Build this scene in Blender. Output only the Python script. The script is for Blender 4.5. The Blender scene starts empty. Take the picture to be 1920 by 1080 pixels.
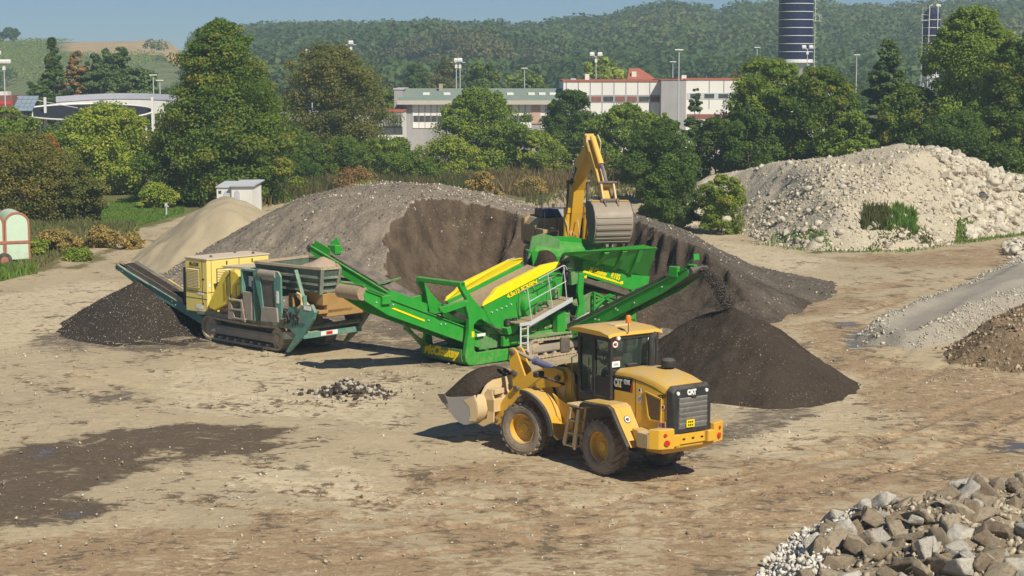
import bpy, math, random
import numpy as np
from mathutils import Vector, Matrix
S = bpy.context.scene
COL = S.collection
# ---------------------------------------------------------------- camera
CAMH, LENS = 10.5, 62.0
FP = LENS/36*1920
PITCH = math.atan(410/FP)
cd = bpy.data.cameras.new('camera'); cam = bpy.data.objects.new('camera', cd); COL.objects.link(cam)
cd.lens = LENS; cd.sensor_width = 36; cd.clip_end = 6000; cd.clip_start = 0.5
cam.location = (0, 0, CAMH); cam.rotation_euler = (math.pi/2-PITCH, 0, 0)
S.camera = cam
# ---------------------------------------------------------------- light
SUN_EL, SUN_AZ = math.radians(43), math.atan2(0.53, -0.85)      # azimuth clockwise from +Y
w = bpy.data.worlds.new('World'); S.world = w; w.use_nodes = True
nt = w.node_tree; sky = nt.nodes.new('ShaderNodeTexSky'); sky.sky_type = 'NISHITA'
sky.sun_disc = False; sky.sun_elevation = SUN_EL; sky.sun_rotation = SUN_AZ
sky.air_density = .8; sky.dust_density = .1; sky.ozone_density = 9; sky.altitude = 900
bg = nt.nodes['Background']; nt.links.new(sky.outputs[0], bg.inputs[0]); bg.inputs[1].default_value = 0.062
sd = bpy.data.lights.new('sun', 'SUN'); sd.energy = 5.0; sd.angle = math.radians(0.5); sd.color = (1, .91, .74)
sun = bpy.data.objects.new('sun', sd); COL.objects.link(sun)
dv = Vector((math.cos(SUN_EL)*math.sin(SUN_AZ), math.cos(SUN_EL)*math.cos(SUN_AZ), math.sin(SUN_EL)))
sun.rotation_euler = dv.to_track_quat('Z', 'Y').to_euler()
sun.location = (30, -30, 60)
S.view_settings.view_transform = 'Standard'; S.view_settings.look = 'None'; S.view_settings.exposure = 0.22
S.render.engine = 'CYCLES'
S.cycles.max_bounces = 6; S.cycles.volume_bounces = 0; S.cycles.transparent_max_bounces = 8
# ---------------------------------------------------------------- helpers
_c, _s = math.cos(PITCH), math.sin(PITCH)
def ray(px, py):
    a, b = px-960, 540-py
    return np.array([a, _c*FP+_s*b, -_s*FP+_c*b])
def G(px, py, z=0):            # where a sight line meets the height z
    d = ray(px, py); t = (z-CAMH)/d[2]; return (d[0]*t, d[1]*t)
def D(px, py, Y):              # where a sight line meets the distance Y
    d = ray(px, py); t = Y/d[1]; return (d[0]*t, Y, CAMH+d[2]*t)
def R(seed): return np.random.default_rng(seed)
def hsh(ix, iy, iz, s):
    h = (ix.astype(np.int64)*374761393 + iy.astype(np.int64)*668265263 + iz.astype(np.int64)*2147483647 + s*974634777) & 0xffffffff
    h = ((h ^ (h >> 13))*1274126177) & 0xffffffff
    h = (h ^ (h >> 16)) & 0xffffff
    return h/float(0xffffff)
def vn(x, y, z=None, s=0):
    x = np.asarray(x, float); y = np.asarray(y, float)
    z = np.zeros_like(x) if z is None else np.asarray(z, float)
    fx, fy, fz = np.floor(x), np.floor(y), np.floor(z)
    ux, uy, uz = x-fx, y-fy, z-fz
    ux, uy, uz = [u*u*(3-2*u) for u in (ux, uy, uz)]
    r = 0
    for a in (0, 1):
        for b in (0, 1):
            for c in (0, 1):
                wt = (ux if a else 1-ux)*(uy if b else 1-uy)*(uz if c else 1-uz)
                r = r+wt*hsh(fx+a, fy+b, fz+c, s)
    return r*2-1
def fbm(x, y, z=None, s=0, o=4, g=.5):
    r = 0; a = 1; f = 1; n = 0
    for i in range(o):
        r = r+a*vn(np.asarray(x)*f, np.asarray(y)*f, None if z is None else np.asarray(z)*f, s+i*17); n += a; a *= g; f *= 2.03
    return r/n
def sst(a, b, x):
    t = np.clip((x-a)/(b-a), 0, 1); return t*t*(3-2*t)
def sdp(X, Y, poly):           # signed distance to a polygon, positive inside
    P_ = np.array(poly, float); n = len(P_); d = np.full(X.shape, 1e9); ins = np.zeros(X.shape, bool)
    for i in range(n):
        a, b = P_[i], P_[(i+1) % n]; e = b-a
        wx, wy = X-a[0], Y-a[1]
        t = np.clip((wx*e[0]+wy*e[1])/(e@e+1e-12), 0, 1)
        d = np.minimum(d, (wx-e[0]*t)**2+(wy-e[1]*t)**2)
        c = (a[1] > Y) != (b[1] > Y)
        with np.errstate(divide='ignore', invalid='ignore'):
            xi = a[0]+(Y-a[1])*e[0]/(e[1] if e[1] != 0 else 1e-12)
        ins ^= c & (X < xi)
    d = np.sqrt(d); return np.where(ins, d, -d)
# ---- nodes
def mat(name, rough=.85, spec=.3):
    m = bpy.data.materials.new(name); m.use_nodes = True
    n = m.node_tree.nodes['Principled BSDF']; n.inputs['Roughness'].default_value = rough
    n.inputs['Specular IOR Level'].default_value = spec
    return m
def N(m, t, **k):
    n = m.node_tree.nodes.new(t)
    for a, v in k.items(): setattr(n, a, v)
    return n
def L(m, a, b): m.node_tree.links.new(a, b)
def noise(m, scale, detail=6, rough=.6, co='Object', sc=(1, 1, 1), dist=0):
    tc = N(m, 'ShaderNodeTexCoord'); mp = N(m, 'ShaderNodeMapping'); mp.inputs['Scale'].default_value = sc
    L(m, tc.outputs[co], mp.inputs[0])
    n = N(m, 'ShaderNodeTexNoise'); n.inputs['Scale'].default_value = scale; n.inputs['Detail'].default_value = detail
    n.inputs['Roughness'].default_value = rough; n.inputs['Distortion'].default_value = dist
    L(m, mp.outputs[0], n.inputs['Vector']); return n.outputs['Fac']
def voro(m, scale, co='Object', feat='F1', out='Distance', sc=(1, 1, 1)):
    tc = N(m, 'ShaderNodeTexCoord'); mp = N(m, 'ShaderNodeMapping'); mp.inputs['Scale'].default_value = sc
    L(m, tc.outputs[co], mp.inputs[0])
    n = N(m, 'ShaderNodeTexVoronoi'); n.feature = feat; n.inputs['Scale'].default_value = scale
    L(m, mp.outputs[0], n.inputs['Vector']); return n.outputs[out]
def mapr(m, v, a, b, c=0, d=1):
    n = N(m, 'ShaderNodeMapRange'); n.inputs[1].default_value = a; n.inputs[2].default_value = b
    n.inputs[3].default_value = c; n.inputs[4].default_value = d; L(m, v, n.inputs[0]); return n.outputs[0]
def mth(m, op, a, b=None):
    n = N(m, 'ShaderNodeMath', operation=op)
    for i, v in enumerate((a, b)):
        if v is None: continue
        if isinstance(v, (int, float)): n.inputs[i].default_value = v
        else: L(m, v, n.inputs[i])
    return n.outputs[0]
def rgb(c): return (*c, 1) if len(c) == 3 else c
def mix(m, f, a, b, bt='MIX'):
    n = N(m, 'ShaderNodeMix', data_type='RGBA', blend_type=bt)
    if isinstance(f, (int, float)): n.inputs[0].default_value = f
    else: L(m, f, n.inputs[0])
    for s_, v in ((6, a), (7, b)):
        if isinstance(v, tuple): n.inputs[s_].default_value = rgb(v)
        else: L(m, v, n.inputs[s_])
    return n.outputs[2]
def attr(m, name):
    n = N(m, 'ShaderNodeAttribute'); n.attribute_name = name; return n
def BS(m): return m.node_tree.nodes['Principled BSDF']
def setc(m, v): L(m, v, BS(m).inputs['Base Color'])
def bump(m, v, st=.5, dist=.05):
    n = N(m, 'ShaderNodeBump'); n.inputs['Strength'].default_value = st; n.inputs['Distance'].default_value = dist
    L(m, v, n.inputs['Height']); L(m, n.outputs[0], BS(m).inputs['Normal']); return n
# ---- objects
def tag(o, label=None, cat=None, group=None, kind=None):
    if label: o['label'] = label
    if cat: o['category'] = cat
    if group: o['group'] = group
    if kind: o['kind'] = kind
    return o
def mesh(name, V, F, m=None, parent=None, smooth=False, attrs=None, loc=None):
    me = bpy.data.meshes.new(name)
    V = np.asarray(V, np.float32)
    if isinstance(F, np.ndarray):
        k = F.shape[1]; me.vertices.add(len(V)); me.vertices.foreach_set('co', V.ravel())
        me.loops.add(F.size); me.loops.foreach_set('vertex_index', F.astype(np.int32).ravel())
        me.polygons.add(len(F)); me.polygons.foreach_set('loop_start', np.arange(0, F.size, k, dtype=np.int32))
        me.polygons.foreach_set('loop_total', np.full(len(F), k, np.int32))
    else:
        me.from_pydata([tuple(map(float, v)) for v in V], [], [tuple(f) for f in F])
    if attrs:
        for an, av in attrs.items():
            a = me.attributes.new(an, 'FLOAT', 'POINT'); a.data.foreach_set('value', np.asarray(av, np.float32))
    me.update(calc_edges=True); me.validate()
    if smooth: me.polygons.foreach_set('use_smooth', np.ones(len(me.polygons), bool))
    o = bpy.data.objects.new(name, me); COL.objects.link(o)
    if m: me.materials.append(m)
    if parent: o.parent = parent
    if loc is not None: o.location = loc
    return o
def empty(name, loc, rz=0, label=None, cat=None, group=None):
    o = bpy.data.objects.new(name, None); COL.objects.link(o); o.empty_display_size = .3
    o.location = loc; o.rotation_euler = (0, 0, rz); return tag(o, label, cat, group)
def copytree(o, parent=None):
    c = o.copy(); COL.objects.link(c); c.parent = parent
    for ch in o.children: copytree(ch, c)
    return c
class B:                        # collects simple solids into one mesh
    def __init__(s): s.v = []; s.f = []
    def add(s, V, F):
        n = len(s.v); s.v += [tuple(map(float, v)) for v in V]; s.f += [tuple(i+n for i in f) for f in F]; return s
    def box(s, x0, x1, y0, y1, z0, z1):
        V = [(x, y, z) for x in (x0, x1) for y in (y0, y1) for z in (z0, z1)]
        return s.add(V, [(0, 1, 3, 2), (4, 6, 7, 5), (0, 4, 5, 1), (2, 3, 7, 6), (0, 2, 6, 4), (1, 5, 7, 3)])
    def prism(s, prof, y0, y1, ax='y'):   # profile in (x,z) swept along y; ax='x': (y,z) along x; ax='z': (x,y) along z
        a = sum(prof[i][0]*prof[(i+1) % len(prof)][1]-prof[(i+1) % len(prof)][0]*prof[i][1] for i in range(len(prof)))
        if a < 0: prof = prof[::-1]
        n = len(prof)
        def mk(p, t): return {'y': (p[0], t, p[1]), 'x': (t, p[0], p[1]), 'z': (p[0], p[1], t)}[ax]
        V = [mk(p, y0) for p in prof]+[mk(p, y1) for p in prof]
        F = [tuple(range(n)), tuple(range(2*n-1, n-1, -1))]+[(i, i+n, (i+1) % n+n, (i+1) % n) for i in range(n)]
        if ax != 'y': F = [f[::-1] for f in F]
        return s.add(V, F)
    def loft(s, p0, p1):                   # two rings with as many points
        n = len(p0)
        return s.add(list(p0)+list(p1), [tuple(range(n)), tuple(range(2*n-1, n-1, -1))]+[(i, i+n, (i+1) % n+n, (i+1) % n) for i in range(n)])
    def plate(s, pts, t):                  # a flat sheet given thickness t along its normal
        p = [Vector(q) for q in pts]; nn = (p[1]-p[0]).cross(p[2]-p[0]).normalized()*t/2
        return s.loft([q-nn for q in p], [q+nn for q in p])
    def beam(s, a, b, w_, h=None, up=(0, 0, 1)):
        h = h or w_; a, b = Vector(a), Vector(b); d = (b-a).normalized(); u = Vector(up)
        if abs(d.dot(u)) > .98: u = Vector((1, 0, 0))
        r = d.cross(u).normalized()*w_/2; u = r.cross(d).normalized()*h/2
        q = [-r-u, r-u, r+u, -r+u]
        return s.loft([a+k for k in q], [b+k for k in q])
    def tube(s, pts, r, n=10, cap=True):
        pts = [Vector(p) for p in pts]; rr = r if isinstance(r, (list, tuple)) else [r]*len(pts)
        V = []; F = []; k = len(pts); up = Vector((.13, .21, 1)).normalized()
        for i, p in enumerate(pts):
            d = (pts[min(i+1, k-1)]-pts[max(i-1, 0)]).normalized()
            a = d.cross(up); a = (a if a.length > .05 else d.cross(Vector((1, 0, 0)))).normalized(); b = d.cross(a)
            for j in range(n):
                t = 2*math.pi*j/n; V.append(p+(a*math.cos(t)+b*math.sin(t))*rr[i])
        for i in range(k-1):
            for j in range(n): F.append((i*n+j, i*n+(j+1) % n, (i+1)*n+(j+1) % n, (i+1)*n+j))
        if cap: F += [tuple(range(n-1, -1, -1)), tuple(range((k-1)*n, k*n))]
        return s.add(V, F)
    def lathe(s, prof, c, ax='z', n=24):  # profile (r, h) round an axis through c
        V = []; F = []; k = len(prof)
        for r, h in prof:
            for j in range(n):
                t = 2*math.pi*j/n; a, b = r*math.cos(t), r*math.sin(t)
                q = {'z': (a, b, h), 'y': (a, h, b), 'x': (h, a, b)}[ax]; V.append((c[0]+q[0], c[1]+q[1], c[2]+q[2]))
        for i in range(k-1):
            for j in range(n):
                f = (i*n+j, i*n+(j+1) % n, (i+1)*n+(j+1) % n, (i+1)*n+j); F.append(f if ax != 'y' else f[::-1])
        return s.add(V, F)
    def ico(s, c, r, sc=(1, 1, 1)):
        V, F = ICO[1]; return s.add([(c[0]+v[0]*r*sc[0], c[1]+v[1]*r*sc[1], c[2]+v[2]*r*sc[2]) for v in V], F)
    def ob(s, name, m, parent=None, bev=0, smooth=False, seg=1):
        o = mesh(name, s.v, s.f, m, parent)
        if bev:
            b = o.modifiers.new('b', 'BEVEL'); b.width = bev; b.segments = seg; b.limit_method = 'ANGLE'; b.angle_limit = .6
        if smooth:
            for p in o.data.polygons: p.use_smooth = True
            try: o.data.set_sharp_from_angle(angle=.7)
            except Exception: pass
        return o
def icos(n):
    import bmesh
    bm = bmesh.new(); bmesh.ops.create_icosphere(bm, subdivisions=n, radius=1)
    V = np.array([v.co[:] for v in bm.verts]); F = np.array([[v.index for v in f.verts] for f in bm.faces]); bm.free(); return V, F
ICO = {k: icos(k) for k in (1, 2, 3)}
def text(s, name, m, parent, size, loc, rot, ext=.006, bold=0, sx=1, shear=0, align='LEFT'):
    c = bpy.data.curves.new('t', 'FONT'); c.body = s; c.size = size; c.extrude = ext; c.offset = bold; c.shear = shear; c.align_x = align
    c.resolution_u = 3
    t = bpy.data.objects.new('t', c); COL.objects.link(t); bpy.context.view_layer.update()
    me = bpy.data.meshes.new_from_object(t.evaluated_get(bpy.context.evaluated_depsgraph_get()))
    bpy.data.objects.remove(t); bpy.data.curves.remove(c)
    me.transform(Matrix.Diagonal((sx, 1, 1, 1)))
    me.materials.clear(); me.materials.append(m); me.name = name
    o = bpy.data.objects.new(name, me); COL.objects.link(o); o.parent = parent
    if isinstance(rot, Matrix): o.matrix_local = Matrix.Translation(loc) @ rot.to_4x4()
    else: o.location = loc; o.rotation_euler = rot
    return o
def face_rot(xd, n):            # rotation putting text x along xd, facing n
    x = Vector(xd).normalized(); z = Vector(n).normalized(); z = (z-x*z.dot(x)).normalized(); y = z.cross(x)
    return Matrix((x, y, z)).transposed()
# ================================================================ SETTING: ground, hills
def soilmat():
    m = mat('yard_ground', .93, .2)
    a = attr(m, 'wet').outputs['Fac']; b = attr(m, 'brown').outputs['Fac']; g_ = attr(m, 'grass').outputs['Fac']
    p = attr(m, 'pale').outputs['Fac']; k = attr(m, 'soot').outputs['Fac']; lw = attr(m, 'lawn').outputs['Fac']
    st = noise(m, .55, 8, .62, sc=(1, .75, 1)); fi = noise(m, 9, 7, .7); md = noise(m, 2.3, 7, .68, sc=(.8, 1.0, 1), dist=.6)
    big = noise(m, .12, 5, .55)
    base = mix(m, mapr(m, big, .35, .65), (.445, .365, .24), (.375, .31, .21))
    base = mix(m, mapr(m, md, .42, .66), base, (.50, .41, .27))
    base = mix(m, mth(m, 'MULTIPLY', mapr(m, fi, .5, .75), .55), base, (.27, .22, .155))
    rag = mth(m, 'ADD', mth(m, 'ADD', mth(m, 'MULTIPLY', mapr(m, md, .3, .7), .4), mth(m, 'MULTIPLY', mapr(m, st, .3, .7), .35)), mth(m, 'MULTIPLY', mapr(m, noise(m, 6, 6, .7, sc=(.45, 1, 1)), .3, .7), .25))
    rag = mapr(m, rag, .30, .70)
    def edge(v, amp=1.1, w_=.12):     # ragged edge of a patch
        q = mth(m, 'ADD', v, mth(m, 'MULTIPLY', mth(m, 'SUBTRACT', rag, .5), amp))
        return mapr(m, q, .5-w_, .5+w_)
    base = mix(m, mth(m, 'MULTIPLY', edge(p, .9), .85), base, (.56, .475, .33))
    br = mix(m, mapr(m, fi, .35, .65), (.24, .155, .085), (.39, .28, .17))
    base = mix(m, mth(m, 'MULTIPLY', edge(b, 1.15, .10), .88), base, br)
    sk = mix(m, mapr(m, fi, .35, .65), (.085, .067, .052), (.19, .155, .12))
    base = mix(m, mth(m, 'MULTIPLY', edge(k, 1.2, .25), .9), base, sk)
    fl = noise(m, 5.5, 9, .75, sc=(.6, 1, 1), dist=.3); zone = mapr(m, noise(m, .22, 5, .6), .42, .62, .12, 1); bz_ = mth(m, 'MULTIPLY', zone, mapr(m, b, .0, .35, .35, 1)); base = mix(m, mth(m, 'MULTIPLY', mth(m, 'MULTIPLY', mapr(m, fl, .54, .60), .8), bz_), base, (.64, .54, .385)); base = mix(m, mth(m, 'MULTIPLY', mth(m, 'MULTIPLY', mapr(m, fl, .43, .37), .5), bz_), base, (.20, .14, .085))
    wt = mix(m, mapr(m, fi, .4, .7), (.088, .062, .040), (.15, .112, .075))
    we = edge(a, 1.05, .26); base = mix(m, mth(m, 'MULTIPLY', we, .93), base, wt)
    gr = mix(m, mapr(m, md, .3, .7), (.10, .105, .035), (.21, .17, .085))
    gr = mix(m, lw, gr, mix(m, mapr(m, fi, .3, .7), (.085, .18, .028), (.14, .23, .045)))
    base = mix(m, edge(g_, .9, .15), base, gr)
    # scattered chips
    vv = voro(m, 7.5); vr = voro(m, 7.5, out='Color')
    sep = N(m, 'ShaderNodeSeparateColor'); L(m, vr, sep.inputs[0])
    chip = mth(m, 'MULTIPLY', mth(m, 'LESS_THAN', vv, .20), mth(m, 'GREATER_THAN', sep.outputs[0], .80))
    chip = mth(m, 'MULTIPLY', chip, mth(m, 'SUBTRACT', 1.0, edge(g_, .9, .15)))
    base = mix(m, mth(m, 'MULTIPLY', chip, mapr(m, st, .45, .6)), base, mix(m, sep.outputs[1], (.72, .66, .54), (.2, .16, .12)))
    setc(m, base)
    wa = mth(m, 'MULTIPLY', edge(attr(m, 'water').outputs['Fac'], .9, .2), .9); L(m, mth(m, 'SUBTRACT', mapr(m, we, 0, 1, .95, .66), mth(m, 'MULTIPLY', wa, .56)), BS(m).inputs['Roughness']); L(m, mapr(m, wa, 0, 1, .2, .6), BS(m).inputs['Specular IOR Level'])
    wfl = mth(m, 'SUBTRACT', 1.0, wa)
    bump(m, mth(m, 'MULTIPLY', mth(m, 'ADD', mth(m, 'MULTIPLY', fi, .6), mth(m, 'MULTIPLY', md, 1.2)), wfl), .65, .06)
    return m
def lines(segs):
    out = []
    for a, b, st in segs: out += list(np.arange(a, b, st))
    return np.array(out+[segs[-1][1]])
gx = lines([(-3500, -600, 180), (-600, -120, 30), (-120, -44, 4), (-44, -18, .5), (-18, 18, .17), (18, 40, .4), (40, 120, 4), (120, 600, 30), (600, 3500, 180)])
gy = lines([(-200, 0, 40), (0, 30, 3), (30, 66, .15), (66, 100, .24), (100, 150, .6), (150, 300, 5), (300, 1000, 40), (1000, 5000, 250)])
X, Y = np.meshgrid(gx, gy); nx, ny = len(gx), len(gy)
def gp(pts): return [G(*p) for p in pts]
def mask(polys, w_=.5, wob=.5):
    r = np.zeros(X.shape); sel = (np.abs(X) < 130) & (Y > 20) & (Y < 330)
    xs, ys = X[sel], Y[sel]; acc = np.full(xs.shape, -1e9)
    wx = xs+wob*fbm(xs*.35, ys*.35, s=3); wy = ys+wob*1.6*fbm(xs*.35, ys*.35, s=9)
    for p in polys: acc = np.maximum(acc, sdp(wx, wy, p))
    r[sel] = sst(-w_, w_, acc); return r
wet = mask([gp([(-300, 990), (-150, 900), (0, 853), (60, 832), (150, 815), (230, 796), (330, 787), (430, 789), (520, 797), (552, 806), (515, 818), (565, 832), (500, 843), (400, 850), (320, 862), (280, 880), (200, 905), (130, 935), (190, 950), (198, 975), (110, 995), (0, 985)]),
            ], .55, .8)
hole = mask([gp([(240, 862), (300, 838), (345, 838), (330, 852), (270, 868)])], .3, .5); wet = wet*(1-.75*hole)
brown = mask([gp([(-100, 1020), (150, 1002), (400, 985), (620, 1010), (800, 1035), (950, 1090), (400, 1150), (-100, 1150)]),
              gp([(1380, 885), (1700, 855), (1950, 835), (1950, 900), (1780, 905), (1560, 960), (1450, 1010), (1400, 1100), (1000, 1100), (1250, 1000), (1330, 940)]),
              gp([(1480, 605), (1620, 600), (1600, 650), (1760, 690), (1950, 700), (1950, 810), (1780, 790), (1620, 755), (1540, 690)]),
              gp([(1440, 549), (1700, 524), (1740, 536), (1500, 562)]), gp([(1560, 485), (1950, 452), (1950, 480), (1860, 500), (1700, 508)]),
              gp([(830, 920), (850, 850), (960, 850), (1010, 900), (960, 940)]), gp([(1380, 580), (1700, 545), (1700, 570), (1450, 610)]),
              gp([(780, 1000), (1100, 960), (1180, 1000), (960, 1060)])], 1.0, .9)*.85
brown = np.maximum(brown, .40*mask([gp([(760, 885), (1000, 835), (1380, 865), (1700, 800), (1950, 700), (1950, 1150), (-100, 1150), (-100, 1000), (400, 975), (700, 960)])], 1.5, 1.2)+.12)
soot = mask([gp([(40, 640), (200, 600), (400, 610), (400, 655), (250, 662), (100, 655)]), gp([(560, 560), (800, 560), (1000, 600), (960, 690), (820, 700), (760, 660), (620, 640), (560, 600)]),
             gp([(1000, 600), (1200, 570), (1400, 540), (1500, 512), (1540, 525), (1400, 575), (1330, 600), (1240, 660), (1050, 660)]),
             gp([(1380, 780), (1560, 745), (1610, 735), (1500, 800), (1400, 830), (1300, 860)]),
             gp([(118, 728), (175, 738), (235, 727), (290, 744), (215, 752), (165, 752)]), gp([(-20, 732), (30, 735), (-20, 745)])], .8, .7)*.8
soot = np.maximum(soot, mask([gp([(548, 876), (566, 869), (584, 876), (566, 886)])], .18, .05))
pale = mask([gp([(-100, 560), (200, 520), (350, 560), (90, 640), (-100, 680)]), gp([(300, 680), (520, 650), (600, 700), (800, 720), (820, 800), (620, 790), (300, 760)]),
             gp([(420, 890), (700, 850), (950, 960), (700, 990), (420, 940)]), gp([(1330, 700), (1600, 690), (1700, 720), (1500, 900), (1360, 860)]),
             gp([(1240, 410), (1400, 455), (1600, 490), (1500, 530), (1350, 480)]), gp([(1400, 1000), (1500, 880), (1800, 850), (1700, 880)])], 1.6, 1.5)*.7
grass = mask([gp([(-700, 560), (-100, 534), (0, 524), (70, 508), (110, 484), (200, 458), (300, 420), (400, 385), (560, 378), (720, 360), (900, 362), (985, 378), (1085, 352), (1200, 352), (1215, 392), (1330, 410), (1450, 350), (1900, 345), (2100, 360), (2600, 300), (2600, 180), (-700, 180)])], .7, 1.2)
grass = np.maximum(grass, mask([gp([(1600, 462), (1900, 432), (1950, 440), (1850, 450), (1600, 476), (1500, 474)]), gp([(105, 505), (190, 470), (235, 462), (190, 490), (150, 505)])], .5, .9)*.75)
lawn = mask([gp([(175, 420), (185, 385), (300, 362), (350, 362), (340, 400), (240, 425)])], 1.6, 1.5)
grass = np.where(Y > 165, 1.0, grass)
road = mask([[(-60, 190), (60, 172), (60, 205), (-60, 222)]], 3, 1); grass = grass*(1-road)
PUD = {}
def pud(name, pts, label, seed):
    w_ = gp(pts); PUD[name] = (w_, label, seed)
pud('a', [(1583, 640), (1590, 626), (1612, 618), (1640, 620), (1625, 632), (1632, 648), (1612, 658), (1590, 655)], 'curved blue grey puddle at the tip of the gravel ramp', 1)
pud('b', [(1562, 606), (1592, 601), (1610, 606), (1590, 612)], 'thin puddle just behind the curved puddle by the gravel ramp', 2)
pud('c', [(66, 852), (82, 839), (98, 842), (92, 852), (76, 858)], 'small puddle on the upper edge of the dark wet patch', 3)
pud('d', [(112, 968), (128, 958), (152, 960), (150, 970), (126, 975)], 'small blue puddle in the brown mud at bottom left', 4)
pud('e', [(1862, 838), (1890, 826), (1940, 824), (1950, 840), (1900, 846)], 'puddle at the right edge of the picture', 5)
pw = mask([v[0] for v in PUD.values()], .7, .25)
wet = np.maximum(wet, mask([v[0] for v in PUD.values()], .8, .2)*.9)
sel = (np.abs(X) < 45) & (Y > 25) & (Y < 160)
Z = np.zeros(X.shape)
xs, ys = X[sel], Y[sel]
zz = .07*fbm(xs*.12, ys*.12, s=5)+.035*fbm(xs*.9, ys*.9, s=6)+.02*np.abs(fbm(xs*2.2, ys*2.2, s=7))
trk = np.zeros(xs.shape)
for (x0, y0, x1, y1, wd) in [(-14, 50, 3, 41, 1.7), (4, 42, 22, 60, 1.9), (-18, 62, -4, 52, 1.8), (10, 70, 26, 88, 1.8), (-6, 37, 12, 47, 1.9), (5, 49, 24, 52, 1.8), (12, 58, 20, 78, 1.8), (-20, 74, -2, 56, 1.8), (14, 84, 34, 96, 1.8), (-9, 44, 9, 38, 1.8)]:   # wheel ruts
    dx, dy = x1-x0, y1-y0; l = math.hypot(dx, dy); u = ((xs-x0)*dx+(ys-y0)*dy)/l; v = ((xs-x0)*-dy+(ys-y0)*dx)/l+.8*np.sin(u*.25)
    for o_ in (-wd/2, wd/2):
        tr_ = np.exp(-((v-o_)/.22)**2)*sst(0, 3, u)*sst(0, 3, l-u); zz -= .06*tr_*(1+.4*np.sin(u*14+np.sign(v-o_)*1.2)); zz += .03*np.exp(-((np.abs(v-o_)-.36)/.08)**2)*sst(0, 3, u)*sst(0, 3, l-u)
        trk = np.maximum(trk, tr_)
Z[sel] = zz; tk = np.zeros(X.shape); tk[sel] = trk; brown = np.clip(brown+.32*tk, 0, 1); soot = np.clip(soot+.18*tk, 0, 1)
Z = Z*(1-np.clip(pw*1.6, 0, 1))-.03*pw
V = np.stack([X.ravel(), Y.ravel(), Z.ravel()], 1)
i = np.arange(nx*ny).reshape(ny, nx); F = np.stack([i[:-1, :-1].ravel(), i[:-1, 1:].ravel(), i[1:, 1:].ravel(), i[1:, :-1].ravel()], 1)
MG = soilmat()
ground = mesh('ground', V, F, MG, smooth=True, attrs=dict(wet=wet.ravel(), brown=brown.ravel(), grass=grass.ravel(), pale=pale.ravel(), water=pw.ravel(), soot=soot.ravel(), lawn=lawn.ravel()))
tag(ground, kind='structure')
# ---------------------------------------------------------------- hills
azp = np.array([-900, -400, 0, 200, 340, 400, 470, 640, 800, 900, 1000, 1060, 1150, 1200, 1260, 1310, 1345, 1370, 1450, 1530, 1600, 1700, 1800, 1920, 2400, 3000])
rdg = np.array([115, 110, 106, 106, 106, 106, 96, 92, 90, 96, 96, 88, 84, 64, 56, 62, 90, 62, 54, 58, 66, 58, 52, 54, 76, 100])
def hillz(x, y):
    az = 960+x/np.maximum(y, 1)*FP*_c
    rz = 10.5+(130-np.interp(az, azp, rdg))/FP*900
    zl = 10.5+(130-np.interp(az, azp, np.where(azp < 380, 82, 140)))/FP*760          # left hill, nearer ridge
    left = sst(380, 300, az)
    z_ = rz*sst(430, 900, y)**.9*(1-left)+zl*sst(400, 740, y)*left
    z_ = z_+sst(-60, 40, x)*0
    bumpz = 11*np.exp(-((az-870)/170)**2)*np.exp(-((y-560)/60)**2)*(1-left)
    return z_+bumpz+2.2*fbm(x*.012, y*.012, s=11)*sst(440, 560, y)-1.0*sst(1200, 1000, y)*0
hx = np.linspace(-620, 620, 156); hy = np.concatenate([np.linspace(400, 940, 100), np.linspace(970, 1500, 12)])
HX, HY = np.meshgrid(hx, hy); HZ = hillz(HX, HY)
HZ = np.where(HY > 905, HZ-(HY-905)*.03, HZ)
az = 960+HX/HY*FP*_c; pyv = 540-FP*((HZ-CAMH)*_c+HY*_s)/(HY*_c-(HZ-CAMH)*_s)
scar = sst(-8, 8, sdp(HX+6*fbm(HX*.05, HY*.05, s=2), HY+14*fbm(HX*.05, HY*.05, s=4), [(-176, 735), (-168, 742), (-128, 742), (-110, 735), (-112, 650), (-130, 622), (-158, 640), (-178, 690)]))
HZ = HZ+2.6*np.exp(-((HX+139)/7)**2-((HY-728)/12)**2)*1
vine = (az < 400).astype(float)
mh = mat('hill_soil', .95, .1)
wv = N(mh, 'ShaderNodeTexWave'); tc = N(mh, 'ShaderNodeTexCoord'); L(mh, tc.outputs['Object'], wv.inputs['Vector']); wv.inputs['Scale'].default_value = .12; wv.inputs['Distortion'].default_value = 1.5
nb = noise(mh, .012, 6, .6)
vc = mix(mh, wv.outputs['Fac'], (.12, .155, .065), (.18, .20, .09))
vc = mix(mh, mapr(mh, nb, .55, .66), vc, (.17, .16, .075))
vc = mix(mh, attr(mh, 'vine').outputs['Fac'], (.045, .07, .025), vc)
sc_ = mix(mh, mapr(mh, noise(mh, .06, 7, .65), .35, .7), (.52, .37, .20), (.34, .27, .19))
setc(mh, mix(mh, mapr(mh, attr(mh, 'scar').outputs['Fac'], .3, .7), vc, sc_))
ii = np.arange(HX.size).reshape(HX.shape); HF = np.stack([ii[:-1, :-1].ravel(), ii[:-1, 1:].ravel(), ii[1:, 1:].ravel(), ii[1:, :-1].ravel()], 1)
hill = tag(mesh('hill', np.stack([HX.ravel(), HY.ravel(), HZ.ravel()-.3], 1), HF, mh, smooth=True, attrs=dict(scar=scar.ravel(), vine=vine.ravel())), kind='structure')
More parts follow.
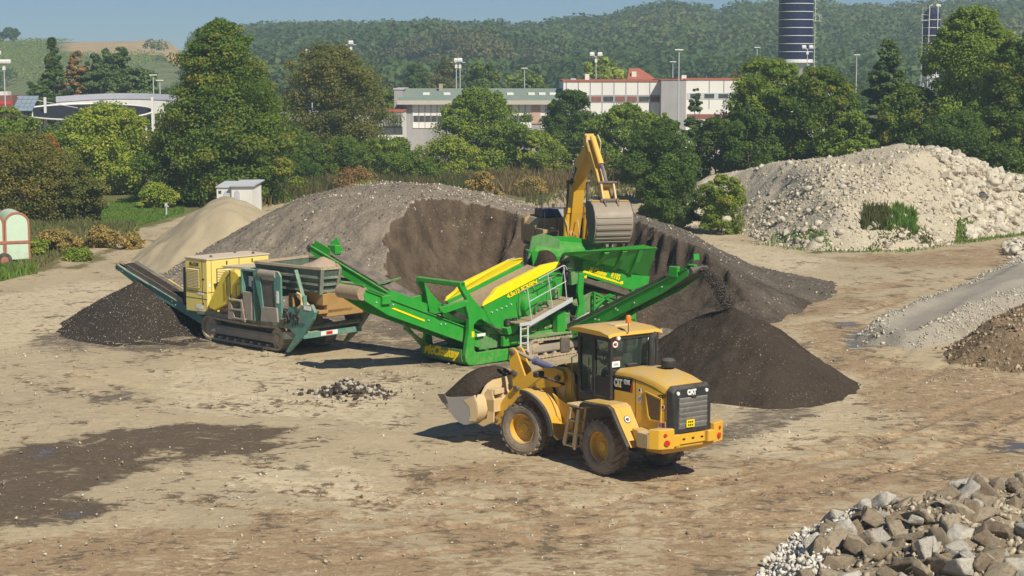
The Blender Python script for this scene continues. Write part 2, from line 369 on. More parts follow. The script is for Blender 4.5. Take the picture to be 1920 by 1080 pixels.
# ---------------------------------------------------------------- leaves
def leafmat(name, c0, c1, c2=None, tr=.42):
    m = mat(name, .62, .25); t = attr(m, 'tint').outputs['Fac']
    c = mix(m, mapr(m, t, 0, .7), c0, c1)
    if c2: c = mix(m, mapr(m, t, .72, 1.0), c, c2)
    setc(m, c)
    tb = N(m, 'ShaderNodeBsdfTranslucent'); L(m, mix(m, .55, c, (.30, .36, .05)), tb.inputs[0])
    mx = N(m, 'ShaderNodeMixShader'); mx.inputs[0].default_value = tr
    L(m, BS(m).outputs[0], mx.inputs[1]); L(m, tb.outputs[0], mx.inputs[2]); L(m, mx.outputs[0], m.node_tree.nodes['Material Output'].inputs[0])
    return m
def quads(C, Nn, size, rg, asp=.6):      # a leaf spray at each centre
    n = len(C); r = rg.normal(size=(n, 3)); u = np.cross(Nn, r); u /= np.linalg.norm(u, axis=1)[:, None]+1e-9
    v = np.cross(Nn, u); s = size[:, None]
    V = np.stack([C-u*s*.5, C+v*s*asp*.5+Nn*s*.08, C+u*s*.5, C-v*s*asp*.5-Nn*s*.05], 1).reshape(-1, 3)
    return V, np.arange(4*n).reshape(n, 4)
def foliage(centers, rad, per, leaf, rg, flat=.6, tint0=None):
    """leaf sprays through a set of clumps; centers (k,3), rad (k,)"""
    k = len(centers); idx = np.repeat(np.arange(k), per); n = len(idx)
    d = rg.normal(size=(n, 3)); d /= np.linalg.norm(d, axis=1)[:, None]
    rr = rg.random(n)**.42
    P_ = centers[idx]+d*(rad[idx]*rr)[:, None]*np.array([1, 1, flat])
    Nn = d*.55+np.array([0, 0, .55])+rg.normal(size=(n, 3))*.45; Nn /= np.linalg.norm(Nn, axis=1)[:, None]
    s = leaf*(.6+.8*rg.random(n))
    t0 = rg.random(k) if tint0 is None else tint0
    t = np.clip(t0[idx]*.75+.25*rg.random(n), 0, 1)
    V, F = quads(P_, Nn, s, rg); return V, F, np.repeat(t, 4)
MB_ = mat('bark', .95, .1); setc(MB_, mix(MB_, noise(MB_, 3, 6, .7, sc=(1, 1, .25)), (.05, .038, .028), (.16, .13, .10))); bump(MB_, noise(MB_, 6, 5, sc=(1, 1, .2)), .6, .05)
def limbs(b, rg, h, th, spread, n):
    top = (rg.normal()*.02*h, rg.normal()*.02*h, h*.86)
    m_ = (rg.normal()*.03*h, rg.normal()*.03*h, h*.4)
    b.tube([(0, 0, -.3), (m_[0]*.4, m_[1]*.4, h*.18), m_, top], [th, th*.8, th*.55, th*.08], 9)
    tips = []
    for k in range(n):
        a = k*2.4+rg.random(); z0 = h*(.18+.6*k/n); t = z0/h
        px, py = m_[0]*min(t/.4, 1), m_[1]*min(t/.4, 1); sp = spread*(1-.6*t)*(.75+.4*rg.random())
        e = (px+math.cos(a)*sp, py+math.sin(a)*sp, z0+sp*(.35+.5*rg.random()))
        mid = (px+math.cos(a)*sp*.45, py+math.sin(a)*sp*.45, z0+sp*.35)
        r0 = th*.42*(1-.6*t); b.tube([(px, py, z0), mid, e], [r0, r0*.6, r0*.12], 6); tips.append(e)
        for q in (0, 1):
            a2 = a+(.6 if q else -.6); e2 = (mid[0]+math.cos(a2)*sp*.5, mid[1]+math.sin(a2)*sp*.5, mid[2]+sp*.35)
            b.tube([mid, e2], [r0*.5, r0*.1], 5); tips.append(e2)
    return tips
TREEN = 0
def tree(name, px, ytop, Yd, wpx, m, label, cat='tree', form='round', base=0., clumps=90, per=150, leaf=.34, seed=None, group=None, flat=.72, zbot=.08, low=False, depth=1.0, th=None, crm=1.0):
    """a tree standing at distance Yd: its height and crown width follow from where it stands"""
    global TREEN; TREEN += 1; rg = R(seed or 100+TREEN)
    x = (px-960)/FP/_c*Yd; t_ = D(px, ytop, Yd); h = t_[2]-base; w_ = wpx/FP*Yd/2
    root = empty(name, (x, Yd, base), 0, label, cat, group)
    b = B(); limbs(b, rg, h*.93, th or max(.06, h*.018), w_*.75, 9 if not low else 5); b.ob('trunk' if not low else 'stem', MB_, root, smooth=True)
    k = clumps; u = rg.random(k); a = rg.random(k)*2*math.pi
    zr = zbot+(1-zbot)*u
    if form == 'round':    pr = np.sqrt(np.clip(1-((zr-.48)/.54)**2, .02, 1))
    elif form == 'cone':   pr = np.clip((1-zr)**.55*1.12+.03, .05, 1)*np.where(zr < .25, .75+zr, 1)
    elif form == 'spire':  pr = np.clip((1-zr)*1.1+.04, .04, 1)
    elif form == 'column': pr = np.clip(1-(zr-.4)**2*1.7, .25, 1)*np.where(zr > .8, (1.02-zr)/.22, 1)
    else:                  pr = np.sqrt(np.clip(1-((zr-.62)/.42)**2, .03, 1))       # 'umbrella'
    lump = 1+.34*fbm(np.cos(a)*1.7+seed_off(seed, TREEN), np.sin(a)*1.7, zr*4.5, s=TREEN)*1.6
    rr = (.42+.58*rg.random(k)**.5)*pr*lump*np.where(rg.random(k) < .16, 1.22, 1)
    C = np.stack([np.cos(a)*rr*w_*.9, np.sin(a)*rr*w_*.9*depth, zr*h*.97], 1)
    cr = crm*w_*(.10+.17*rg.random(k))*np.where(zr > .85, .55, 1)*(1.05 if form != 'spire' else .8)
    if form in ('spire', 'cone') : C[:, 2] -= rr*h*.03
    nf = max(10, k//7); qf = rg.integers(0, k, nf); Cf = C[qf]*np.array([.55, .55, 1]); rf_ = np.maximum(w_*pr[qf]*.55, cr[qf]*1.3)
    C = np.concatenate([C, Cf]); cr = np.concatenate([cr, rf_]); idx_ = np.concatenate([np.full(k, per), np.full(nf, int(per*1.6))])
    V1, F1, t1 = foliage(C[:k], cr[:k], per, leaf, rg, flat); V2, F2, t2 = foliage(C[k:], cr[k:], int(per*2.2), leaf, rg, .9, rg.random(nf)*.6)
    V = np.concatenate([V1, V2]); F = np.concatenate([F1, F2+len(V1)]); t = np.concatenate([t1, t2])
    keep = np.repeat((V.reshape(-1, 4, 3)[:, :, 2].min(1) > .0), 4)
    V[:, 2] = np.maximum(V[:, 2], .02)
    f = mesh('crown' if not low else 'foliage', V, F, m, root, attrs=dict(tint=t)); return root
def seed_off(s, n): return (s or n)*1.37
# ================================================================ MOUNDS
def rock(seed, kind='angular'):
    rg = R(seed)
    if kind == 'round':
        V, F = ICO[3]; return V*(1.0, .82, .66)*(1+.16*fbm(V[:, 0]*1.6+seed, V[:, 1]*1.6, V[:, 2]*1.6, s=seed, o=3))[:, None], F
    import bmesh
    bm = bmesh.new(); k = 22 if kind == 'angular' else 16
    P_ = rg.uniform(-1, 1, (k, 3)); P_ = np.sign(P_)*np.abs(P_)**.42*((1.0, .70, .56) if kind == 'angular' else (1.15, .75, .27))
    for p in P_: bm.verts.new(p)
    bmesh.ops.convex_hull(bm, input=bm.verts); bmesh.ops.delete(bm, geom=[v for v in bm.verts if not v.link_faces], context='VERTS')
    bmesh.ops.bevel(bm, geom=list(bm.edges), offset=.035, segments=1, affect='EDGES'); bmesh.ops.triangulate(bm, faces=bm.faces); bmesh.ops.subdivide_edges(bm, edges=[e for e in bm.edges if e.calc_length() > .22], cuts=1, use_grid_fill=True); bmesh.ops.triangulate(bm, faces=bm.faces); bmesh.ops.subdivide_edges(bm, edges=[e for e in bm.edges if e.calc_length() > .25], cuts=1, use_grid_fill=True); bmesh.ops.triangulate(bm, faces=bm.faces); bm.verts.index_update()
    V = np.array([v.co[:] for v in bm.verts]); V = V*(1+.10*fbm(V[:, 0]*3+seed, V[:, 1]*3, V[:, 2]*3, s=seed, o=4))[:, None]+.03*np.stack([vn(V[:, 0]*7, V[:, 1]*7, V[:, 2]*7, s=seed+q) for q in range(3)], 1); F = np.array([[v.index for v in f.verts] for f in bm.faces]); bm.free(); return V, F
def rockmesh(name, V, F, m, smooth):
    o = mesh(name, V, F, m, smooth=smooth); me = o.data; bpy.data.objects.remove(o); return me
def stonemat(name, c0, c1, c2, sc=2.0, rough=.9):
    m = mat(name, rough, .2); oi = N(m, 'ShaderNodeObjectInfo')
    c = mix(m, oi.outputs['Random'], c0, c1); c = mix(m, mapr(m, noise(m, sc, 6, .65), .42, .68), c, c2)
    c = mix(m, mth(m, 'MULTIPLY', mapr(m, noise(m, sc*6, 5, .7), .55, .7), .5), c, (.16, .13, .10))
    c = mix(m, mth(m, 'MULTIPLY', mapr(m, noise(m, sc*1.7, 7, .75, dist=.5), .5, .62), .55), c, tuple(v*.55 for v in c0)); setc(m, c); bump(m, noise(m, sc*5, 6, .7), .9, .06); return m
def manystones(name, P_, size, m, seed, kinds=('angular',), tilt=1.0, sc=None, smooth=False, nlod=1):
    """many loose stones nobody could count, as one object"""
    rg = R(seed); n = len(P_); base, F = ICO[nlod]; Vs = []
    nv = len(base); q = rg.normal(size=(n, 4)); q /= np.linalg.norm(q, axis=1)[:, None]
    w_, x, y, z = q.T
    Rm = np.stack([1-2*(y*y+z*z), 2*(x*y-z*w_), 2*(x*z+y*w_), 2*(x*y+z*w_), 1-2*(x*x+z*z), 2*(y*z-x*w_), 2*(x*z-y*w_), 2*(y*z+x*w_), 1-2*(x*x+y*y)], 1).reshape(n, 3, 3)
    J = (base[None]*np.clip(1+.36*rg.normal(size=(n, nv, 1)), .35, 1.8)+.12*rg.normal(size=(n, nv, 3)))*np.array([1, .78, .55])*size[:, None, None]
    V = np.einsum('nij,nkj->nki', Rm, J)+np.asarray(P_)[:, None, :]
    FF = (F[None]+(np.arange(n)*nv)[:, None, None]).reshape(-1, 3)
    t = np.repeat(rg.random(n), nv)
    return mesh(name, V.reshape(-1, 3), FF, m, smooth=smooth, attrs=dict(tint=t))
def chipmat(name, c0, c1):
    m = mat(name, .9, .2); setc(m, mix(m, attr(m, 'tint').outputs['Fac'], c0, c1)); return m
M_CHIP = chipmat('stone_chips', (.26, .22, .17), (.66, .60, .48)); M_DCHIP = chipmat('dark_chips', (.035, .03, .026), (.16, .13, .11))
M_GCHIP = chipmat('gravel_chips', (.30, .27, .22), (.60, .56, .48))
def mound(name, foot, hf, res, m, label, cat, group=None, extra=None, kind=None, dz=.03, pad=.5):
    xs = [p[0] for p in foot]; ys = [p[1] for p in foot]
    ax = np.arange(min(xs)-pad, max(xs)+pad, res); ay = np.arange(min(ys)-pad, max(ys)+pad, res)
    x, y = np.meshgrid(ax, ay); d = sdp(x+.35*fbm(x*.8, y*.8, s=701)+.12*fbm(x*3, y*3, s=702), y+.35*fbm(x*.8, y*.8, s=703)+.12*fbm(x*3, y*3, s=704), foot); r = hf(x, y, d); z, at = r if isinstance(r, tuple) else (r, {})
    z = np.where(d > -.001, z, np.minimum(z, d*.6)); z = z-.02
    i = np.arange(x.size).reshape(x.shape); F = np.stack([i[:-1, :-1].ravel(), i[:-1, 1:].ravel(), i[1:, 1:].ravel(), i[1:, :-1].ravel()], 1)
    F = F[(z.ravel()[F] > -.12).any(1)]
    us, inv = np.unique(F, return_inverse=True); V = np.stack([x.ravel(), y.ravel(), z.ravel()], 1)[us]
    o = mesh(name, V, inv.reshape(F.shape), m, smooth=True, attrs={k: v.ravel()[us] for k, v in at.items()})
    tag(o, label, cat, group, kind)
    def zat(px, py):
        fx = np.clip((px-ax[0])/res, 0, len(ax)-1.001); fy = np.clip((py-ay[0])/res, 0, len(ay)-1.001)
        ix, iy = fx.astype(int), fy.astype(int); u, v = fx-ix, fy-iy
        return z[iy, ix]*(1-u)*(1-v)+z[iy, ix+1]*u*(1-v)+z[iy+1, ix]*(1-u)*v+z[iy+1, ix+1]*u*v
    return o, zat
def scatter(foot, n, seed, inset=0):
    rg = R(seed); xs = [p[0] for p in foot]; ys = [p[1] for p in foot]
    x = rg.uniform(min(xs), max(xs), n*3); y = rg.uniform(min(ys), max(ys), n*3); k = sdp(x, y, foot) > inset
    return x[k][:n], y[k][:n]
def dirtmat(name, c0, c1, c2, chips=0, chipc=(.7, .66, .56), fine=8, bstr=.7, cut=None, dist=.07, thr=.62):
    m = mat(name, .95, .15); a = noise(m, .5, 6, .6); b_ = noise(m, fine, 7, .72)
    c = mix(m, mapr(m, a, .35, .65), c0, c1); c = mix(m, mapr(m, b_, .45, .7), c, c2)
    if cut: c = mix(m, mapr(m, attr(m, 'cut').outputs['Fac'], .3, .7), c, mix(m, mapr(m, noise(m, 1.3, 7, .7, sc=(1, 1, .6)), .35, .68), cut[0], cut[1]))
    if cut: c = mix(m, mth(m, 'MULTIPLY', attr(m, 'fresh').outputs['Fac'], .62), c, mix(m, b_, (.040, .034, .030), (.085, .072, .062)))
    if chips:
        vv = voro(m, chips); s_ = N(m, 'ShaderNodeSeparateColor'); L(m, voro(m, chips, out='Color'), s_.inputs[0])
        k = mth(m, 'MULTIPLY', mth(m, 'LESS_THAN', vv, .27), mth(m, 'GREATER_THAN', s_.outputs[0], thr)); k = mth(m, 'MULTIPLY', k, mapr(m, noise(m, .7, 4), .42, .58))
        if cut: k = mth(m, 'MULTIPLY', k, mapr(m, attr(m, 'cut').outputs['Fac'], 0, 1, 1, .12))
        c = mix(m, k, c, mix(m, s_.outputs[1], chipc, (.3, .26, .2)))
    setc(m, c); bump(m, mth(m, 'ADD', b_, mth(m, 'MULTIPLY', noise(m, fine*.35, 6, .65), 1.6)), bstr, dist); return m
# --- sand pile
M_SAND = dirtmat('sand', (.39, .33, .225), (.43, .365, .25), (.35, .295, .205), 0, fine=14, bstr=.35, dist=.03)
fs = [(-20.2, 91.5), (-18, 88.5), (-14.5, 87.5), (-10.5, 89), (-9.8, 97), (-13, 105), (-18, 106), (-21.3, 98)]
def hsand(x, y, d):
    cap = np.interp(x, [-23, -19.2, -18, -16.4, -14.2, -11], [1.6, 3.45, 3.8, 3.75, 3.7, 2.7])
    z = d*.78+.15*fbm(x*.5, y*.5, s=21); k = .5
    z = -k*np.log(np.exp(-z/k)+np.exp(-cap/k)); return np.where(d > 0, np.maximum(z, d*.3), 0)+.03*fbm(x*2.5, y*2.5, s=22)
mound('sand_pile', fs, hsand, .22, M_SAND, 'smooth pale beige sand pile behind the yellow generator box', 'sand pile')
# --- big pile of milled asphalt with an excavated face
M_PILE = dirtmat('milled_asphalt', (.19, .16, .125), (.28, .235, .185), (.34, .29, .23), 6.0, cut=((.075, .054, .038), (.155, .115, .08)), fine=7, bstr=.9, dist=.09, thr=.55)
fb = [(-19.2, 90.5), (-17.6, 84.0), (-13.4, 79.0), (-9.5, 75.8), (-6.2, 74), (-3, 72.5), (1, 70.5), (4, 70), (8.0, 69), (10.5, 72), (12.6, 76.5), (15.2, 81.5), (16.2, 87), (13, 91.5), (6, 96), (0, 101), (-5, 104), (-11, 103), (-16.5, 97)]
CUT = [(-5.7, 70), (-5.4, 76.0), (-4.7, 79.3), (-3.3, 81.8), (-1.9, 83.3), (-.8, 83.4), (-.35, 79), (.1, 78.6), (.3, 82.3), (3, 84.2), (5.4, 83), (6.3, 80.2), (7.6, 78.2), (9.2, 76.6), (10.3, 74.4), (9.5, 71.5), (8, 68)]
BEN = [(.4, 72.6), (5.9, 71.6), (6.6, 77.6), (4.6, 82), (.9, 80.6)]
def hbig(x, y, d):
    cap = np.interp(x, [-17.6, -14.5, -12.5, -11, -9, -7, -4, -1, 1, 3, 6.2, 8.6, 10.5, 12.3, 16], [.35, 2.1, 3.2, 3.9, 4.35, 4.5, 4.5, 4.05, 3.5, 3.1, 3.3, 2.6, 1.45, .62, .06])
    cap = cap*np.where(x < 3, 1, sst(69, 80, y)*.3+.7)
    z = d*.64+.3*fbm(x*.45, y*.45, s=31)*sst(0, 2, d); k = .3
    z = -k*np.log(np.exp(-z/k)+np.exp(-cap/k)); z = np.where(d > 0, np.maximum(z, np.minimum(d*.2, cap)), 0)
    dc = -sdp(x+.3*fbm(x*.9, y*.9, s=33), y+.3*fbm(x*.9, y*.9, s=34), CUT)       # outside the cut: positive
    u = x*.8-y*.25; rid = np.abs(((u*1.35+.5*fbm(x*.5, y*.5, s=35)) % 1)-.5)*2
    dc = dc+.10*fbm(x*3.1, y*3.1, s=43)-.26*(rid**.5-.5)*(1+.8*fbm(x*.9, y*.9, s=42))*sst(-.2, .4, dc)*sst(2.2, .8, dc)*np.where(x > 2, 1.25, .35)
    rough = .30*fbm(x*.8, y*.8, s=36)+.12*fbm(x*2.4, y*2.4, s=38)
    floor_ = .22+.25*fbm(x*.6, y*.6, s=37)+.9*sst(2.2, -.3, -dc)*0
    zc = floor_+np.maximum(dc, 0)*np.where(x > 4, 1.9, 2.3)+.9*sst(-1.6, .2, dc)+rough*sst(-1, .5, dc)
    talus = np.where(dc < 3, 1, 0)
    z2 = np.minimum(z, zc); cutm = np.where((zc < z-.02), 1., 0.)*talus
    bz = np.clip(sdp(x, y, BEN)*1.1, 0, 1.9)+.06*fbm(x, y, s=40); z2 = np.where(bz > z2, bz, z2)
    low = (y < 79) & (d > -.5) & (x > 6.5); cutm = np.maximum(cutm, np.where(low, .6+.4*fbm(x, y, s=41), 0))
    fresh = sst(4, 7.5, x+.6*fbm(x*.5, y*.5, s=46))
    return z2+(.06+.05*cutm)*fbm(x*2.8, y*2.8, s=39)*sst(0, .5, d)+.10*np.maximum(0, fbm(x*4.5, y*4.5, s=44))*cutm, dict(cut=cutm, fresh=fresh)
o, zb = mound('asphalt_pile', fb, hbig, .1, M_PILE, 'large dark grey pile of milled asphalt with a dug out brown face', 'asphalt pile')
x_, y_ = scatter(fb, 9000, 50, .3); ok = (sdp(x_, y_, CUT) < -.9) & ((x_ < 4.5) | (R(57).random(len(x_)) < .22)) & (fbm(x_*.35, y_*.35, s=55)+.5*fbm(x_*1.4, y_*1.4, s=56) > .02); x_, y_ = x_[ok], y_[ok]
rg = R(51); s_ = .015+.050*rg.random(len(x_))**3.0
tag(manystones('stone_chips', np.stack([x_, y_, zb(x_, y_)+.02], 1), s_*1.25, M_CHIP, 52), 'pale stone chips scattered over the big dark grey pile', 'stones', kind='stuff')
x_, y_ = scatter(fb, 5000, 60, .1); s_ = .015+.045*R(61).random(len(x_))**3
tag(manystones('asphalt_lumps', np.stack([x_, y_, zb(x_, y_)+.02], 1), s_, M_DCHIP, 62), 'dark asphalt lumps on the slopes of the big dark grey pile', 'lumps', kind='stuff')
# small white mound behind the big pile
M_WHITE = dirtmat('chalk_gravel', (.42, .38, .30), (.55, .50, .41), (.62, .57, .47), 7, fine=6)
mound('gravel_mound', [(-13.2, 112), (-11.5, 107), (-9, 106.5), (-8.2, 110), (-9.6, 114), (-12, 114.5)], lambda x, y, d: np.minimum(np.maximum(d, 0)*1.0, 1.0+np.clip((x+13)*.55, 0, 1.95))+.25*fbm(x*1.1, y*1.1, s=70)*sst(0, .4, d), .2, M_WHITE,
      'small pale gravel mound rising behind the top of the dark grey pile', 'gravel mound')
# --- dark fresh pile under the right conveyor
M_DARK = dirtmat('fresh_millings', (.042, .031, .023), (.062, .047, .035), (.080, .062, .048), 13, (.2, .17, .14), fine=12, bstr=.7, dist=.05, thr=.8)
AP = (7.35, 59.4)
fd = [(3.3, 63.2), (3.6, 60.0), (5.4, 56.2), (7.6, 53.6), (9.5, 54.2), (11.2, 56.4), (11.6, 58.6), (10.6, 61.4), (8.6, 64.2), (5.6, 65.2)]
def hdark(x, y, d):
    r = np.hypot(x-AP[0], y-AP[1]); a = np.arctan2(y-AP[1], x-AP[0]); rid = .07*np.sin(a*9+2*fbm(x*.4, y*.4, s=72))*sst(.3, 2, r)
    z = 2.72-r*.50+rid+.30*fbm(x*.6, y*.6, s=71)*sst(.2, 2.0, r)+.07*fbm(x*1.8, y*1.8, s=74); k = .16
    z2 = d*.75; z = -k*np.log(np.exp(-np.clip(z, -2, 9)/k)+np.exp(-z2/k)); return np.maximum(z, 0)+.025*fbm(x*3, y*3, s=73)
o, zd = mound('millings_pile', fd, hdark, .1, M_DARK, 'dark brown cone of fresh millings under the falling stream beside the wheel loader', 'millings pile')
x_, y_ = scatter(fd, 2600, 80); tag(manystones('dark_grit', np.stack([x_, y_, zd(x_, y_)+.01], 1), .008+.018*R(81).random(len(x_))**3, M_DCHIP, 82), 'coarse dark grit lying on the fresh dark cone', 'grit', kind='stuff')
# --- pile under the crusher conveyor
M_CRUSH = dirtmat('crushed_asphalt', (.036, .029, .024), (.05, .041, .034), (.075, .062, .052), 14, (.42, .38, .32), fine=10, bstr=.9, dist=.07, thr=.72)
AC = (-15.25, 71.9)
fc = [(-18.5, 70.6), (-17.6, 68.6), (-15.6, 67.3), (-13.2, 67.2), (-11.4, 68.4), (-10.6, 70.8), (-11.5, 74), (-14.5, 75.6), (-17.5, 74.6), (-18.7, 72.6)]
def hcr(x, y, d):
    r = np.hypot(x-AC[0], y-AC[1]); z = 2.0-r*.52+.22*fbm(x*.6, y*.6, s=75)*sst(.2, 1.5, r); z2 = d*.8+.02; k = .12
    return np.maximum(-k*np.log(np.exp(-np.clip(z, -2, 9)/k)+np.exp(-z2/k)), 0)+.03*fbm(x*3, y*3, s=76)
o, zc_ = mound('crushed_pile', fc, hcr, .11, M_CRUSH, 'black brown heap of crushed asphalt under the teal conveyor on the left', 'asphalt heap')
x_, y_ = scatter(fc, 3200, 90); tag(manystones('crushed_stones', np.stack([x_, y_, zc_(x_, y_)+.02], 1), .008+.028*R(91).random(len(x_))**3, chipmat('crush_chips', (.06, .05, .04), (.42, .37, .31)), 92), 'grey and pale crushed stones on the black brown heap at left', 'stones', kind='stuff')
# --- boulder pile
M_BP = dirtmat('river_gravel', (.40, .36, .29), (.48, .42, .31), (.55, .50, .40), 5, (.66, .61, .5), fine=6, bstr=.8, dist=.09)
fp = [G(1322, 414), G(1380, 435), G(1430, 453), G(1520, 471), G(1620, 472), G(1720, 468), G(1830, 449), G(1960, 432), (40, 118), (42, 130), (30, 142), (16, 139), (10.5, 127), (11.8, 117)]
def hbp(x, y, d):
    cap = np.interp(x, [11, 13.3, 15, 19, 22.5, 24.5, 27, 29, 32, 34], [3.2, 4.0, 4.1, 4.35, 4.5, 4.9, 5.3, 4.9, 4.0, 3.1])+.25*fbm(x*.4, y*.4, s=77)
    cap = cap-sst(114, 104, y)*1.7-sst(122, 128, y)*1.2
    z = d*.92+.35*fbm(x*.35, y*.35, s=78)*sst(0, 2, d); k = .3
    z = -k*np.log(np.exp(-z/k)+np.exp(-cap/k)); return np.where(d > 0, np.maximum(z, d*.2), 0)+.10*fbm(x*1.3, y*1.3, s=79)*sst(0, .6, d)
o, zp = mound('boulder_mound', fp, hbp, .25, M_BP, 'pale mound of gravel and river stones on the right, under the boulders', 'gravel mound')
M_BLD = stonemat('river_boulder', (.50, .45, .36), (.68, .63, .53), (.58, .53, .43), 1.2)
RND = [rockmesh('boulder', *rock(200+k, 'round'), M_BLD, True) for k in range(4)]+[rockmesh('boulder', *rock(210+k), M_BLD, False) for k in range(6)]
def place(mesh_, name, p, s, rz, label, cat, group, tilt=.4, rg=None, sc=(1, 1, 1)):
    o = bpy.data.objects.new(name, mesh_); COL.objects.link(o); o.location = p; o.scale = (s*sc[0], s*sc[1], s*sc[2])
    o.rotation_euler = (rg.normal()*tilt, rg.normal()*tilt, rz) if rg is not None else (0, 0, rz)
    return tag(o, label, cat, group)
rg = R(300)
x1, y1 = scatter(fp, 15000, 301, -.1)
# denser towards the right shoulder and along the foot
d1 = sdp(x1, y1, fp); pr = np.where(x1 > 27.5, .95, np.where(y1 < 113, .62, .12)); pr = pr*np.where((y1 > 119) & (x1 < 27), .25, 1)*np.where(x1 < 15, .6, 1)
k = rg.random(len(x1)) < pr; x1, y1, d1 = x1[k], y1[k], d1[k]
s1 = .07+.20*rg.random(len(x1))**2.8+np.where(x1 > 28, .20, 0)*rg.random(len(x1))**1.3
order = np.argsort(-(s1-.006*(y1-100))*np.where(y1 > 121, .3, 1)); big_, rest = order[:270], order[270:9000]
for q in big_:
    lab = 'pale river boulder on the right shoulder of the gravel mound' if x1[q] > 27 else ('pale river boulder near the foot of the gravel mound' if d1[q] < 4.5 else 'pale river boulder on top of the gravel mound')
    place(RND[rg.integers(10)], 'boulder', (x1[q], y1[q], float(zp(x1[q:q+1], y1[q:q+1])[0])+s1[q]*.25), s1[q]*1.1, rg.random()*6.28, lab, 'boulder', 'pale boulders on the gravel mound, '+lab[19:], .35, rg)
tag(manystones('river_stones', np.stack([x1[rest], y1[rest], zp(x1[rest], y1[rest])+s1[rest]*.15], 1), np.minimum(s1[rest], .2)*.9, M_CHIP, 302), 'smaller pale river stones all over the gravel mound', 'stones', kind='stuff')
xb, yb = scatter(fp, 12000, 305, -.2); kb = (yb < 114) | (R(306).random(len(yb)) < .25); xb, yb = xb[kb], yb[kb]
tag(manystones('pebbles', np.stack([xb, yb, np.maximum(zp(xb, yb), 0)+.02], 1), .03+.07*R(307).random(len(xb))**2, M_CHIP, 308), 'fine pale pebbles covering the faces of the gravel mound', 'pebbles', kind='stuff')
for px, py, Yd, s_, lab in [(1480, 297, 119.5, .30, 'round white boulder alone on the crest of the gravel mound, left of the other'), (1556, 287, 120.5, .22, 'small round boulder on the crest, right of the larger lone one'),
                            (1866, 342, 113.5, .42, 'large rounded boulder standing highest on the right shoulder'), (1337, 410, 112.5, .27, 'white boulder at the far left foot of the mound'), (1362, 412, 112, .36, 'broad white boulder second from the left foot of the mound'),
                            (1379, 401, 113, .27, 'rounded boulder just behind the broad white one'), (1464, 412, 108.6, .33, 'large oval white boulder low on the left slope'), (1484, 408, 108.8, .27, 'boulder touching the right of the large oval one')]:
    x0, y0, z0 = D(px, py, Yd); zg = float(zp(np.array([x0]), np.array([y0]))[0]) if Yd > 113.6 else z0
    place(RND[rg.integers(4)], 'boulder', (x0, y0, max(zg+s_*.3, 0.1) if Yd > 113.6 else z0), s_, rg.random()*6, lab, 'boulder', None, .25, rg)
# --- gravel ramp and brown soil pile at right
M_RAMP = dirtmat('ramp_gravel', (.27, .245, .205), (.32, .29, .245), (.36, .33, .28), 0, fine=9, bstr=.4, dist=.04)
fr_ = [G(1608, 634), G(1640, 612), G(1700, 594), G(1790, 556), G(1870, 518), G(1960, 486), (26.5, 94), (27, 76), G(1960, 575), G(1870, 600), G(1800, 640), G(1740, 657), G(1680, 655), G(1625, 645)]
def hramp(x, y, d):
    t = sst(11, 25, x); cap = .12+1.0*t; e = .35*np.exp(-((d-.65)/.5)**2)*sst(12.5, 15, x)
    return np.minimum(np.maximum(d, 0)*.6, cap)+e*(1+.4*fbm(x*1.2, y*1.2, s=85))+.03*fbm(x*1.5, y*1.5, s=86)
o, zr_ = mound('gravel_ramp', fr_, hramp, .16, M_RAMP, 'grey gravel ramp with pale stone edges rising to the right', 'gravel ramp')
x2, y2 = scatter(fr_, 24000, 310, -.15); d2 = sdp(x2, y2, fr_); k = (d2 < 1.1) & (R(3).random(len(d2)) < .85*np.exp(-((d2-.45)/.42)**2)*(.6+.8*fbm(x2*.6, y2*.6, s=312))); x2, y2 = x2[k], y2[k]
tag(manystones('edge_stones', np.stack([x2, y2, zr_(x2, y2)+.03], 1), .02+.065*R(311).random(len(x2))**2.2, M_GCHIP, 312), 'pale broken stones along both edges of the gravel ramp', 'stones', kind='stuff')
M_BR = dirtmat('brown_soil', (.17, .115, .068), (.25, .18, .11), (.33, .25, .165), 6, (.55, .46, .34), fine=6, bstr=1, dist=.1)
fq = [G(1762, 668), G(1800, 640), G(1850, 612), G(1930, 588), (24, 78), (25, 64), G(1960, 700), G(1900, 700), G(1830, 690), G(1785, 684)]
def hq(x, y, d): return np.minimum(np.maximum(d, 0)*.62, 1.0+.07*(x-15))+.22*fbm(x*.9, y*.9, s=88)*sst(0, .8, d)+.08*fbm(x*2.6, y*2.6, s=89)*sst(0, .4, d)
o, zq = mound('soil_pile', fq, hq, .13, M_BR, 'rough brown soil pile in front of the gravel ramp at the right edge', 'soil pile')
x2, y2 = scatter(fq, 2600, 320, -.5); tag(manystones('soil_clods', np.stack([x2, y2, np.maximum(zq(x2, y2), 0)+.02], 1), .03+.09*R(321).random(len(x2))**3, chipmat('soil_chips', (.12, .08, .05), (.5, .4, .28)), 322), 'brown clods and pale chips on the rough brown soil pile', 'clods', kind='stuff')
fh = [G(1876, 475), G(1890, 462), G(1940, 455), G(1960, 480), G(1930, 500), G(1895, 497)]
x2, y2 = scatter(fh, 110, 330); s2 = .12+.25*R(331).random(len(x2))**1.6; rg = R(332)
for a in range(len(x2)): place(RND[rg.integers(10)], 'rock', (x2[a], y2[a], s2[a]*.4+.25*rg.random()), s2[a], rg.random()*6, 'pale rock in the small heap at the right edge behind the gravel ramp', 'rock', 'rocks in the small heap at the right edge', .5, rg)
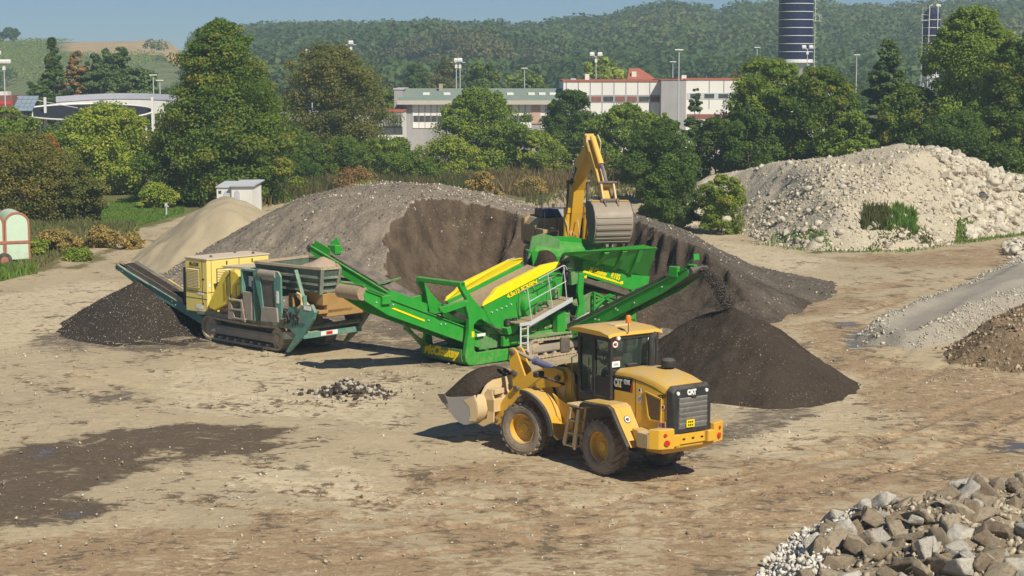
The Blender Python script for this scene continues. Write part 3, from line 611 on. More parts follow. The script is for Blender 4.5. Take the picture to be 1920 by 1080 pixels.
# --- rubble in the right foreground
M_RB = dirtmat('rubble_dirt', (.24, .19, .13), (.33, .27, .19), (.42, .36, .27), 9, fine=8, bstr=1, dist=.07)
fg = [G(1424, 1090), G(1458, 1045), G(1500, 1012), G(1570, 992), G(1640, 990), G(1700, 975), G(1745, 955), G(1790, 940), G(1860, 940), G(1990, 945), (14.5, 39.5), (14.5, 31), (8, 30), (5.0, 33.5)]
def hg(x, y, d):
    cap = np.interp(x, [4.5, 6.2, 7.4, 8.8, 9.6, 11, 14], [.35, .50, .7, 1.1, 1.12, .85, .6])+.25*fbm(x*.7, y*.7, s=93)
    return np.minimum(np.maximum(d, 0)*.55, cap)+.1*fbm(x*1.7, y*1.7, s=94)*sst(0, .4, d)
o, zg_ = mound('rubble_pile', fg, hg, .1, M_RB, 'dirt core of the rubble pile in the right foreground', 'rubble pile')
M_CON = stonemat('broken_concrete', (.22, .165, .11), (.52, .44, .33), (.36, .30, .215), 2.2); M_CONW = stonemat('white_concrete', (.48, .45, .39), (.62, .59, .53), (.55, .51, .44), 1.6)
ANG = [rockmesh('concrete_chunk', *rock(400+k, 'angular'), M_CON, False) for k in range(8)]+[rockmesh('concrete_chunk', *rock(410+k, 'slab'), M_CON, False) for k in range(4)]
ANW = [rockmesh('concrete_chunk', *rock(420+k, 'angular' if k < 4 else 'slab'), M_CONW, False) for k in range(6)]
rg = R(340); x3, y3 = scatter(fg, 1100, 341, .0); lim = x3 > 6.3+(y3-36)*.30
white = x3 < 6.9+.35*fbm(x3, y3, s=95)-.0*(y3)
s3 = .09+.24*rg.random(len(x3))**2.0; k = lim; x3, y3, s3, white = x3[k], y3[k], s3[k], white[k]
o3 = np.argsort(-s3)[:285]
for n_, q in enumerate(o3):
    wh = rg.random() < .30; me = (ANW[rg.integers(6)] if wh else ANG[rg.integers(12)])
    lab = ('whitish' if wh else 'tan')+' broken concrete chunk in the '+('upper' if y3[q] > 39.5 else 'lower')+' part of the foreground rubble pile'
    place(me, 'concrete_chunk', (x3[q], y3[q], float(zg_(x3[q:q+1], y3[q:q+1])[0])+s3[q]*.4), s3[q], rg.random()*6.28, lab, 'concrete chunk', lab.replace('chunk', 'chunks'), .55, rg, (1.15, 1, 1))
for px, py, Yd, s_, tl, me, lab in [(1740, 1000, 36.6, .34, .2, ANW[0], 'large angular white concrete block left of the middle of the rubble'), (1845, 950, 38.0, .42, .15, ANW[1], 'pale flat concrete block at the crest of the rubble pile'),
        (1880, 1000, 36.6, .55, .1, ANW[5], 'broad white concrete slab near the right edge'), (1690, 1002, 37.2, .34, .5, ANG[2], 'long tan block leaning on the left crest of the rubble'), (1770, 1040, 35.3, .34, .3, ANW[2], 'white block below the middle of the rubble pile')]:
    x0, y0, z0 = D(px, py, Yd); place(me, 'concrete_chunk', (x0, y0, z0), s_, rg.random()*2, lab, 'concrete chunk', None, tl, rg)
x3, y3 = scatter(fg, 9000, 342, -.1); k = (x3 < 6.7+(y3-36)*.34+.5*fbm(x3, y3, s=95)); xa, ya = x3[k][:3600], y3[k][:3600]
tag(manystones('white_gravel', np.stack([xa, ya, np.maximum(zg_(xa, ya), 0)+.04+.12*R(4).random(len(xa))], 1), .035+.085*R(343).random(len(xa))**2, chipmat('white_chips', (.44, .41, .36), (.74, .71, .65)), 344), 'angular white gravel at the left foot of the foreground rubble', 'gravel', kind='stuff')
k = ~k; xa, ya = x3[k][:3000], y3[k][:3000]
tag(manystones('rubble_bits', np.stack([xa, ya, np.maximum(zg_(xa, ya), 0)+.03], 1), .03+.09*R(345).random(len(xa))**2, chipmat('rubble_chips', (.26, .21, .15), (.55, .49, .39)), 346), 'small tan rubble bits filling the gaps between the concrete chunks', 'rubble', kind='stuff')
# --- small cobble heap in the middle of the yard
hc = G(652, 737); rg = R(350); M_COB = stonemat('cobble', (.55, .49, .40), (.72, .67, .58), (.62, .56, .47), 2)
M_COD = stonemat('asphalt_cobble', (.07, .055, .043), (.14, .11, .085), (.20, .16, .125), 4)
CB = [rockmesh('cobble', *rock(430+k, 'round'), M_COB, True) for k in range(3)]+[rockmesh('asphalt_lump', *rock(440+k), M_COD, False) for k in range(4)]
for k in range(290):
    a, r = rg.random()*6.28, abs(rg.normal())*.9; x0, y0 = hc[0]+math.cos(a)*r*1.05, hc[1]+math.sin(a)*r*.9
    h0 = max(0, .42-.42*(r/1.1)); pale_ = rg.random() < .3; s_ = (.045+.065*rg.random()) if r < 1.6 else .035
    place(CB[rg.integers(3)] if pale_ else CB[3+rg.integers(4)], 'cobble' if pale_ else 'asphalt_lump', (x0, y0, h0*(.6+.4*rg.random())+s_*.4), s_, rg.random()*6, 'pale rounded cobble in the small heap in the middle of the yard' if pale_ else 'dark asphalt lump in the small heap in the middle of the yard',
          'cobble' if pale_ else 'asphalt lump', 'pale cobbles of the small heap' if pale_ else 'dark lumps of the small heap', .6, rg)
# --- loose stones over the yard
rg = R(360); xa = []; ya = []
for (px, py, sx, sy, n) in [(652, 737, 2.4, 2.2, 260), (1350, 830, 3.2, 3.0, 420), (1500, 700, 5, 6, 500), (1700, 700, 3, 3, 420), (1000, 950, 9, 4, 700), (300, 980, 7, 5, 420), (10, 790, 1.6, 3, 200), (700, 590, 2.5, 3, 450), (760, 700, 2, 2, 120), (1400, 450, 8, 8, 600), (1300, 600, 3, 4, 500), (1650, 960, 3, 3, 300), (850, 1000, 12, 8, 700), (150, 660, 4, 2, 250)]:
    c_ = G(px, py); xa.append(c_[0]+rg.normal(size=n)*sx); ya.append(c_[1]+rg.normal(size=n)*sy)
xa, ya = np.concatenate(xa), np.concatenate(ya); k = (np.abs(xa) < 30) & (ya > 30); xa, ya = xa[k], ya[k]
tag(manystones('loose_stones', np.stack([xa, ya, np.full(len(xa), .03)], 1), .012+.04*rg.random(len(xa))**4, chipmat('yard_chips', (.16, .13, .10), (.66, .6, .48)), 361), 'small loose stones scattered over the yard', 'stones', kind='stuff')
# ================================================================ VEGETATION
LM = {}
LM['linden'] = leafmat('linden_leaves', (0.073, 0.143, 0.021), (0.170, 0.259, 0.035), (0.426, 0.310, 0.052))
LM['locust'] = leafmat('locust_leaves', (0.128, 0.221, 0.032), (0.271, 0.375, 0.050), (0.426, 0.491, 0.070))
LM['lime'] = leafmat('lime_leaves', (0.242, 0.336, 0.039), (0.398, 0.478, 0.062), (0.567, 0.544, 0.088))
LM['dark'] = leafmat('dark_leaves', (0.056, 0.117, 0.023), (0.120, 0.202, 0.035), (0.170, 0.259, 0.044))
LM['brown'] = leafmat('browning_leaves', (.12, .15, .035), (.22, .22, .055), (.34, .24, .08))
LM['autumn'] = leafmat('autumn_leaves', (.13, .155, .035), (.26, .24, .055), (.38, .24, .08))
LM['red'] = leafmat('red_leaves', (0.368, 0.155, 0.044), (0.600, 0.221, 0.070), (0.600, 0.336, 0.088))
LM['pine'] = leafmat('pine_needles', (0.062, 0.120, 0.035), (0.120, 0.186, 0.056), (0.212, 0.259, 0.070), tr=.12)
LM['spruce'] = leafmat('spruce_needles', (0.051, 0.099, 0.024), (0.102, 0.155, 0.035), (0.170, 0.221, 0.052), tr=.12)
LM['rust'] = leafmat('rusty_needles', (0.227, 0.143, 0.052), (0.340, 0.207, 0.079), (0.454, 0.233, 0.088), tr=.12)
LM['shrub'] = leafmat('shrub_leaves', (0.142, 0.233, 0.035), (0.312, 0.389, 0.052), (0.539, 0.466, 0.088))
LM['dryweed'] = leafmat('dry_weeds', (0.255, 0.207, 0.070), (0.454, 0.336, 0.105), (0.600, 0.389, 0.140), tr=.3)
T = tree
T('conifer', 112, 66, 232, 96, LM['spruce'], 'tall dark spruce, tallest of the conifers behind the round canopy', 'conifer', 'spire', clumps=150, per=144, leaf=0.47, flat=.35, group=None)
T('conifer', 156, 92, 236, 86, LM['rust'], 'rusty brown conifer beside the tall dark spruce', 'conifer', 'cone', clumps=120, per=128, leaf=0.47, flat=.35)
T('conifer', 190, 96, 236, 84, LM['pine'], 'green conifer between the rusty conifer and the bluish one', 'conifer', 'cone', clumps=120, per=128, leaf=0.47, flat=.35)
T('conifer', 212, 88, 240, 78, LM['pine'], 'slender green conifer behind the canopy, left of the pointed one with bare top', 'conifer', 'cone', clumps=110, per=128, leaf=0.47, flat=.35)
T('conifer', 238, 84, 232, 90, LM['pine'], 'pointed bluish conifer, rightmost of the tall ones behind the canopy', 'conifer', 'cone', clumps=120, per=144, leaf=0.47, flat=.35)
T('pine_tree', 266, 126, 226, 116, LM['pine'], 'broad low pine right of the pointed conifers behind the canopy', 'pine tree', 'round', clumps=90, per=144, leaf=0.47, flat=.4)
T('pine_tree', 84, 150, 226, 70, LM['spruce'], 'low dark conifer left of the tall spruce behind the canopy', 'pine tree', 'round', clumps=70, per=128, leaf=0.47, flat=.4)
T('linden_tree', 424, 34, 139, 292, LM['linden'], 'big dense dark green tree behind the white cabin', 'tree', 'cone', clumps=420, per=241, leaf=0.24, flat=.5, zbot=.02)
T('locust_tree', 626, 84, 173, 216, LM['brown'], 'browning green tree to the right of the big dark tree', 'tree', 'round', clumps=230, per=231, leaf=0.23, zbot=.16, th=.28)
T('locust_tree', 212, 196, 150, 190, LM['lime'], 'lime green feathery tree in front of the round canopy', 'tree', 'round', clumps=150, per=231, leaf=0.23, zbot=.02)
T('locust_tree', 130, 232, 154, 130, LM['locust'], 'green bushy tree between the autumn bush and the lime tree', 'tree', 'round', clumps=90, per=210, leaf=0.23, zbot=.02)
T('leafy_tree', 10, 202, 156, 170, LM['locust'], 'green tree at the left edge behind the autumn bush', 'tree', 'round', clumps=110, per=210, leaf=0.24, zbot=.02)
T('autumn_bush', 52, 262, 122, 250, LM['autumn'], 'large yellow brown autumn bush at the left edge', 'bush', 'round', clumps=190, per=231, leaf=0.18, low=True, zbot=.02)
T('autumn_bush', 96, 250, 128, 66, LM['red'], 'reddish bush poking out behind the yellow brown bush', 'bush', 'round', clumps=50, per=189, leaf=0.18, low=True, zbot=.3)
T('autumn_bush', 150, 310, 121, 120, LM['brown'], 'olive bush at the edge of the green lawn', 'bush', 'round', clumps=70, per=210, leaf=0.18, low=True, zbot=.02)
T('locust_tree', 902, 166, 176, 150, LM['locust'], 'feathery green tree in front of the green roofed building', 'tree', 'round', clumps=190, per=231, leaf=0.23, zbot=.02)
T('locust_tree', 845, 258, 170, 118, LM['lime'], 'yellow green shrubby tree left of the feathery green one', 'tree', 'round', clumps=80, per=231, leaf=0.19, zbot=.02)
T('leafy_tree', 950, 225, 180, 110, LM['dark'], 'dark green tree just right of the feathery green one', 'tree', 'round', clumps=80, per=231, leaf=0.23, zbot=.02)
T('leafy_tree', 1071, 168, 182, 104, LM['dark'], 'smooth dense dark tree in front of the white building', 'tree', 'round', clumps=120, per=273, leaf=0.23, zbot=.22, flat=.8)
T('shrub', 1032, 268, 172, 84, LM['shrub'], 'low yellowish shrub left of the white door panel', 'shrub', 'round', clumps=40, per=189, leaf=0.19, low=True, zbot=.02)
T('leafy_tree', 1166, 196, 174, 130, LM['locust'], 'green tree right of the excavator boom', 'tree', 'round', clumps=120, per=231, leaf=0.22, zbot=.02)
T('leafy_tree', 1238, 222, 140, 150, LM['dark'], 'bushy dark tree between the boom and the boulder mound', 'tree', 'round', clumps=130, per=231, leaf=0.22, zbot=.02)
T('pine_tree', 1299, 152, 162, 56, LM['pine'], 'small young pine in front of the white building', 'pine tree', 'cone', clumps=60, per=189, leaf=0.24, flat=.4)
T('leafy_tree', 1342, 222, 146, 120, LM['linden'], 'green tree below the young pine', 'tree', 'round', clumps=90, per=231, leaf=0.22, zbot=.02)
T('acacia_tree', 1436, 104, 148, 180, LM['locust'], 'tall loose acacia in front of the blue silo', 'tree', 'round', clumps=230, per=220, leaf=0.23, zbot=.05)
T('acacia_tree', 1532, 124, 144, 170, LM['linden'], 'acacia to the right of the loose one, darker green', 'tree', 'round', clumps=210, per=220, leaf=0.23, zbot=.03)
T('pine_tree', 1655, 66, 152, 120, LM['pine'], 'tall dark pine between the two silos', 'pine tree', 'cone', clumps=170, per=220, leaf=0.29, flat=.4)
T('acacia_tree', 1700, 160, 142, 170, LM['linden'], 'green tree in front of the tall dark pine', 'tree', 'round', clumps=150, per=220, leaf=0.23, zbot=.02)
T('acacia_tree', 1806, 8, 141, 200, LM['locust'], 'tallest acacia at the right, rising above the hills', 'tree', 'round', clumps=300, per=220, leaf=0.23, zbot=.05)
T('acacia_tree', 1905, 52, 137, 170, LM['linden'], 'dark acacia at the right edge', 'tree', 'round', clumps=220, per=220, leaf=0.23, zbot=.04)
T('acacia_tree', 1790, 210, 134, 190, LM['dark'], 'low dark bushy tree behind the boulder mound', 'tree', 'round', clumps=110, per=220, leaf=0.22, zbot=.02)
T('bush', 1262, 306, 116, 116, LM['dark'], 'dark green bush left of the boulder mound', 'bush', 'round', clumps=90, per=252, leaf=0.16, low=True, zbot=.02)
T('bush', 1352, 326, 113, 96, LM['shrub'], 'olive bush growing on the left end of the boulder mound', 'bush', 'round', clumps=70, per=231, leaf=0.15, low=True, zbot=.02)
T('bush', 1226, 350, 118, 66, LM['locust'], 'small bush at the edge of the gravel track', 'bush', 'round', clumps=36, per=210, leaf=0.15, low=True, zbot=.02)
T('shrub', 556, 292, 158, 110, LM['dark'], 'dark shrub to the right of the white cabin', 'shrub', 'round', clumps=60, per=210, leaf=0.18, low=True, zbot=.02)
T('shrub', 640, 262, 164, 130, LM['linden'], 'green shrub under the browning tree', 'shrub', 'round', clumps=80, per=210, leaf=0.19, low=True, zbot=.02)
T('shrub', 714, 258, 166, 110, LM['locust'], 'light green shrub left of the grey building', 'shrub', 'round', clumps=70, per=210, leaf=0.19, low=True, zbot=.02)
T('shrub', 786, 290, 164, 90, LM['linden'], 'shrub below the grey concrete wall', 'shrub', 'round', clumps=50, per=210, leaf=0.19, low=True, zbot=.02)
T('shrub', 906, 322, 124, 74, LM['dryweed'], 'dry brownish shrub behind the top of the dark grey pile', 'shrub', 'round', clumps=30, per=210, leaf=0.15, low=True, zbot=.02)
T('shrub', 300, 350, 134, 90, LM['lime'], 'bright low shrub at the foot of the big dark tree', 'shrub', 'round', clumps=50, per=210, leaf=0.18, low=True, zbot=.02)
T('shrub', 1110, 280, 168, 70, LM['brown'], 'brownish shrub behind the excavator stick', 'shrub', 'round', clumps=40, per=210, leaf=0.19, low=True, zbot=.02)
for px, yt, Yd, wd, mm, lab in [(196, 428, 104, 62, 'dryweed', 'greyish seeding weed bush in front of the lawn'), (110, 432, 101, 70, 'dryweed', 'greyish weed bush left of the other one by the verge'), (150, 468, 97, 54, 'shrub', 'green weed bush on the verge of the yard'), (70, 452, 98, 50, 'shrub', 'yellowish weed bush just right of the striped tank'), (250, 436, 103, 40, 'dryweed', 'small brown weed bush close to the sand pile'), (1000, 335, 150, 70, 'dryweed', 'dry brown weeds left of the excavator boom'), (670, 318, 150, 90, 'rust', 'reddish brown dry weeds behind the top of the big pile'), (690, 335, 140, 50, 'lime', 'bright green low bush on the dry grass behind the big pile')]:
    T('weed_bush', px, yt, Yd, wd, LM[mm], lab, 'weeds', 'round', clumps=34, per=170, leaf=.15, low=True, zbot=.0, crm=1.7, th=.02)
# weeds growing on the boulder mound: sit on its surface
# trees behind the buildings
for k, (px, yt, Yd, wd, mm, lab) in enumerate([(1126, 106, 300, 104, 'lime', 'round yellow green tree behind the white building'), (782, 118, 340, 60, 'dark', 'dark round tree at the foot of the wooded hill'), (838, 108, 330, 70, 'brown', 'brownish tree behind the green roof'),
        (905, 116, 300, 90, 'linden', 'green tree behind the green roof, right of the brownish one'), (990, 126, 310, 90, 'locust', 'green tree behind the green roof, left of the white building'), (730, 170, 250, 80, 'locust', 'tree left of the grey building'),
        (1380, 128, 320, 70, 'brown', 'brownish tree left of the blue silo'), (1400, 108, 300, 50, 'locust', 'small tree behind the acacia'), (330, 170, 320, 110, 'dark', 'tree behind the canopy to the right'), (20, 165, 330, 60, 'dark', 'dark tree behind the floodlight at far left'),
        (1590, 150, 300, 80, 'dark', 'dark tree between the silos'), (60, 178, 330, 60, 'locust', 'small tree far behind the solar panels')]):
    T('leafy_tree', px, yt, Yd, wd, LM[mm], lab, 'tree', 'round', clumps=60, per=128, leaf=0.62, zbot=.05)
# three trees on the left ridge against the sky
for px, yt, wd, lab in [(14, 60, 20, 'small dark tree on the left skyline'), (36, 50, 30, 'larger round tree on the left skyline'), (2, 62, 18, 'tree at the left end of the skyline')]:
    x0 = (px-960)/FP/_c*735; T('leafy_tree', px, yt, 735, wd, LM['dark'], lab, 'tree', 'round', base=float(hillz(x0, 735.))-.5, clumps=30, per=80, leaf=1.09)
# ---- wooded hill: far wood that reads as one mass
def wood(name, n, seed, test, rmin, rmax, m, label, q=185):
    rg = R(seed); x = rg.uniform(-560, 560, n*6); y = rg.uniform(425, 915, n*6)
    az = 960+x/y*FP*_c; k = (az > -160) & (az < 2080) & test(x, y, az); x, y = x[k][:n], y[k][:n]; z = hillz(x, y)
    r = rg.uniform(rmin, rmax, len(x)); nn = len(x); idx = np.repeat(np.arange(nn), q); d = rg.normal(size=(nn*q, 3)); d[:, 2] = np.abs(d[:, 2])*.9-.15; d /= np.linalg.norm(d, axis=1)[:, None]
    rr = r[idx]*(.78+.3*rg.random(nn*q)); C = np.stack([x[idx], y[idx], z[idx]+r[idx]*.7], 1)+d*rr[:, None]*np.array([1, 1, .95])
    Nn = d+rg.normal(size=d.shape)*.4; Nn /= np.linalg.norm(Nn, axis=1)[:, None]
    V, F = quads(C, Nn, r[idx]*(.13+.17*rg.random(nn*q)), rg, .8); t = np.clip(rg.random(nn)*.55+.9*(fbm(x*.011, y*.011, s=seed))+.25, 0, 1)
    tag(mesh(name, V, F, m, attrs=dict(tint=np.repeat(t[idx]*.8+.2*rg.random(nn*q), 4))), label, 'woods', kind='stuff')
LM['wood'] = leafmat('far_wood', (.045, .095, .03), (.10, .155, .045), (.18, .18, .06), tr=.25)
LM['woodb'] = leafmat('far_wood_pale', (.07, .085, .035), (.12, .12, .05), (.16, .15, .06), tr=.15)
low_ = lambda x, y, az: (az > 660) & (az < 1090) & (y < 590) & (y > 470)
wood('far_wood', 3900, 501, lambda x, y, az: (az > 385) & ~low_(x, y, az) & ~((np.abs(az-1335+ (y-850)*.12) < 16) & (y > 700)), 4.6, 8.4, LM['wood'], 'dense green wood covering the hills behind the buildings')
wood('pale_wood', 460, 502, low_, 3.2, 5.5, LM['woodb'], 'paler brownish wood on the low rise behind the green roof')
wood('hedge_wood', 230, 503, lambda x, y, az: (az < 385) & (((y > 738) & (y < 750) & (az > 255)) | ((y < 520) & (fbm(x*.02, y*.02, s=8) > .15)) | ((y < 640) & (az > 290) & (y > 520))), 1.8, 3.6, LM['wood'], 'hedges and thickets on the vineyard hill at left')
# vineyard rows
rg = R(504); vx = []; 
for row in range(46):
    yy = 520+row*4.7
    xs_ = np.arange(-205, -118, 1.15)+rg.normal()*.3; az = 960+xs_/yy*FP*_c; k = (az < 372) & (sdp(xs_, np.full(xs_.shape, yy), [(-180, 746), (-105, 746), (-105, 620), (-160, 628), (-180, 690)]) < 0) & (fbm(xs_*.03, np.full(xs_.shape, yy*.03), s=12) < .2)
    vx += [(a, yy+.25*rg.normal()) for a in xs_[k]]
vx = np.array(vx); C = np.repeat(np.column_stack([vx, hillz(vx[:, 0], vx[:, 1])+.7]), 4, axis=0)+rg.normal(size=(len(vx)*4, 3))*.35
Nn = rg.normal(size=C.shape)+np.array([0, -.4, .5]); Nn /= np.linalg.norm(Nn, axis=1)[:, None]
V, F = quads(C, Nn, .45+.3*rg.random(len(C)), rg, .8)
tag(mesh('vineyard', V, F, LM['locust'], attrs=dict(tint=np.repeat(rg.random(len(C)), 4))), 'rows of vines across the pale green hill at left', 'vineyard', kind='stuff')
# ---- grass and weeds
def blades(name, poly, n, h, seed, m, label, dens=None, tmul=1, avoid=None, wd=.055, zf=None):
    rg = R(seed); x, y = scatter(poly, n, seed); k = np.ones(len(x), bool)
    if dens: k &= rg.random(len(x)) < dens(x, y)
    x, y = x[k], y[k]; n = len(x); a = rg.random(n)*6.28; hh = h*(.35+.9*rg.random(n)**1.5)*(1+.5*fbm(x*.5, y*.5, s=seed)); ln = rg.normal(size=(n, 2))*.28*hh[:, None]; u = np.stack([np.cos(a), np.sin(a)], 1)*(wd*(.6+.8*rg.random(n)))[:, None]
    z0 = np.zeros(n); P0 = np.column_stack([x, y, z0])
    if zf is not None: P0[:, 2] = zf(x, y)
    V = np.stack([P0-np.column_stack([u, z0]), P0+np.column_stack([u, z0]), P0+np.column_stack([u*.5+ln*.6, hh*.7]), P0+np.column_stack([ln-u*.2, hh])], 1).reshape(-1, 3)
    t = np.clip(.5+.6*fbm(x*.25, y*.25, s=seed+1)+.25*rg.normal(size=n), 0, 1)
    return tag(mesh(name, V, np.arange(4*n).reshape(n, 4), m, attrs=dict(tint=np.repeat(t, 4))), label, 'grass', kind='stuff')
LM['grass'] = leafmat('lawn_grass', (.10, .22, .03), (.16, .28, .045), (.24, .28, .07)); LM['weed'] = leafmat('tall_weeds', (.07, .10, .03), (.14, .14, .045), (.24, .17, .08)); LM['drygrass'] = leafmat('dry_grass', (.14, .12, .05), (.24, .17, .08), (.30, .20, .11)); LM['purple'] = leafmat('seeding_weeds', (.13, .17, .05), (.22, .21, .09), (.28, .22, .13))
blades('lawn_grass', gp([(170, 425), (180, 384), (300, 358), (350, 362), (345, 400), (240, 430)]), 26000, .13, 601, LM['grass'], 'bright green lawn grass behind the sand pile')
blades('verge_weeds', gp([(-60, 540), (0, 524), (60, 510), (110, 484), (200, 456), (262, 432), (250, 420), (170, 425), (160, 400), (60, 395), (-60, 400)]), 26000, .42, 602, LM['purple'], 'tall greyish weeds along the left verge, right of the striped tank')
blades('verge_grass', gp([(-60, 545), (0, 527), (70, 512), (60, 496), (-60, 520)]), 5000, .5, 603, LM['grass'], 'green grass at the foot of the striped tank')
blades('dry_grass', gp([(480, 384), (560, 368), (700, 352), (900, 352), (985, 372), (1080, 350), (1190, 346), (1190, 322), (900, 316), (600, 318), (500, 345)]), 46000, 1.0, 604, LM['drygrass'], 'reddish dry grass belt behind the dark grey pile', lambda x, y: .55+.6*fbm(x*.12, y*.12, s=5))
blades('tall_weeds', gp([(380, 392), (500, 390), (620, 362), (760, 356), (900, 360), (900, 318), (600, 318), (420, 340)]), 34000, 1.0, 605, LM['weed'], 'green tall weeds between the dark grey pile and the trees', lambda x, y: .5-.8*fbm(x*.12, y*.12, s=5))
blades('track_weeds', gp([(985, 396), (1100, 384), (1210, 372), (1240, 400), (1330, 412), (1420, 392), (1400, 340), (1190, 340), (1080, 352), (985, 372)]), 9000, .5, 606, LM['weed'], 'weeds beside the gravel track behind the excavator', lambda x, y: .35+.8*fbm(x*.2, y*.2, s=6))
blades('mound_weeds', gp([(1400, 456), (1520, 474), (1700, 474), (1830, 455), (1960, 436), (1960, 430), (1830, 447), (1700, 466), (1520, 469)]), 5200, .2, 607, LM['grass'], 'low grass fringe along the foot of the boulder mound', lambda x, y: .5+.8*fbm(x*.2, y*.2, s=7))
blades('edge_grass', gp([(1880, 400), (2000, 400), (2100, 330), (1880, 340)]), 3000, .8, 608, LM['drygrass'], 'dry yellow grass right of the boulder mound')

for pts, n, h_, sd_, mm, lab in [([(1616, 432), (1668, 436), (1664, 396), (1622, 394)], 900, .5, 611, 'weed', 'olive weed clump, left one of the pair on the mound face'), ([(1664, 440), (1718, 444), (1716, 400), (1676, 392)], 1300, .55, 612, 'grass', 'green weed clump, right one of the pair on the mound face'), ([(1790, 462), (1832, 462), (1826, 420), (1796, 416)], 700, .3, 613, 'grass', 'low green weeds between the mound face and the boulder shoulder'), ([(1440, 460), (1560, 474), (1560, 450), (1450, 440)], 700, .2, 614, 'grass', 'thin weeds at the left foot of the boulder mound'), ([(1620, 474), (1760, 470), (1740, 430), (1650, 440)], 900, .2, 615, 'weed', 'thin weeds along the foot below the weed pair')]:
    q = []
    for px, py in pts:             # walk down the sight line to the mound surface
        d_ = ray(px, py); t_ = 95/d_[1]
        while t_*d_[1] < 130 and CAMH+d_[2]*t_ > float(zp(np.array([d_[0]*t_]), np.array([d_[1]*t_]))[0]): t_ += .15/d_[1]
        q.append((d_[0]*t_, d_[1]*t_))
    blades('mound_weeds', q, n, h_, sd_, LM[mm], lab, zf=zp, wd=.06)
T('leafy_tree', 1112, 222, 176, 90, LM['locust'], 'green tree behind the top of the excavator boom', 'tree', 'round', clumps=80, per=220, leaf=.23, zbot=.02)
T('leafy_tree', 1216, 206, 160, 110, LM['locust'], 'green tree beside the tall slim street light', 'tree', 'round', clumps=90, per=220, leaf=.23, zbot=.02)
T('leafy_tree', 1006, 246, 178, 80, LM['lime'], 'yellow green small tree left of the smooth dark tree', 'tree', 'round', clumps=60, per=220, leaf=.23, zbot=.02)
T('leafy_tree', 1400, 200, 140, 130, LM['dark'], 'dark tree right behind the left end of the boulder mound', 'tree', 'round', clumps=90, per=220, leaf=.23, zbot=.02)
T('leafy_tree', 745, 262, 176, 100, LM['locust'], 'bushy tree hiding the foot of the grey block', 'tree', 'round', clumps=70, per=200, leaf=.23, zbot=.02)
T('leafy_tree', 560, 250, 165, 130, LM['dark'], 'dark tree between the big dark tree and the browning one', 'tree', 'round', clumps=90, per=200, leaf=.23, zbot=.02)
T('leafy_tree', 1580, 205, 140, 120, LM['locust'], 'tree left of the tall dark pine', 'tree', 'round', clumps=80, per=220, leaf=.23, zbot=.02)
# ================================================================ MACHINE MATERIALS
def paint(name, c, dust=(.42, .34, .23), amt=.5, rough=.42, side=.12, spec=.45, low=.8):
    m = mat(name, rough, spec); ge = N(m, 'ShaderNodeNewGeometry'); s_ = N(m, 'ShaderNodeSeparateXYZ'); L(m, ge.outputs['True Normal'], s_.inputs[0])
    up = mapr(m, s_.outputs[2], .25, .9, side, amt); n1 = noise(m, 2.2, 6, .65); n2 = noise(m, 9, 5, .7)
    f = mth(m, 'MULTIPLY', up, mapr(m, mth(m, 'ADD', mth(m, 'MULTIPLY', n1, .7), mth(m, 'MULTIPLY', n2, .3)), .35, .62, .25, 1.5))
    sz = N(m, 'ShaderNodeSeparateXYZ'); tco = N(m, 'ShaderNodeTexCoord'); L(m, tco.outputs['Object'], sz.inputs[0]); lowd = mth(m, 'MULTIPLY', mapr(m, sz.outputs[2], .3, 1.9, .75, .0), mapr(m, noise(m, 3.5, 7, .75), .42, .62)); f = mth(m, 'MAXIMUM', f, mth(m, 'MULTIPLY', lowd, low))
    strk = mth(m, 'MULTIPLY', mapr(m, noise(m, 5, 6, .7, sc=(1, 1, .22)), .55, .75), .35*low); f = mth(m, 'ADD', f, strk)
    f = mth(m, 'MINIMUM', f, 1.0); cc = mix(m, mapr(m, n1, .3, .7), c, tuple(min(1, v*1.12) for v in c)); setc(m, mix(m, f, cc, dust))
    L(m, mapr(m, f, 0, 1, rough, .95), BS(m).inputs['Roughness']); bump(m, n2, .08, .02); return m
Yw = paint('yellow_paint', (.66, .37, .012), (.50, .37, .18), .72, .36, .10); Yl = paint('yellow_paint_light', (.80, .50, .02), amt=.5)
YD = paint('dusty_yellow', (.64, .44, .17), (.56, .46, .30), .8, .6, .55); BK = paint('black_plastic', (.018, .019, .022), (.20, .17, .13), .45, .5, .06)
DK = paint('dark_steel', (.05, .048, .045), (.24, .19, .14), .8, .6, .3); RB = paint('tyre_rubber', (.075, .068, .060), (.30, .235, .16), .9, .85, .75, .2)
RS = paint('tyre_sidewall', (.11, .10, .088), (.31, .25, .18), .7, .8, .75, .2)
SL = paint('worn_steel', (.30, .30, .30), (.36, .30, .22), .6, .38, .25); GV = paint('galvanised', (.46, .50, .53), (.42, .38, .31), .5, .5, .12)
GR = paint('green_paint', (.004, .28, .02), (.34, .33, .17), .34, .36, .06, low=.5); GD = paint('green_dusty', (.015, .22, .035), (.36, .33, .22), .75, .6, .3)
YS = paint('bright_yellow', (.88, .70, .0), amt=.15, rough=.4, side=.02, low=.2); TE = paint('teal_paint', (.015, .20, .17), (.42, .37, .27), .75, .5, .22)
TD = paint('teal_dusty', (.035, .12, .095), (.40, .34, .25), .9, .7, .45); CY = paint('cream_yellow', (.78, .64, .17), (.58, .48, .34), .8, .5, .05, low=.5)
GY = paint('guard_yellow', (.72, .56, .03), (.55, .45, .25), .5, .5, .12); TRK = paint('track_steel', (.20, .165, .12), (.42, .34, .235), 1.3, .9, 1.1)
TRG = paint('track_grey', (.22, .21, .20), (.38, .31, .22), .8, .7, .45); BELT = paint('belt_rubber', (.045, .045, .05), (.30, .25, .19), .5, .6, .15)
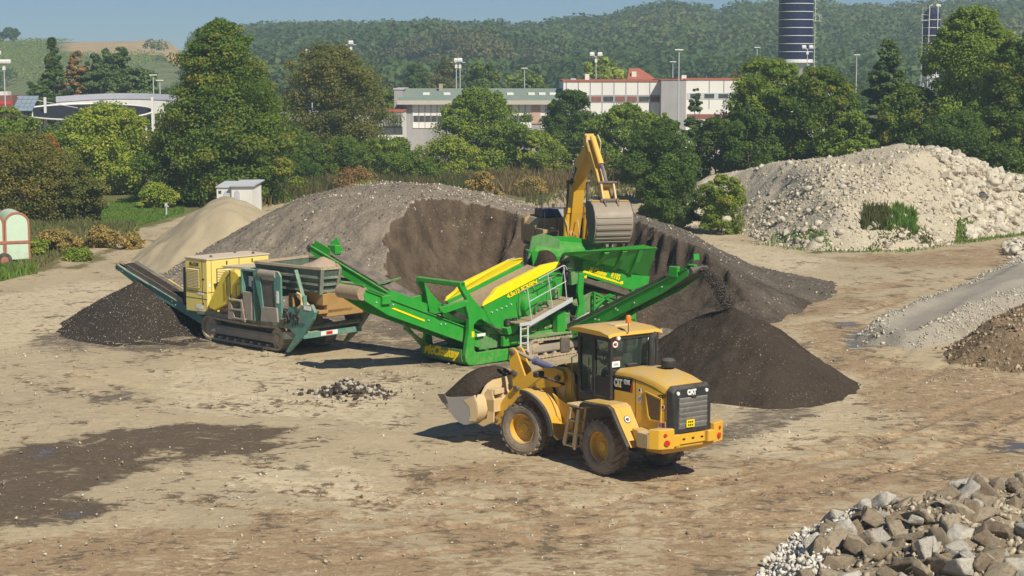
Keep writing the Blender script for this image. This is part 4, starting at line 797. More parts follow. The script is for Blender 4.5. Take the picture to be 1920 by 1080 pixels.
MUD = dirtmat('caked_dirt', (.34, .26, .18), (.42, .33, .235), (.28, .21, .145), 0, fine=9, bstr=.8, dist=.04); BLU = paint('blue_steel', (.05, .07, .22), amt=.3, rough=.3)
WH = mat('white_enamel', .5); setc(WH, mix(WH, .5, (.78, .78, .76), (.80, .80, .78))); RD = mat('red_lens', .3); setc(RD, mix(RD, .5, (.55, .03, .015), (.5, .04, .02)))
ORG = mat('orange_lens', .25); setc(ORG, mix(ORG, .5, (.85, .22, .02), (.8, .2, .02))); BL = mat('black_ink', .6); setc(BL, mix(BL, .5, (.012, .012, .012), (.014, .014, .014)))
YI = mat('yellow_ink', .5); setc(YI, mix(YI, .5, (.90, .68, .0), (.88, .66, .0))); STB = mat('pale_blue_ink', .5); setc(STB, mix(STB, .5, (.35, .45, .62), (.33, .43, .6)))
def glassmat(name, tint, a=.72):
    m = mat(name, .04, .6); setc(m, mix(m, .5, tint, tint)); tr = N(m, 'ShaderNodeBsdfTransparent'); tr.inputs[0].default_value = (.86, .94, .91, 1)
    mx = N(m, 'ShaderNodeMixShader'); mx.inputs[0].default_value = 1-a
    L(m, tr.outputs[0], mx.inputs[1]); L(m, BS(m).outputs[0], mx.inputs[2]); L(m, mx.outputs[0], m.node_tree.nodes['Material Output'].inputs[0]); return m
GL = glassmat('cab_glass', (.06, .08, .075), .70); 
def skin(b, rings, cap=True):
    n = len(rings[0]); V = [p for r in rings for p in r]; F = []
    for i in range(len(rings)-1): F += [(i*n+j, i*n+(j+1) % n, (i+1)*n+(j+1) % n, (i+1)*n+j) for j in range(n)]
    if cap: F += [tuple(range(n-1, -1, -1)), tuple(range((len(rings)-1)*n, len(rings)*n))]
    return b.add(V, F)
def arcpts(cx, cz, r, a0, a1, n): return [(cx+r*math.cos(math.radians(a0+(a1-a0)*i/n)), cz+r*math.sin(math.radians(a0+(a1-a0)*i/n))) for i in range(n+1)]
def disc(name, c, r, m, parent, ax='y', t=.012, n=20): return B().lathe([(.0001, -t/2), (r, -t/2), (r, t/2), (.0001, t/2)], c, ax, n).ob(name, m, parent)
def sticker(parent, c, r, txt, nrm, xd, ring=None):
    n_ = Vector(nrm).normalized(); c = Vector(c); x = Vector(xd).normalized(); u = n_.cross(x)
    def dd(nm, rad, m_, off):
        b = B(); k = 24; P_ = [c+n_*off+(x*math.cos(6.2832*i/k)+u*math.sin(6.2832*i/k))*rad for i in range(k)]; b.plate(P_, .004) if 0 else b.loft([p-n_*.003 for p in P_], [p+n_*.003 for p in P_]); return b.ob(nm, m_, parent)
    s_ = dd('round_sticker', r, ring or BL, .006)
    q = B(); k = 24; P_ = [c+n_*.012+(x*math.cos(6.2832*i/k)+u*math.sin(6.2832*i/k))*r*.82 for i in range(k)]; q.loft([p-n_*.003 for p in P_], [p+n_*.003 for p in P_]); q.ob('sticker_face', WH, s_)
    if txt: text(txt, 'numerals', BL, s_, r*1.05, c+n_*.017-x*r*.62-u*r*.36, face_rot(x, n_), .002, .006)
    return s_
# seated driver --------------------------------------------------
SKN = mat('skin', .6); setc(SKN, mix(SKN, noise(SKN, 20), (.48, .27, .18), (.55, .33, .23)))
def person(name, label, loc, rz, shirt, trousers, hair, lean=.25, parent=None):
    """a driver seated facing +x, hips at the local origin (0,0,0)"""
    r = empty(name, loc, rz, label, 'person')
    def skinmod(nm, chain, edges, rad, m_, lv=2):
        me = bpy.data.meshes.new(nm); me.from_pydata(chain, edges, []); o = bpy.data.objects.new(nm, me); COL.objects.link(o); o.parent = r
        md = o.modifiers.new('s', 'SKIN'); o.modifiers.new('u', 'SUBSURF').levels = lv; o.modifiers['u'].render_levels = lv
        for i, q in enumerate(rad): me.skin_vertices[0].data[i].radius = (q, q) if not isinstance(q, tuple) else q
        me.skin_vertices[0].data[0].use_root = True; me.materials.append(m_)
        for p in me.polygons: p.use_smooth = True
        md.use_smooth_shade = True; return o
    l = lean
    ch = [(0, 0, .06), (.03+l*.15, 0, .24), (.04+l*.45, 0, .42), (.05+l*.62, 0, .54), (.07+l*.75, 0, .62)]; rad = [(.15, .17), (.13, .15), (.13, .18), (.07, .08), (.052, .052)]; ed = [(0, 1), (1, 2), (2, 3), (3, 4)]
    body = ch[:]; br = rad[:]
    for s_ in (-1, 1):       # arms reach forward to the wheel
        i = len(body); body += [(.05+l*.5, .19*s_, .47), (.16+l*.5, .25*s_, .25), (.42+l*.4, .16*s_, .27), (.50+l*.4, .13*s_, .29)]; br += [.062, .048, .036, .03]; ed += [(2, i), (i, i+1), (i+1, i+2), (i+2, i+3)]
    skinmod('shirt', body, ed, br, shirt)
    leg = [(0, 0, .05)]; lr = [(.13, .15)]; le = []
    for s_ in (-1, 1):
        i = len(leg); leg += [(.05, .1*s_, .04), (.46, .14*s_, .08), (.56, .14*s_, -.34), (.60, .14*s_, -.40), (.72, .14*s_, -.42)]; lr += [.09, .07, .048, .045, .035]; le += [(0, i), (i, i+1), (i+1, i+2), (i+2, i+3), (i+3, i+4)]
    skinmod('trousers', leg, le, lr, trousers)
    hx, hz_ = .10+l*.8, .72
    V, F = ICO[3]; H_ = V*np.array([.098, .078, .118]); f_ = np.exp(-((V[:, 1]/.22)**2)); H_[:, 0] += np.where(V[:, 0] > .5, 1, 0)*f_*.030*np.exp(-((V[:, 2]+.05)/.18)**2)       # nose
    H_[:, 0] += np.where(V[:, 0] > 0, 1, 0)*.012*np.exp(-((V[:, 2]+.85)/.22)**2); H_[:, 1] *= np.where(V[:, 2] < -.3, .86, 1)
    H_[:, 0] -= np.where(V[:, 0] > .5, 1, 0)*.008*np.exp(-((V[:, 2]-.12)/.1)**2)
    head = mesh('head', H_+np.array([hx, 0, hz_]), F, SKN, r, smooth=True)
    for s_ in (-1, 1):
        B().ico((hx+.084, .030*s_, hz_+.012), .010, (1, 1.2, .8)).ob('eye', BL, head, smooth=True); B().ico((hx-.005, .080*s_, hz_-.005), .026, (.8, .4, 1.1)).ob('ear', SKN, head, smooth=True)
    B().box(hx+.086, hx+.094, -.022, .022, hz_-.055, hz_-.047).ob('mouth', RD, head)
    k = (V[:, 2] > .25-.55*(V[:, 0] < -.1)-.0) | ((V[:, 0] < -.25) & (V[:, 2] > -.45)); HV = V*np.array([.106, .086, .126])+np.array([hx-.004, 0, hz_+.004]); FF = [f for f in F if k[f].all()]
    us = sorted({i for f in FF for i in f}); mp = {i: j for j, i in enumerate(us)}; mesh('hair', HV[us], np.array([[mp[i] for i in f] for f in FF]), hair, head, smooth=True)
    for s_ in (-1, 1):       # hands closed round the wheel rim, five digits each
        hx0, hy0, hz0 = .53+l*.4, .125*s_, .30; me_v = [(hx0, hy0, hz0), (hx0+.05, hy0-.005*s_, hz0+.012)]; rr_ = [(.022, .03), (.018, .036)]; e_ = [(0, 1)]
        for q in range(4):
            i = len(me_v); yy = hy0+(-.028+.019*q); me_v += [(hx0+.075, yy, hz0+.014), (hx0+.098-.004*abs(q-1.5), yy, hz0-.008), (hx0+.082, yy, hz0-.028)]; rr_ += [.0095, .0085, .0075]; e_ += [(1, i), (i, i+1), (i+1, i+2)]
        i = len(me_v); me_v += [(hx0+.03, hy0-.035*s_, hz0+.0), (hx0+.065, hy0-.042*s_, hz0-.014)]; rr_ += [.010, .0085]; e_ += [(0, i), (i, i+1)]
        skinmod('hand', me_v, e_, rr_, SKN, 1)
    return r
# ================================================================ BUILDINGS
def wallmat(name, c0, c1, sc=.6): m = mat(name, .9, .2); setc(m, mix(m, mapr(m, noise(m, sc, 7, .65, sc=(1, 1, .35)), .35, .7), c0, c1)); return m
W_W = wallmat('white_panel', (.74, .74, .72), (.66, .66, .64)); W_G = wallmat('grey_concrete', (.36, .36, .37), (.29, .29, .30)); W_R = wallmat('green_roofing', (.20, .27, .25), (.26, .30, .24)); W_P = wallmat('pink_render', (.52, .36, .29), (.46, .32, .26))
W_D = wallmat('dark_pane', (.04, .05, .055), (.09, .10, .10), 3); W_B = wallmat('red_brown_pane', (.22, .09, .075), (.28, .13, .11), 3); W_T = wallmat('roof_tiles', (.42, .14, .085), (.34, .11, .07), 2); W_K = wallmat('dark_membrane', (.02, .022, .032), (.03, .032, .045), .5); W_L = wallmat('light_metal', (.50, .53, .58), (.44, .47, .52)); FR_ = wallmat('white_frame', (.75, .75, .74), (.70, .70, .69)); ASH = wallmat('panel_joint', (.30, .30, .30), (.26, .26, .26))
K = FP*_c
def X_(px, Yd): return (px-960)/K*Yd*(1.0)
def Z_(py, Yd): return D(960, py, Yd)[2]
def build(name, label, px0, px1, Yd, cat='building'): return empty(name, (X_(px0, Yd), Yd, 0), 0, label, cat), X_(px1, Yd)-X_(px0, Yd)
# grey building with green roof
Yd = 203; b1, w1 = build('green_roof_building', 'long grey building with a low green roof and white framed windows', 758, 1052, Yd); ze, zt = Z_(190, Yd), Z_(167, Yd); u = w1/294.0       # metres per photo pixel along the front
bx = lambda p: (p-758)*u; bz = lambda p: Z_(p, Yd)
B().box(0, w1, 0, 16, 0, ze-.1).ob('wall', W_G, b1); B().prism([(-.7, ze-.05), (-.7, ze+.12), (8, zt), (16, ze+.2), (16, ze-.05)], -.4, w1+.2, 'x').ob('roof', W_R, b1); B().box(-.6, w1+.2, -.95, -.7, ze-.35, ze+.12).ob('eaves', wallmat('pale_eaves', (.50, .48, .43), (.44, .42, .38)), b1)
for p in (792, 831, 990, 1030, 950, 1010): B().box(bx(p), bx(p)+.8, 3.2, 4.2, ze+.55, ze+.95).ob('skylight', FR_, b1, .05)
B().box(bx(821), bx(828), 6, 7, zt-.5, bz(158)).ob('chimney', wallmat('chimney_brick', (.42, .34, .26), (.36, .29, .22)), b1)
for (p0, p1) in ((776, 843), (960, 996), (1013, 1030)):
    B().box(bx(p0), bx(p1), -.06, 0, bz(217), ze-.3).ob('white_panelling', W_W, b1); n = max(2, int((p1-p0)/9.6)); wq = (p1-p0)/n
    for k in range(n): f_ = B().box(bx(p0+k*wq+1.8), bx(p0+(k+1)*wq-1.5), -.10, -.062, bz(228), bz(218)).ob('window', W_D, b1); f2 = B().box(bx(p0+k*wq), bx(p0+k*wq)+.07, -.12, -.062, bz(239), ze-.3).ob('frame', ASH if k else FR_, f_)
    B().box(bx(p0), bx(p1), -.10, 0, bz(240), bz(229)).ob('sill_panel', FR_, b1)
B().box(bx(996), bx(1013), -.12, 0, bz(232), ze-.3).ob('pink_panel', W_P, b1); b = B()
for p in (761, 845, 905, 955): b.box(bx(p), bx(p)+.05, -.03, 0, 0, ze-.2)
b.ob('wall_joint', ASH, b1)
b0, w0 = build('concrete_block', 'plain grey concrete block at the left end of the green roofed building', 742, 758, 205); B().box(0, w0, 0, 10, 0, Z_(168, 205)).ob('wall', W_G, b0); B().box(-.1, w0+.1, -.1, 10.1, Z_(168, 205), Z_(168, 205)+.15).ob('coping', wallmat('coping', (.5, .5, .48), (.45, .45, .43)), b0)
# white office building
Yd = 206; b2, w2 = build('white_building', 'white panelled building with a strip of reddish windows, right of the green roof', 1055, 1236, Yd); u = w2/181.; bx = lambda p: (p-1055)*u; bz = lambda p: Z_(p, Yd)
B().box(0, w2, 0, 18, 0, bz(153)).ob('wall', W_W, b2); B().box(-.1, w2+.1, -.12, 18.1, bz(153), bz(150)).ob('coping', W_T, b2); b = B()
for k in range(9): b.box(bx(1060+k*22), bx(1060+k*22)+.10, -.03, 0, bz(177), bz(153)).box(bx(1060+k*22), bx(1060+k*22)+.10, -.03, 0, bz(216), bz(193))
b.ob('panel_joint', ASH, b2); B().box(0, w2, -.06, 0, bz(192), bz(178)).ob('window_band', W_G, b2)
for k in range(8): B().box(bx(1063+k*22), bx(1081+k*22), -.10, -.062, bz(190), bz(181)).ob('window', W_B if k % 3 else W_D, b2)
B().box(bx(1060), w2, -.1, 0, bz(222), bz(217)).ob('lower_window_band', W_D, b2); B().box(bx(1097), bx(1105), 3, 4, bz(150), bz(139)).ob('chimney', W_W, b2); B().box(bx(1070), bx(1080), 3, 4, bz(150), bz(147)).ob('roof_vent', W_L, b2)
b3, w3 = build('stair_block', 'plain grey wall block between the two white wings', 1236, 1282, 204); B().box(0, w3, 0, 12, 0, Z_(150, 204)).ob('wall', W_G, b3); B().box(-.1, w3+.1, -.1, 12, Z_(150, 204), Z_(149, 204)).ob('coping', W_T, b3)
Yd = 207; b4, w4 = build('white_wing', 'right white wing partly hidden behind the tall acacias', 1282, 1556, Yd); u = w4/274.; bx = lambda p: (p-1282)*u; bz = lambda p: Z_(p, Yd); B().box(0, w4, 0, 18, 0, bz(150)).ob('wall', W_W, b4); B().box(-.1, w4+.1, -.1, 18, bz(150), bz(147.5)).ob('coping', W_T, b4)
b = B()
for k in range(9): b.box(bx(1324+k*27), bx(1324+k*27)+.1, -.03, 0, bz(204), bz(150))
b.ob('panel_joint', ASH, b4); B().box(bx(1284), w4, -.05, 0, bz(186), bz(174)).ob('window_band', W_L, b4)
for k in range(10): B().box(bx(1290+k*26), bx(1308+k*26), -.09, -.052, bz(184), bz(176)).ob('window', W_D, b4)
B().box(bx(1284), w4, -.05, 0, bz(224), bz(214)).ob('red_band', W_B, b4); B().box(bx(1284), w4, -.08, 0, bz(228), bz(224)).ob('white_band', W_W, b4); B().box(bx(1278), bx(1287), 3, 4, bz(150), bz(141)).ob('chimney', W_W, b4)
# low white buildings behind the trees
Yd = 196; b5, w5 = build('ribbed_building', 'low white building with vertical fins left of the grey block', 655, 757, Yd); u = w5/102.; bx = lambda p: (p-655)*u; bz = lambda p: Z_(p, Yd); B().box(0, w5, 0, 12, 0, bz(210)).ob('wall', W_W, b5); B().box(-.1, w5+.1, -.15, 12, bz(210), bz(207)).ob('coping', W_T, b5); b = B()
for k in range(8): b.box(bx(724+k*4.3), bx(724+k*4.3)+.12, -.35, 0, bz(235), bz(211))
b.ob('fins', ASH, b5); B().box(0, w5, -.06, 0, bz(252), bz(237)).ob('window_band', W_D, b5)
b6, w6 = build('white_hall', 'white hall glimpsed through the browning tree', 520, 655, 190); B().box(0, w6, 0, 12, 0, Z_(212, 190)).ob('wall', W_W, b6); B().box(0, w6, -.05, 0, Z_(245, 190), Z_(226, 190)).ob('window_band', W_D, b6)
# red roofed house
Yd = 300; b7, w7 = build('tiled_house', 'house with a red tiled hip roof behind the white building', 1172, 1232, Yd); z1, z2 = Z_(152, Yd), Z_(128, Yd); B().box(.4, w7-.2, 0, 8, 0, z1).ob('wall', wallmat('cream_wall', (.6, .52, .42), (.55, .48, .38)), b7)
B().add([(0, -.5, z1), (w7, -.5, z1), (w7, 8.5, z1), (0, 8.5, z1), (w7*.12, 4, z2), (w7*.45, 4, z2)], [(0, 1, 5, 4), (1, 2, 5), (2, 3, 4, 5), (3, 0, 4), (3, 2, 1, 0)]).ob('roof', W_T, b7); B().box(.9, 1.7, 1, 2, z1, z1+1.6).ob('chimney', W_W, b7)
# door panel and teal sheet between the shrubs
Yd = 196; o, w_ = build('white_shed', 'white and blue shed panel behind the excavator boom', 1056, 1098, Yd, 'shed'); B().box(0, w_*.62, 0, 2.4, 0, Z_(262, Yd)).ob('wall', W_W, o); B().box(w_*.62, w_, -.02, 2.4, 0, Z_(262, Yd)).ob('door', wallmat('blue_door', (.10, .14, .28), (.13, .17, .32)), o); B().box(-.1, w_+.1, -.1, 2.5, Z_(262, Yd), Z_(260, Yd)).ob('roof', W_L, o)
# round canopy with solar panels
Yd = 190; o, w_ = build('round_canopy', 'wide round canopy with a dark underside, white rim and pale wall behind', 48, 296, Yd, 'canopy'); zc0 = Z_(208, Yd); n = 40; rx = w_/2
top = [(rx-rx*math.cos(math.pi*k/n), 3.5*math.sin(math.pi*k/n), zc0+.62*math.sin(math.pi*k/n)*1.05) for k in range(n+1)]; low = [(rx-rx*math.cos(math.pi*k/n), -3.5*math.sin(math.pi*k/n), zc0-.85*math.sin(math.pi*k/n)) for k in range(n+1)]
b = B(); V = []; 
for k in range(n+1):
    for j in range(7): t = j/6; V.append((top[k][0], top[k][1]*(1-t)+low[k][1]*t, top[k][2]*(1-t)+low[k][2]*t))
b.add(V, [(k*7+j, (k+1)*7+j, (k+1)*7+j+1, k*7+j+1) for k in range(n) for j in range(6)]); b.ob('membrane', W_K, o); B().tube(top, .14, 6).tube(low, .09, 6).ob('rim', FR_, o, smooth=True)
V0 = [(rx*2*(.20+1.05*k/20), 4.2+1.2*math.sin(math.pi*k/20), 0) for k in range(21)]; b = B(); b2_ = B()
for k in range(20):
    a, c_ = V0[k], V0[k+1]; za = Z_(193, Yd)+.35*math.sin(math.pi*k/20); zb2 = Z_(193, Yd)+.35*math.sin(math.pi*(k+1)/20)
    b.loft([(a[0], a[1], zc0-.4), (c_[0], c_[1], zc0-.4), (c_[0], c_[1], zb2), (a[0], a[1], za)], [(a[0], a[1]+.3, zc0-.4), (c_[0], c_[1]+.3, zc0-.4), (c_[0], c_[1]+.3, zb2), (a[0], a[1]+.3, za)])
    b2_.loft([(a[0], a[1]-.1, za), (c_[0], c_[1]-.1, zb2), (c_[0], c_[1]-.1, zb2+.62), (a[0], a[1]-.1, za+.62)], [(a[0], a[1]+.4, za), (c_[0], c_[1]+.4, zb2), (c_[0], c_[1]+.4, zb2+.62), (a[0], a[1]+.4, za+.62)])
b.ob('curved_wall', W_W, o); b2_.ob('fascia', wallmat('lilac_fascia', (.44, .45, .54), (.40, .41, .50)), o)
for px in (98, 296): B().box(X_(px, Yd)-X_(48, Yd)-.12, X_(px, Yd)-X_(48, Yd)+.12, -.6, -.35, 0, Z_(182, Yd)).ob('mast', FR_, o)
for k in range(8): a = .3+w_*k/7.6; B().tube([(a, 0, 0), (a, 0, zc0-.2)], .09, 8).ob('column', FR_, o)
o, w_ = build('solar_panels', 'tilted grid of blue grey solar panels left of the round canopy', 34, 72, 186, 'solar panels'); P3 = wallmat('solar_cell', (.20, .26, .33), (.24, .30, .37)); zA, zB = Z_(208, 186), Z_(180, 186)
for i_ in range(4):
    for j_ in range(4):
        t0, t1 = j_/4, (j_+.9)/4; x0, x1 = w_*i_/4, w_*(i_+.92)/4; B().plate([(x0, 3*t0, zA+(zB-zA)*t0), (x1, 3*t0, zA+(zB-zA)*t0), (x1, 3*t1, zA+(zB-zA)*t1), (x0, 3*t1, zA+(zB-zA)*t1)], .06).ob('panel', P3, o)
B().tube([(w_*.2, 1.5, 0), (w_*.2, 1.5, (zA+zB)/2)], .08, 6).tube([(w_*.8, 1.5, 0), (w_*.8, 1.5, (zA+zB)/2)], .08, 6).beam((-.2, 2.9, zB-.1), (w_+4.5, 1.0, zA+.3), .06).ob('support', FR_, o)
o, w_ = build('red_building', 'low red brown building with white roof items at the far left edge', -30, 36, 260); B().box(0, w_, 0, 8, 0, Z_(179, 260)).ob('wall', W_B, o); B().box(w_*.45, w_*.95, -.1, 0, Z_(196, 260), Z_(190, 260)).ob('red_sign', wallmat('red_sign', (.6, .06, .05), (.55, .05, .05)), o); B().box(w_*.3, w_*.75, 2, 4, Z_(179, 260), Z_(172, 260)).ob('roof_unit', W_W, o)
# silos
NV = paint('navy_silo', (.010, .014, .055), amt=.05, rough=.5, side=.0, spec=.25, low=0); NV2 = FR_
def silo(px0, px1, pytop, pybot, Yd, label, ladder):
    r_ = (X_(px1, Yd)-X_(px0, Yd))/2; xc = (X_(px0, Yd)+X_(px1, Yd))/2; zb_, zt_ = Z_(pybot, Yd), Z_(pytop, Yd); o = empty('silo', (xc, Yd, 0), 0, label, 'silo')
    B().lathe([(.0001, zb_), (r_, zb_), (r_, zt_), (r_*.3, zt_+1.0), (.0001, zt_+1.0)], (0, 0, 0), 'z', 40).ob('shell', NV, o, smooth=True); z_ = zb_
    while z_ < zt_+.1: B().lathe([(r_, -.05), (r_+.06, -.05), (r_+.06, .05), (r_, .05)], (0, 0, z_), 'z', 40).ob('ring', NV2, o); z_ += 1.33
    B().lathe([(r_*.9, zb_-.5), (r_+.15, zb_-.5), (r_+.15, zb_-.05), (r_*.9, zb_-.05)], (0, 0, 0), 'z', 32).lathe([(r_*.95, zb_-.5), (r_*.25, zb_-3.2), (.0001, zb_-3.2)], (0, 0, 0), 'z', 28).ob('base_ring', FR_, o)
    for k in range(6): a = k*math.pi/3+.3; B().tube([(r_*.92*math.cos(a), r_*.92*math.sin(a), 0), (r_*.92*math.cos(a), r_*.92*math.sin(a), zb_-.4)], .16, 8).ob('leg', W_L, o)
    b = B(); lx_ = ladder*(r_+.25)
    for s_ in (-.25, .25): b.tube([(lx_+s_*.2, -.6+s_, 1), (lx_+s_*.2, -.6+s_, zt_+1)], .035, 5)
    z_ = 1.2
    while z_ < zt_+.8: b.beam((lx_-.05, -.85, z_), (lx_+.05, -.35, z_), .04); z_ += .4
    z_ = 3
    while z_ < zt_+.8:
        b.tube([(lx_+ladder*.38*math.sin(q*math.pi/6)*1.0, -.6-.38*math.cos(q*math.pi/6), z_) for q in range(7)], .022, 4, False); z_ += .8
    b.ob('ladder', FR_, o); b = B()
    for zz in (zt_-1.2 if zt_ < 22 else Z_(40, Yd), ): b.box(lx_-.4, lx_+.9, -1.3, .1, zz, zz+.06).tube([(lx_+.9, -1.3, zz), (lx_+.9, -1.3, zz+1.0), (lx_+.9, .1, zz+1.0), (lx_+.9, .1, zz)], .03, 5).tube([(lx_-.4, -1.3, zz), (lx_-.4, -1.3, zz+1), (lx_+.9, -1.3, zz+1.0)], .03, 5)
    b.ob('landing', FR_, o); b = B()
    for s_ in (-.55, .45): b.tube([(s_*r_, -r_-.12, zb_-2), (s_*r_, -r_-.12, zt_+1.3), (s_*r_+.6, -r_+.4, zt_+1.5)], .07, 6)
    if zt_ < 22: b.ob('pipes', FR_, o); B().ico((r_*.6, -.5, zt_+1.3), .55, (1, 1, .7)).ob('filter_top', W_W, o)
    return o
silo(1451, 1514, -26, 112, 300, 'tall dark blue silo with white rings cut by the top of the picture', 1); silo(1717, 1748, 26, 140, 305, 'second dark blue silo rising behind the pine and the tall acacia', -1)
# light masts
def mast(px, pytop, Yd, label, kind, nl=2):
    z_ = Z_(pytop, Yd); o = empty('floodlight_mast', (X_(px, Yd), Yd, 0), 0, label, 'light mast', None); B().tube([(0, 0, 0), (0, 0, z_*.5), (0, 0, z_)], [.10, .08, .055], 8).ob('pole', W_L, o, smooth=True)
    if kind == 'flood':
        B().box(-.7, .7, -.06, .06, z_-.05, z_+.05).ob('crossbar', W_L, o)
        for k in range(nl): x_ = (-.5+1.0*k/max(1, nl-1)) if nl > 1 else 0; b = B(); b.loft([(x_-.32, -.25, z_+.05), (x_+.32, -.25, z_+.05), (x_+.32, .3, z_+.2), (x_-.32, .3, z_+.2)], [(x_-.28, -.3, z_+.36), (x_+.28, -.3, z_+.36), (x_+.28, .2, z_+.56), (x_-.28, .2, z_+.56)]); b.ob('floodlight', FR_, o, .03)
        B().box(-.16, .16, -.12, .12, z_-.75, z_-.30).ob('junction_box', FR_, o)
    else: B().box(-.42, .42, -.2, .2, z_, z_+.13).ob('lamp_head', FR_, o, .04)
mast(22, 120, 215, 'mast with a cluster of white floodlights by the solar panels at left', 'flood', 3); mast(4, 104, 205, 'floodlight mast at the extreme left edge', 'flood', 2); mast(663, 84, 230, 'short topped floodlight mast above the browning tree', 'flood', 1); mast(590, 100, 236, 'pair of small floodlights peeking above the trees left of the browning tree', 'flood', 2)
mast(857, 117, 232, 'left one of the two close masts above the green roof', 'flood', 1); mast(864, 117, 224, 'right one of the two close masts above the green roof', 'flood', 1); mast(1115, 106, 226, 'mast with double floodlights in front of the yellow green tree', 'flood', 2); mast(983, 129, 240, 'slim street light behind the green roof', 'lamp'); mast(1268, 95, 172, 'tall slim street light in front of the grey stair block', 'lamp'); mast(1257, 117, 236, 'shorter street light just left of the tall slim one', 'lamp'); mast(1596, 104, 236, 'street light between the acacia and the tall pine', 'lamp'); mast(1412, 90, 240, 'street light beside the blue silo', 'lamp'); mast(1505, 92, 250, 'mast with two floodlights at the foot of the blue silo', 'flood', 2)
mast(297, 142, 200, 'thin mast right of the round canopy', 'lamp'); mast(309, 152, 205, 'second thin mast right of the round canopy', 'lamp')
# white cabin
Yd = 128; o = empty('white_cabin', (X_(410, Yd), Yd, 0), math.radians(-9), 'small white cabin with a pale blue flat roof behind the sand pile', 'cabin'); zt_ = Z_(351, Yd)
B().box(0, 1.2, 0, 2.0, 0, zt_-.05).ob('annex', W_W, o); B().box(1.2, 2.75, -.25, 2.0, 0, zt_+.1).ob('wall', W_W, o); B().add([(1.1, -.45, zt_+.08), (2.95, -.45, zt_+.12), (2.95, 2.2, zt_+.38), (1.1, 2.2, zt_+.34), (1.1, -.45, zt_+.16), (2.95, -.45, zt_+.2), (2.95, 2.2, zt_+.46), (1.1, 2.2, zt_+.42)], [(3, 2, 1, 0), (4, 5, 6, 7), (0, 1, 5, 4), (1, 2, 6, 5), (2, 3, 7, 6), (3, 0, 4, 7)]).ob('roof', W_L, o); B().plate([(-.05, -.1, zt_), (1.2, -.1, zt_), (1.2, 2.1, zt_+.3), (-.05, 2.1, zt_+.3)], .07).ob('annex_roof', W_L, o)
B().prism([(.55, zt_-1.2), (.55, zt_-.45)]+arcpts(.77, zt_-.45, .22, 180, 0, 6)[1:-1]+[(.99, zt_-.45), (.99, zt_-1.2)], -.05, 0).ob('door', W_L, o); B().prism([(1.45, zt_-1.0), (1.45, zt_-.35)]+arcpts(1.63, zt_-.35, .18, 180, 0, 6)[1:-1]+[(1.81, zt_-.35), (1.81, zt_-1.0)], -.30, -.25).ob('hatch', W_L, o); B().box(.15, .35, -.04, 0, zt_-.45, zt_-.25).ob('vent', W_D, o)
# lawn spigot, posts
for px, py, hh, lab in [(312, 405, .95, 'grey standpipe on the edge of the lawn beside the sand pile'), (177, 388, .45, 'small white marker post on the left edge of the lawn'), (505, 378, 1.0, 'white marker post in the weeds right of the cabin')]:
    x0, y0 = G(px, py); o = empty('marker_post' if hh < .9 or px > 400 else 'standpipe', (x0, y0, 0), 0, lab, 'post'); B().tube([(0, 0, 0), (0, 0, hh)], .06, 8).box(-.09, .09, -.09, .09, hh-.25, hh-.05).ob('post', W_L, o); B().box(.05, .2, -.03, .03, hh-.3, hh-.22).ob('tap', W_L, o) if hh == .95 else None
# striped tank trailer at the left edge
MT = paint('mint_shell', (.50, .66, .52), (.45, .42, .3), .3, .6, .12); MR_ = paint('red_strap', (.36, .10, .07), amt=.3, rough=.6)
x0, y0 = G(57, 500); o = empty('tank_trailer', (x0, y0, 0), math.radians(24), 'mint green tank trailer with arched ends and red straps at the left edge', 'tank trailer')
def arch(x0_, x1_, h0, h1, k=12): r_ = (x1_-x0_)/2; c_ = (x0_+x1_)/2; return [(x0_, h0)]+[(c_-r_*math.cos(math.pi*i/k), h1-r_*.9+r_*.9*math.sin(math.pi*i/k)) for i in range(k+1)]+[(x1_, h0)]
for k, xx in enumerate((-1.12, -2.30, -3.48)):
    tk = B().prism(arch(xx, xx+1.12, .35, 2.62), 0, 2.6).ob('arched_tank', MT, o, .03, True); ou, inn = arch(xx-.02, xx+1.14, .35, 2.64), arch(xx+.06, xx+1.06, .35, 2.55); n = len(ou); V = [(p[0], -.03, p[1]) for p in ou]+[(p[0], -.03, p[1]) for p in inn]+[(p[0], .06, p[1]) for p in ou]+[(p[0], .06, p[1]) for p in inn]
    B().add(V, [(i, i+1, i+n+1, i+n) for i in range(n-1)]+[(i, i+2*n, i+2*n+1, i+1) for i in range(n-1)]+[(i+n, i+n+1, i+3*n+1, i+3*n) for i in range(n-1)]).ob('edge_hoop', MR_, tk)
B().box(-3.5, .03, -.05, .0, 1.15, 1.27).box(.0, .04, -.05, 2.6, 1.15, 1.27).ob('red_strap', MR_, o); B().box(-3.5, .02, .1, 2.5, .28, .40).ob('frame', MR_, o); B().box(-2.3, -1.2, .5, 2.2, 2.6, 2.75).ob('red_hatch', MR_, o, .04)
for xx in (-1.2,): wh = B().lathe([(.0001, -.12), (.34, -.12), (.36, -.08), (.36, .08), (.34, .12), (.0001, .12)], (xx, -.05, .36), 'y', 24).ob('wheel', BK, o, smooth=True); B().lathe([(.0001, -.14), (.18, -.14), (.18, -.1), (.0001, -.1)], (xx, -.05, .36), 'y', 18).ob('rim', MR_, wh)
o.scale = (1.12, 1.12, 1.12)
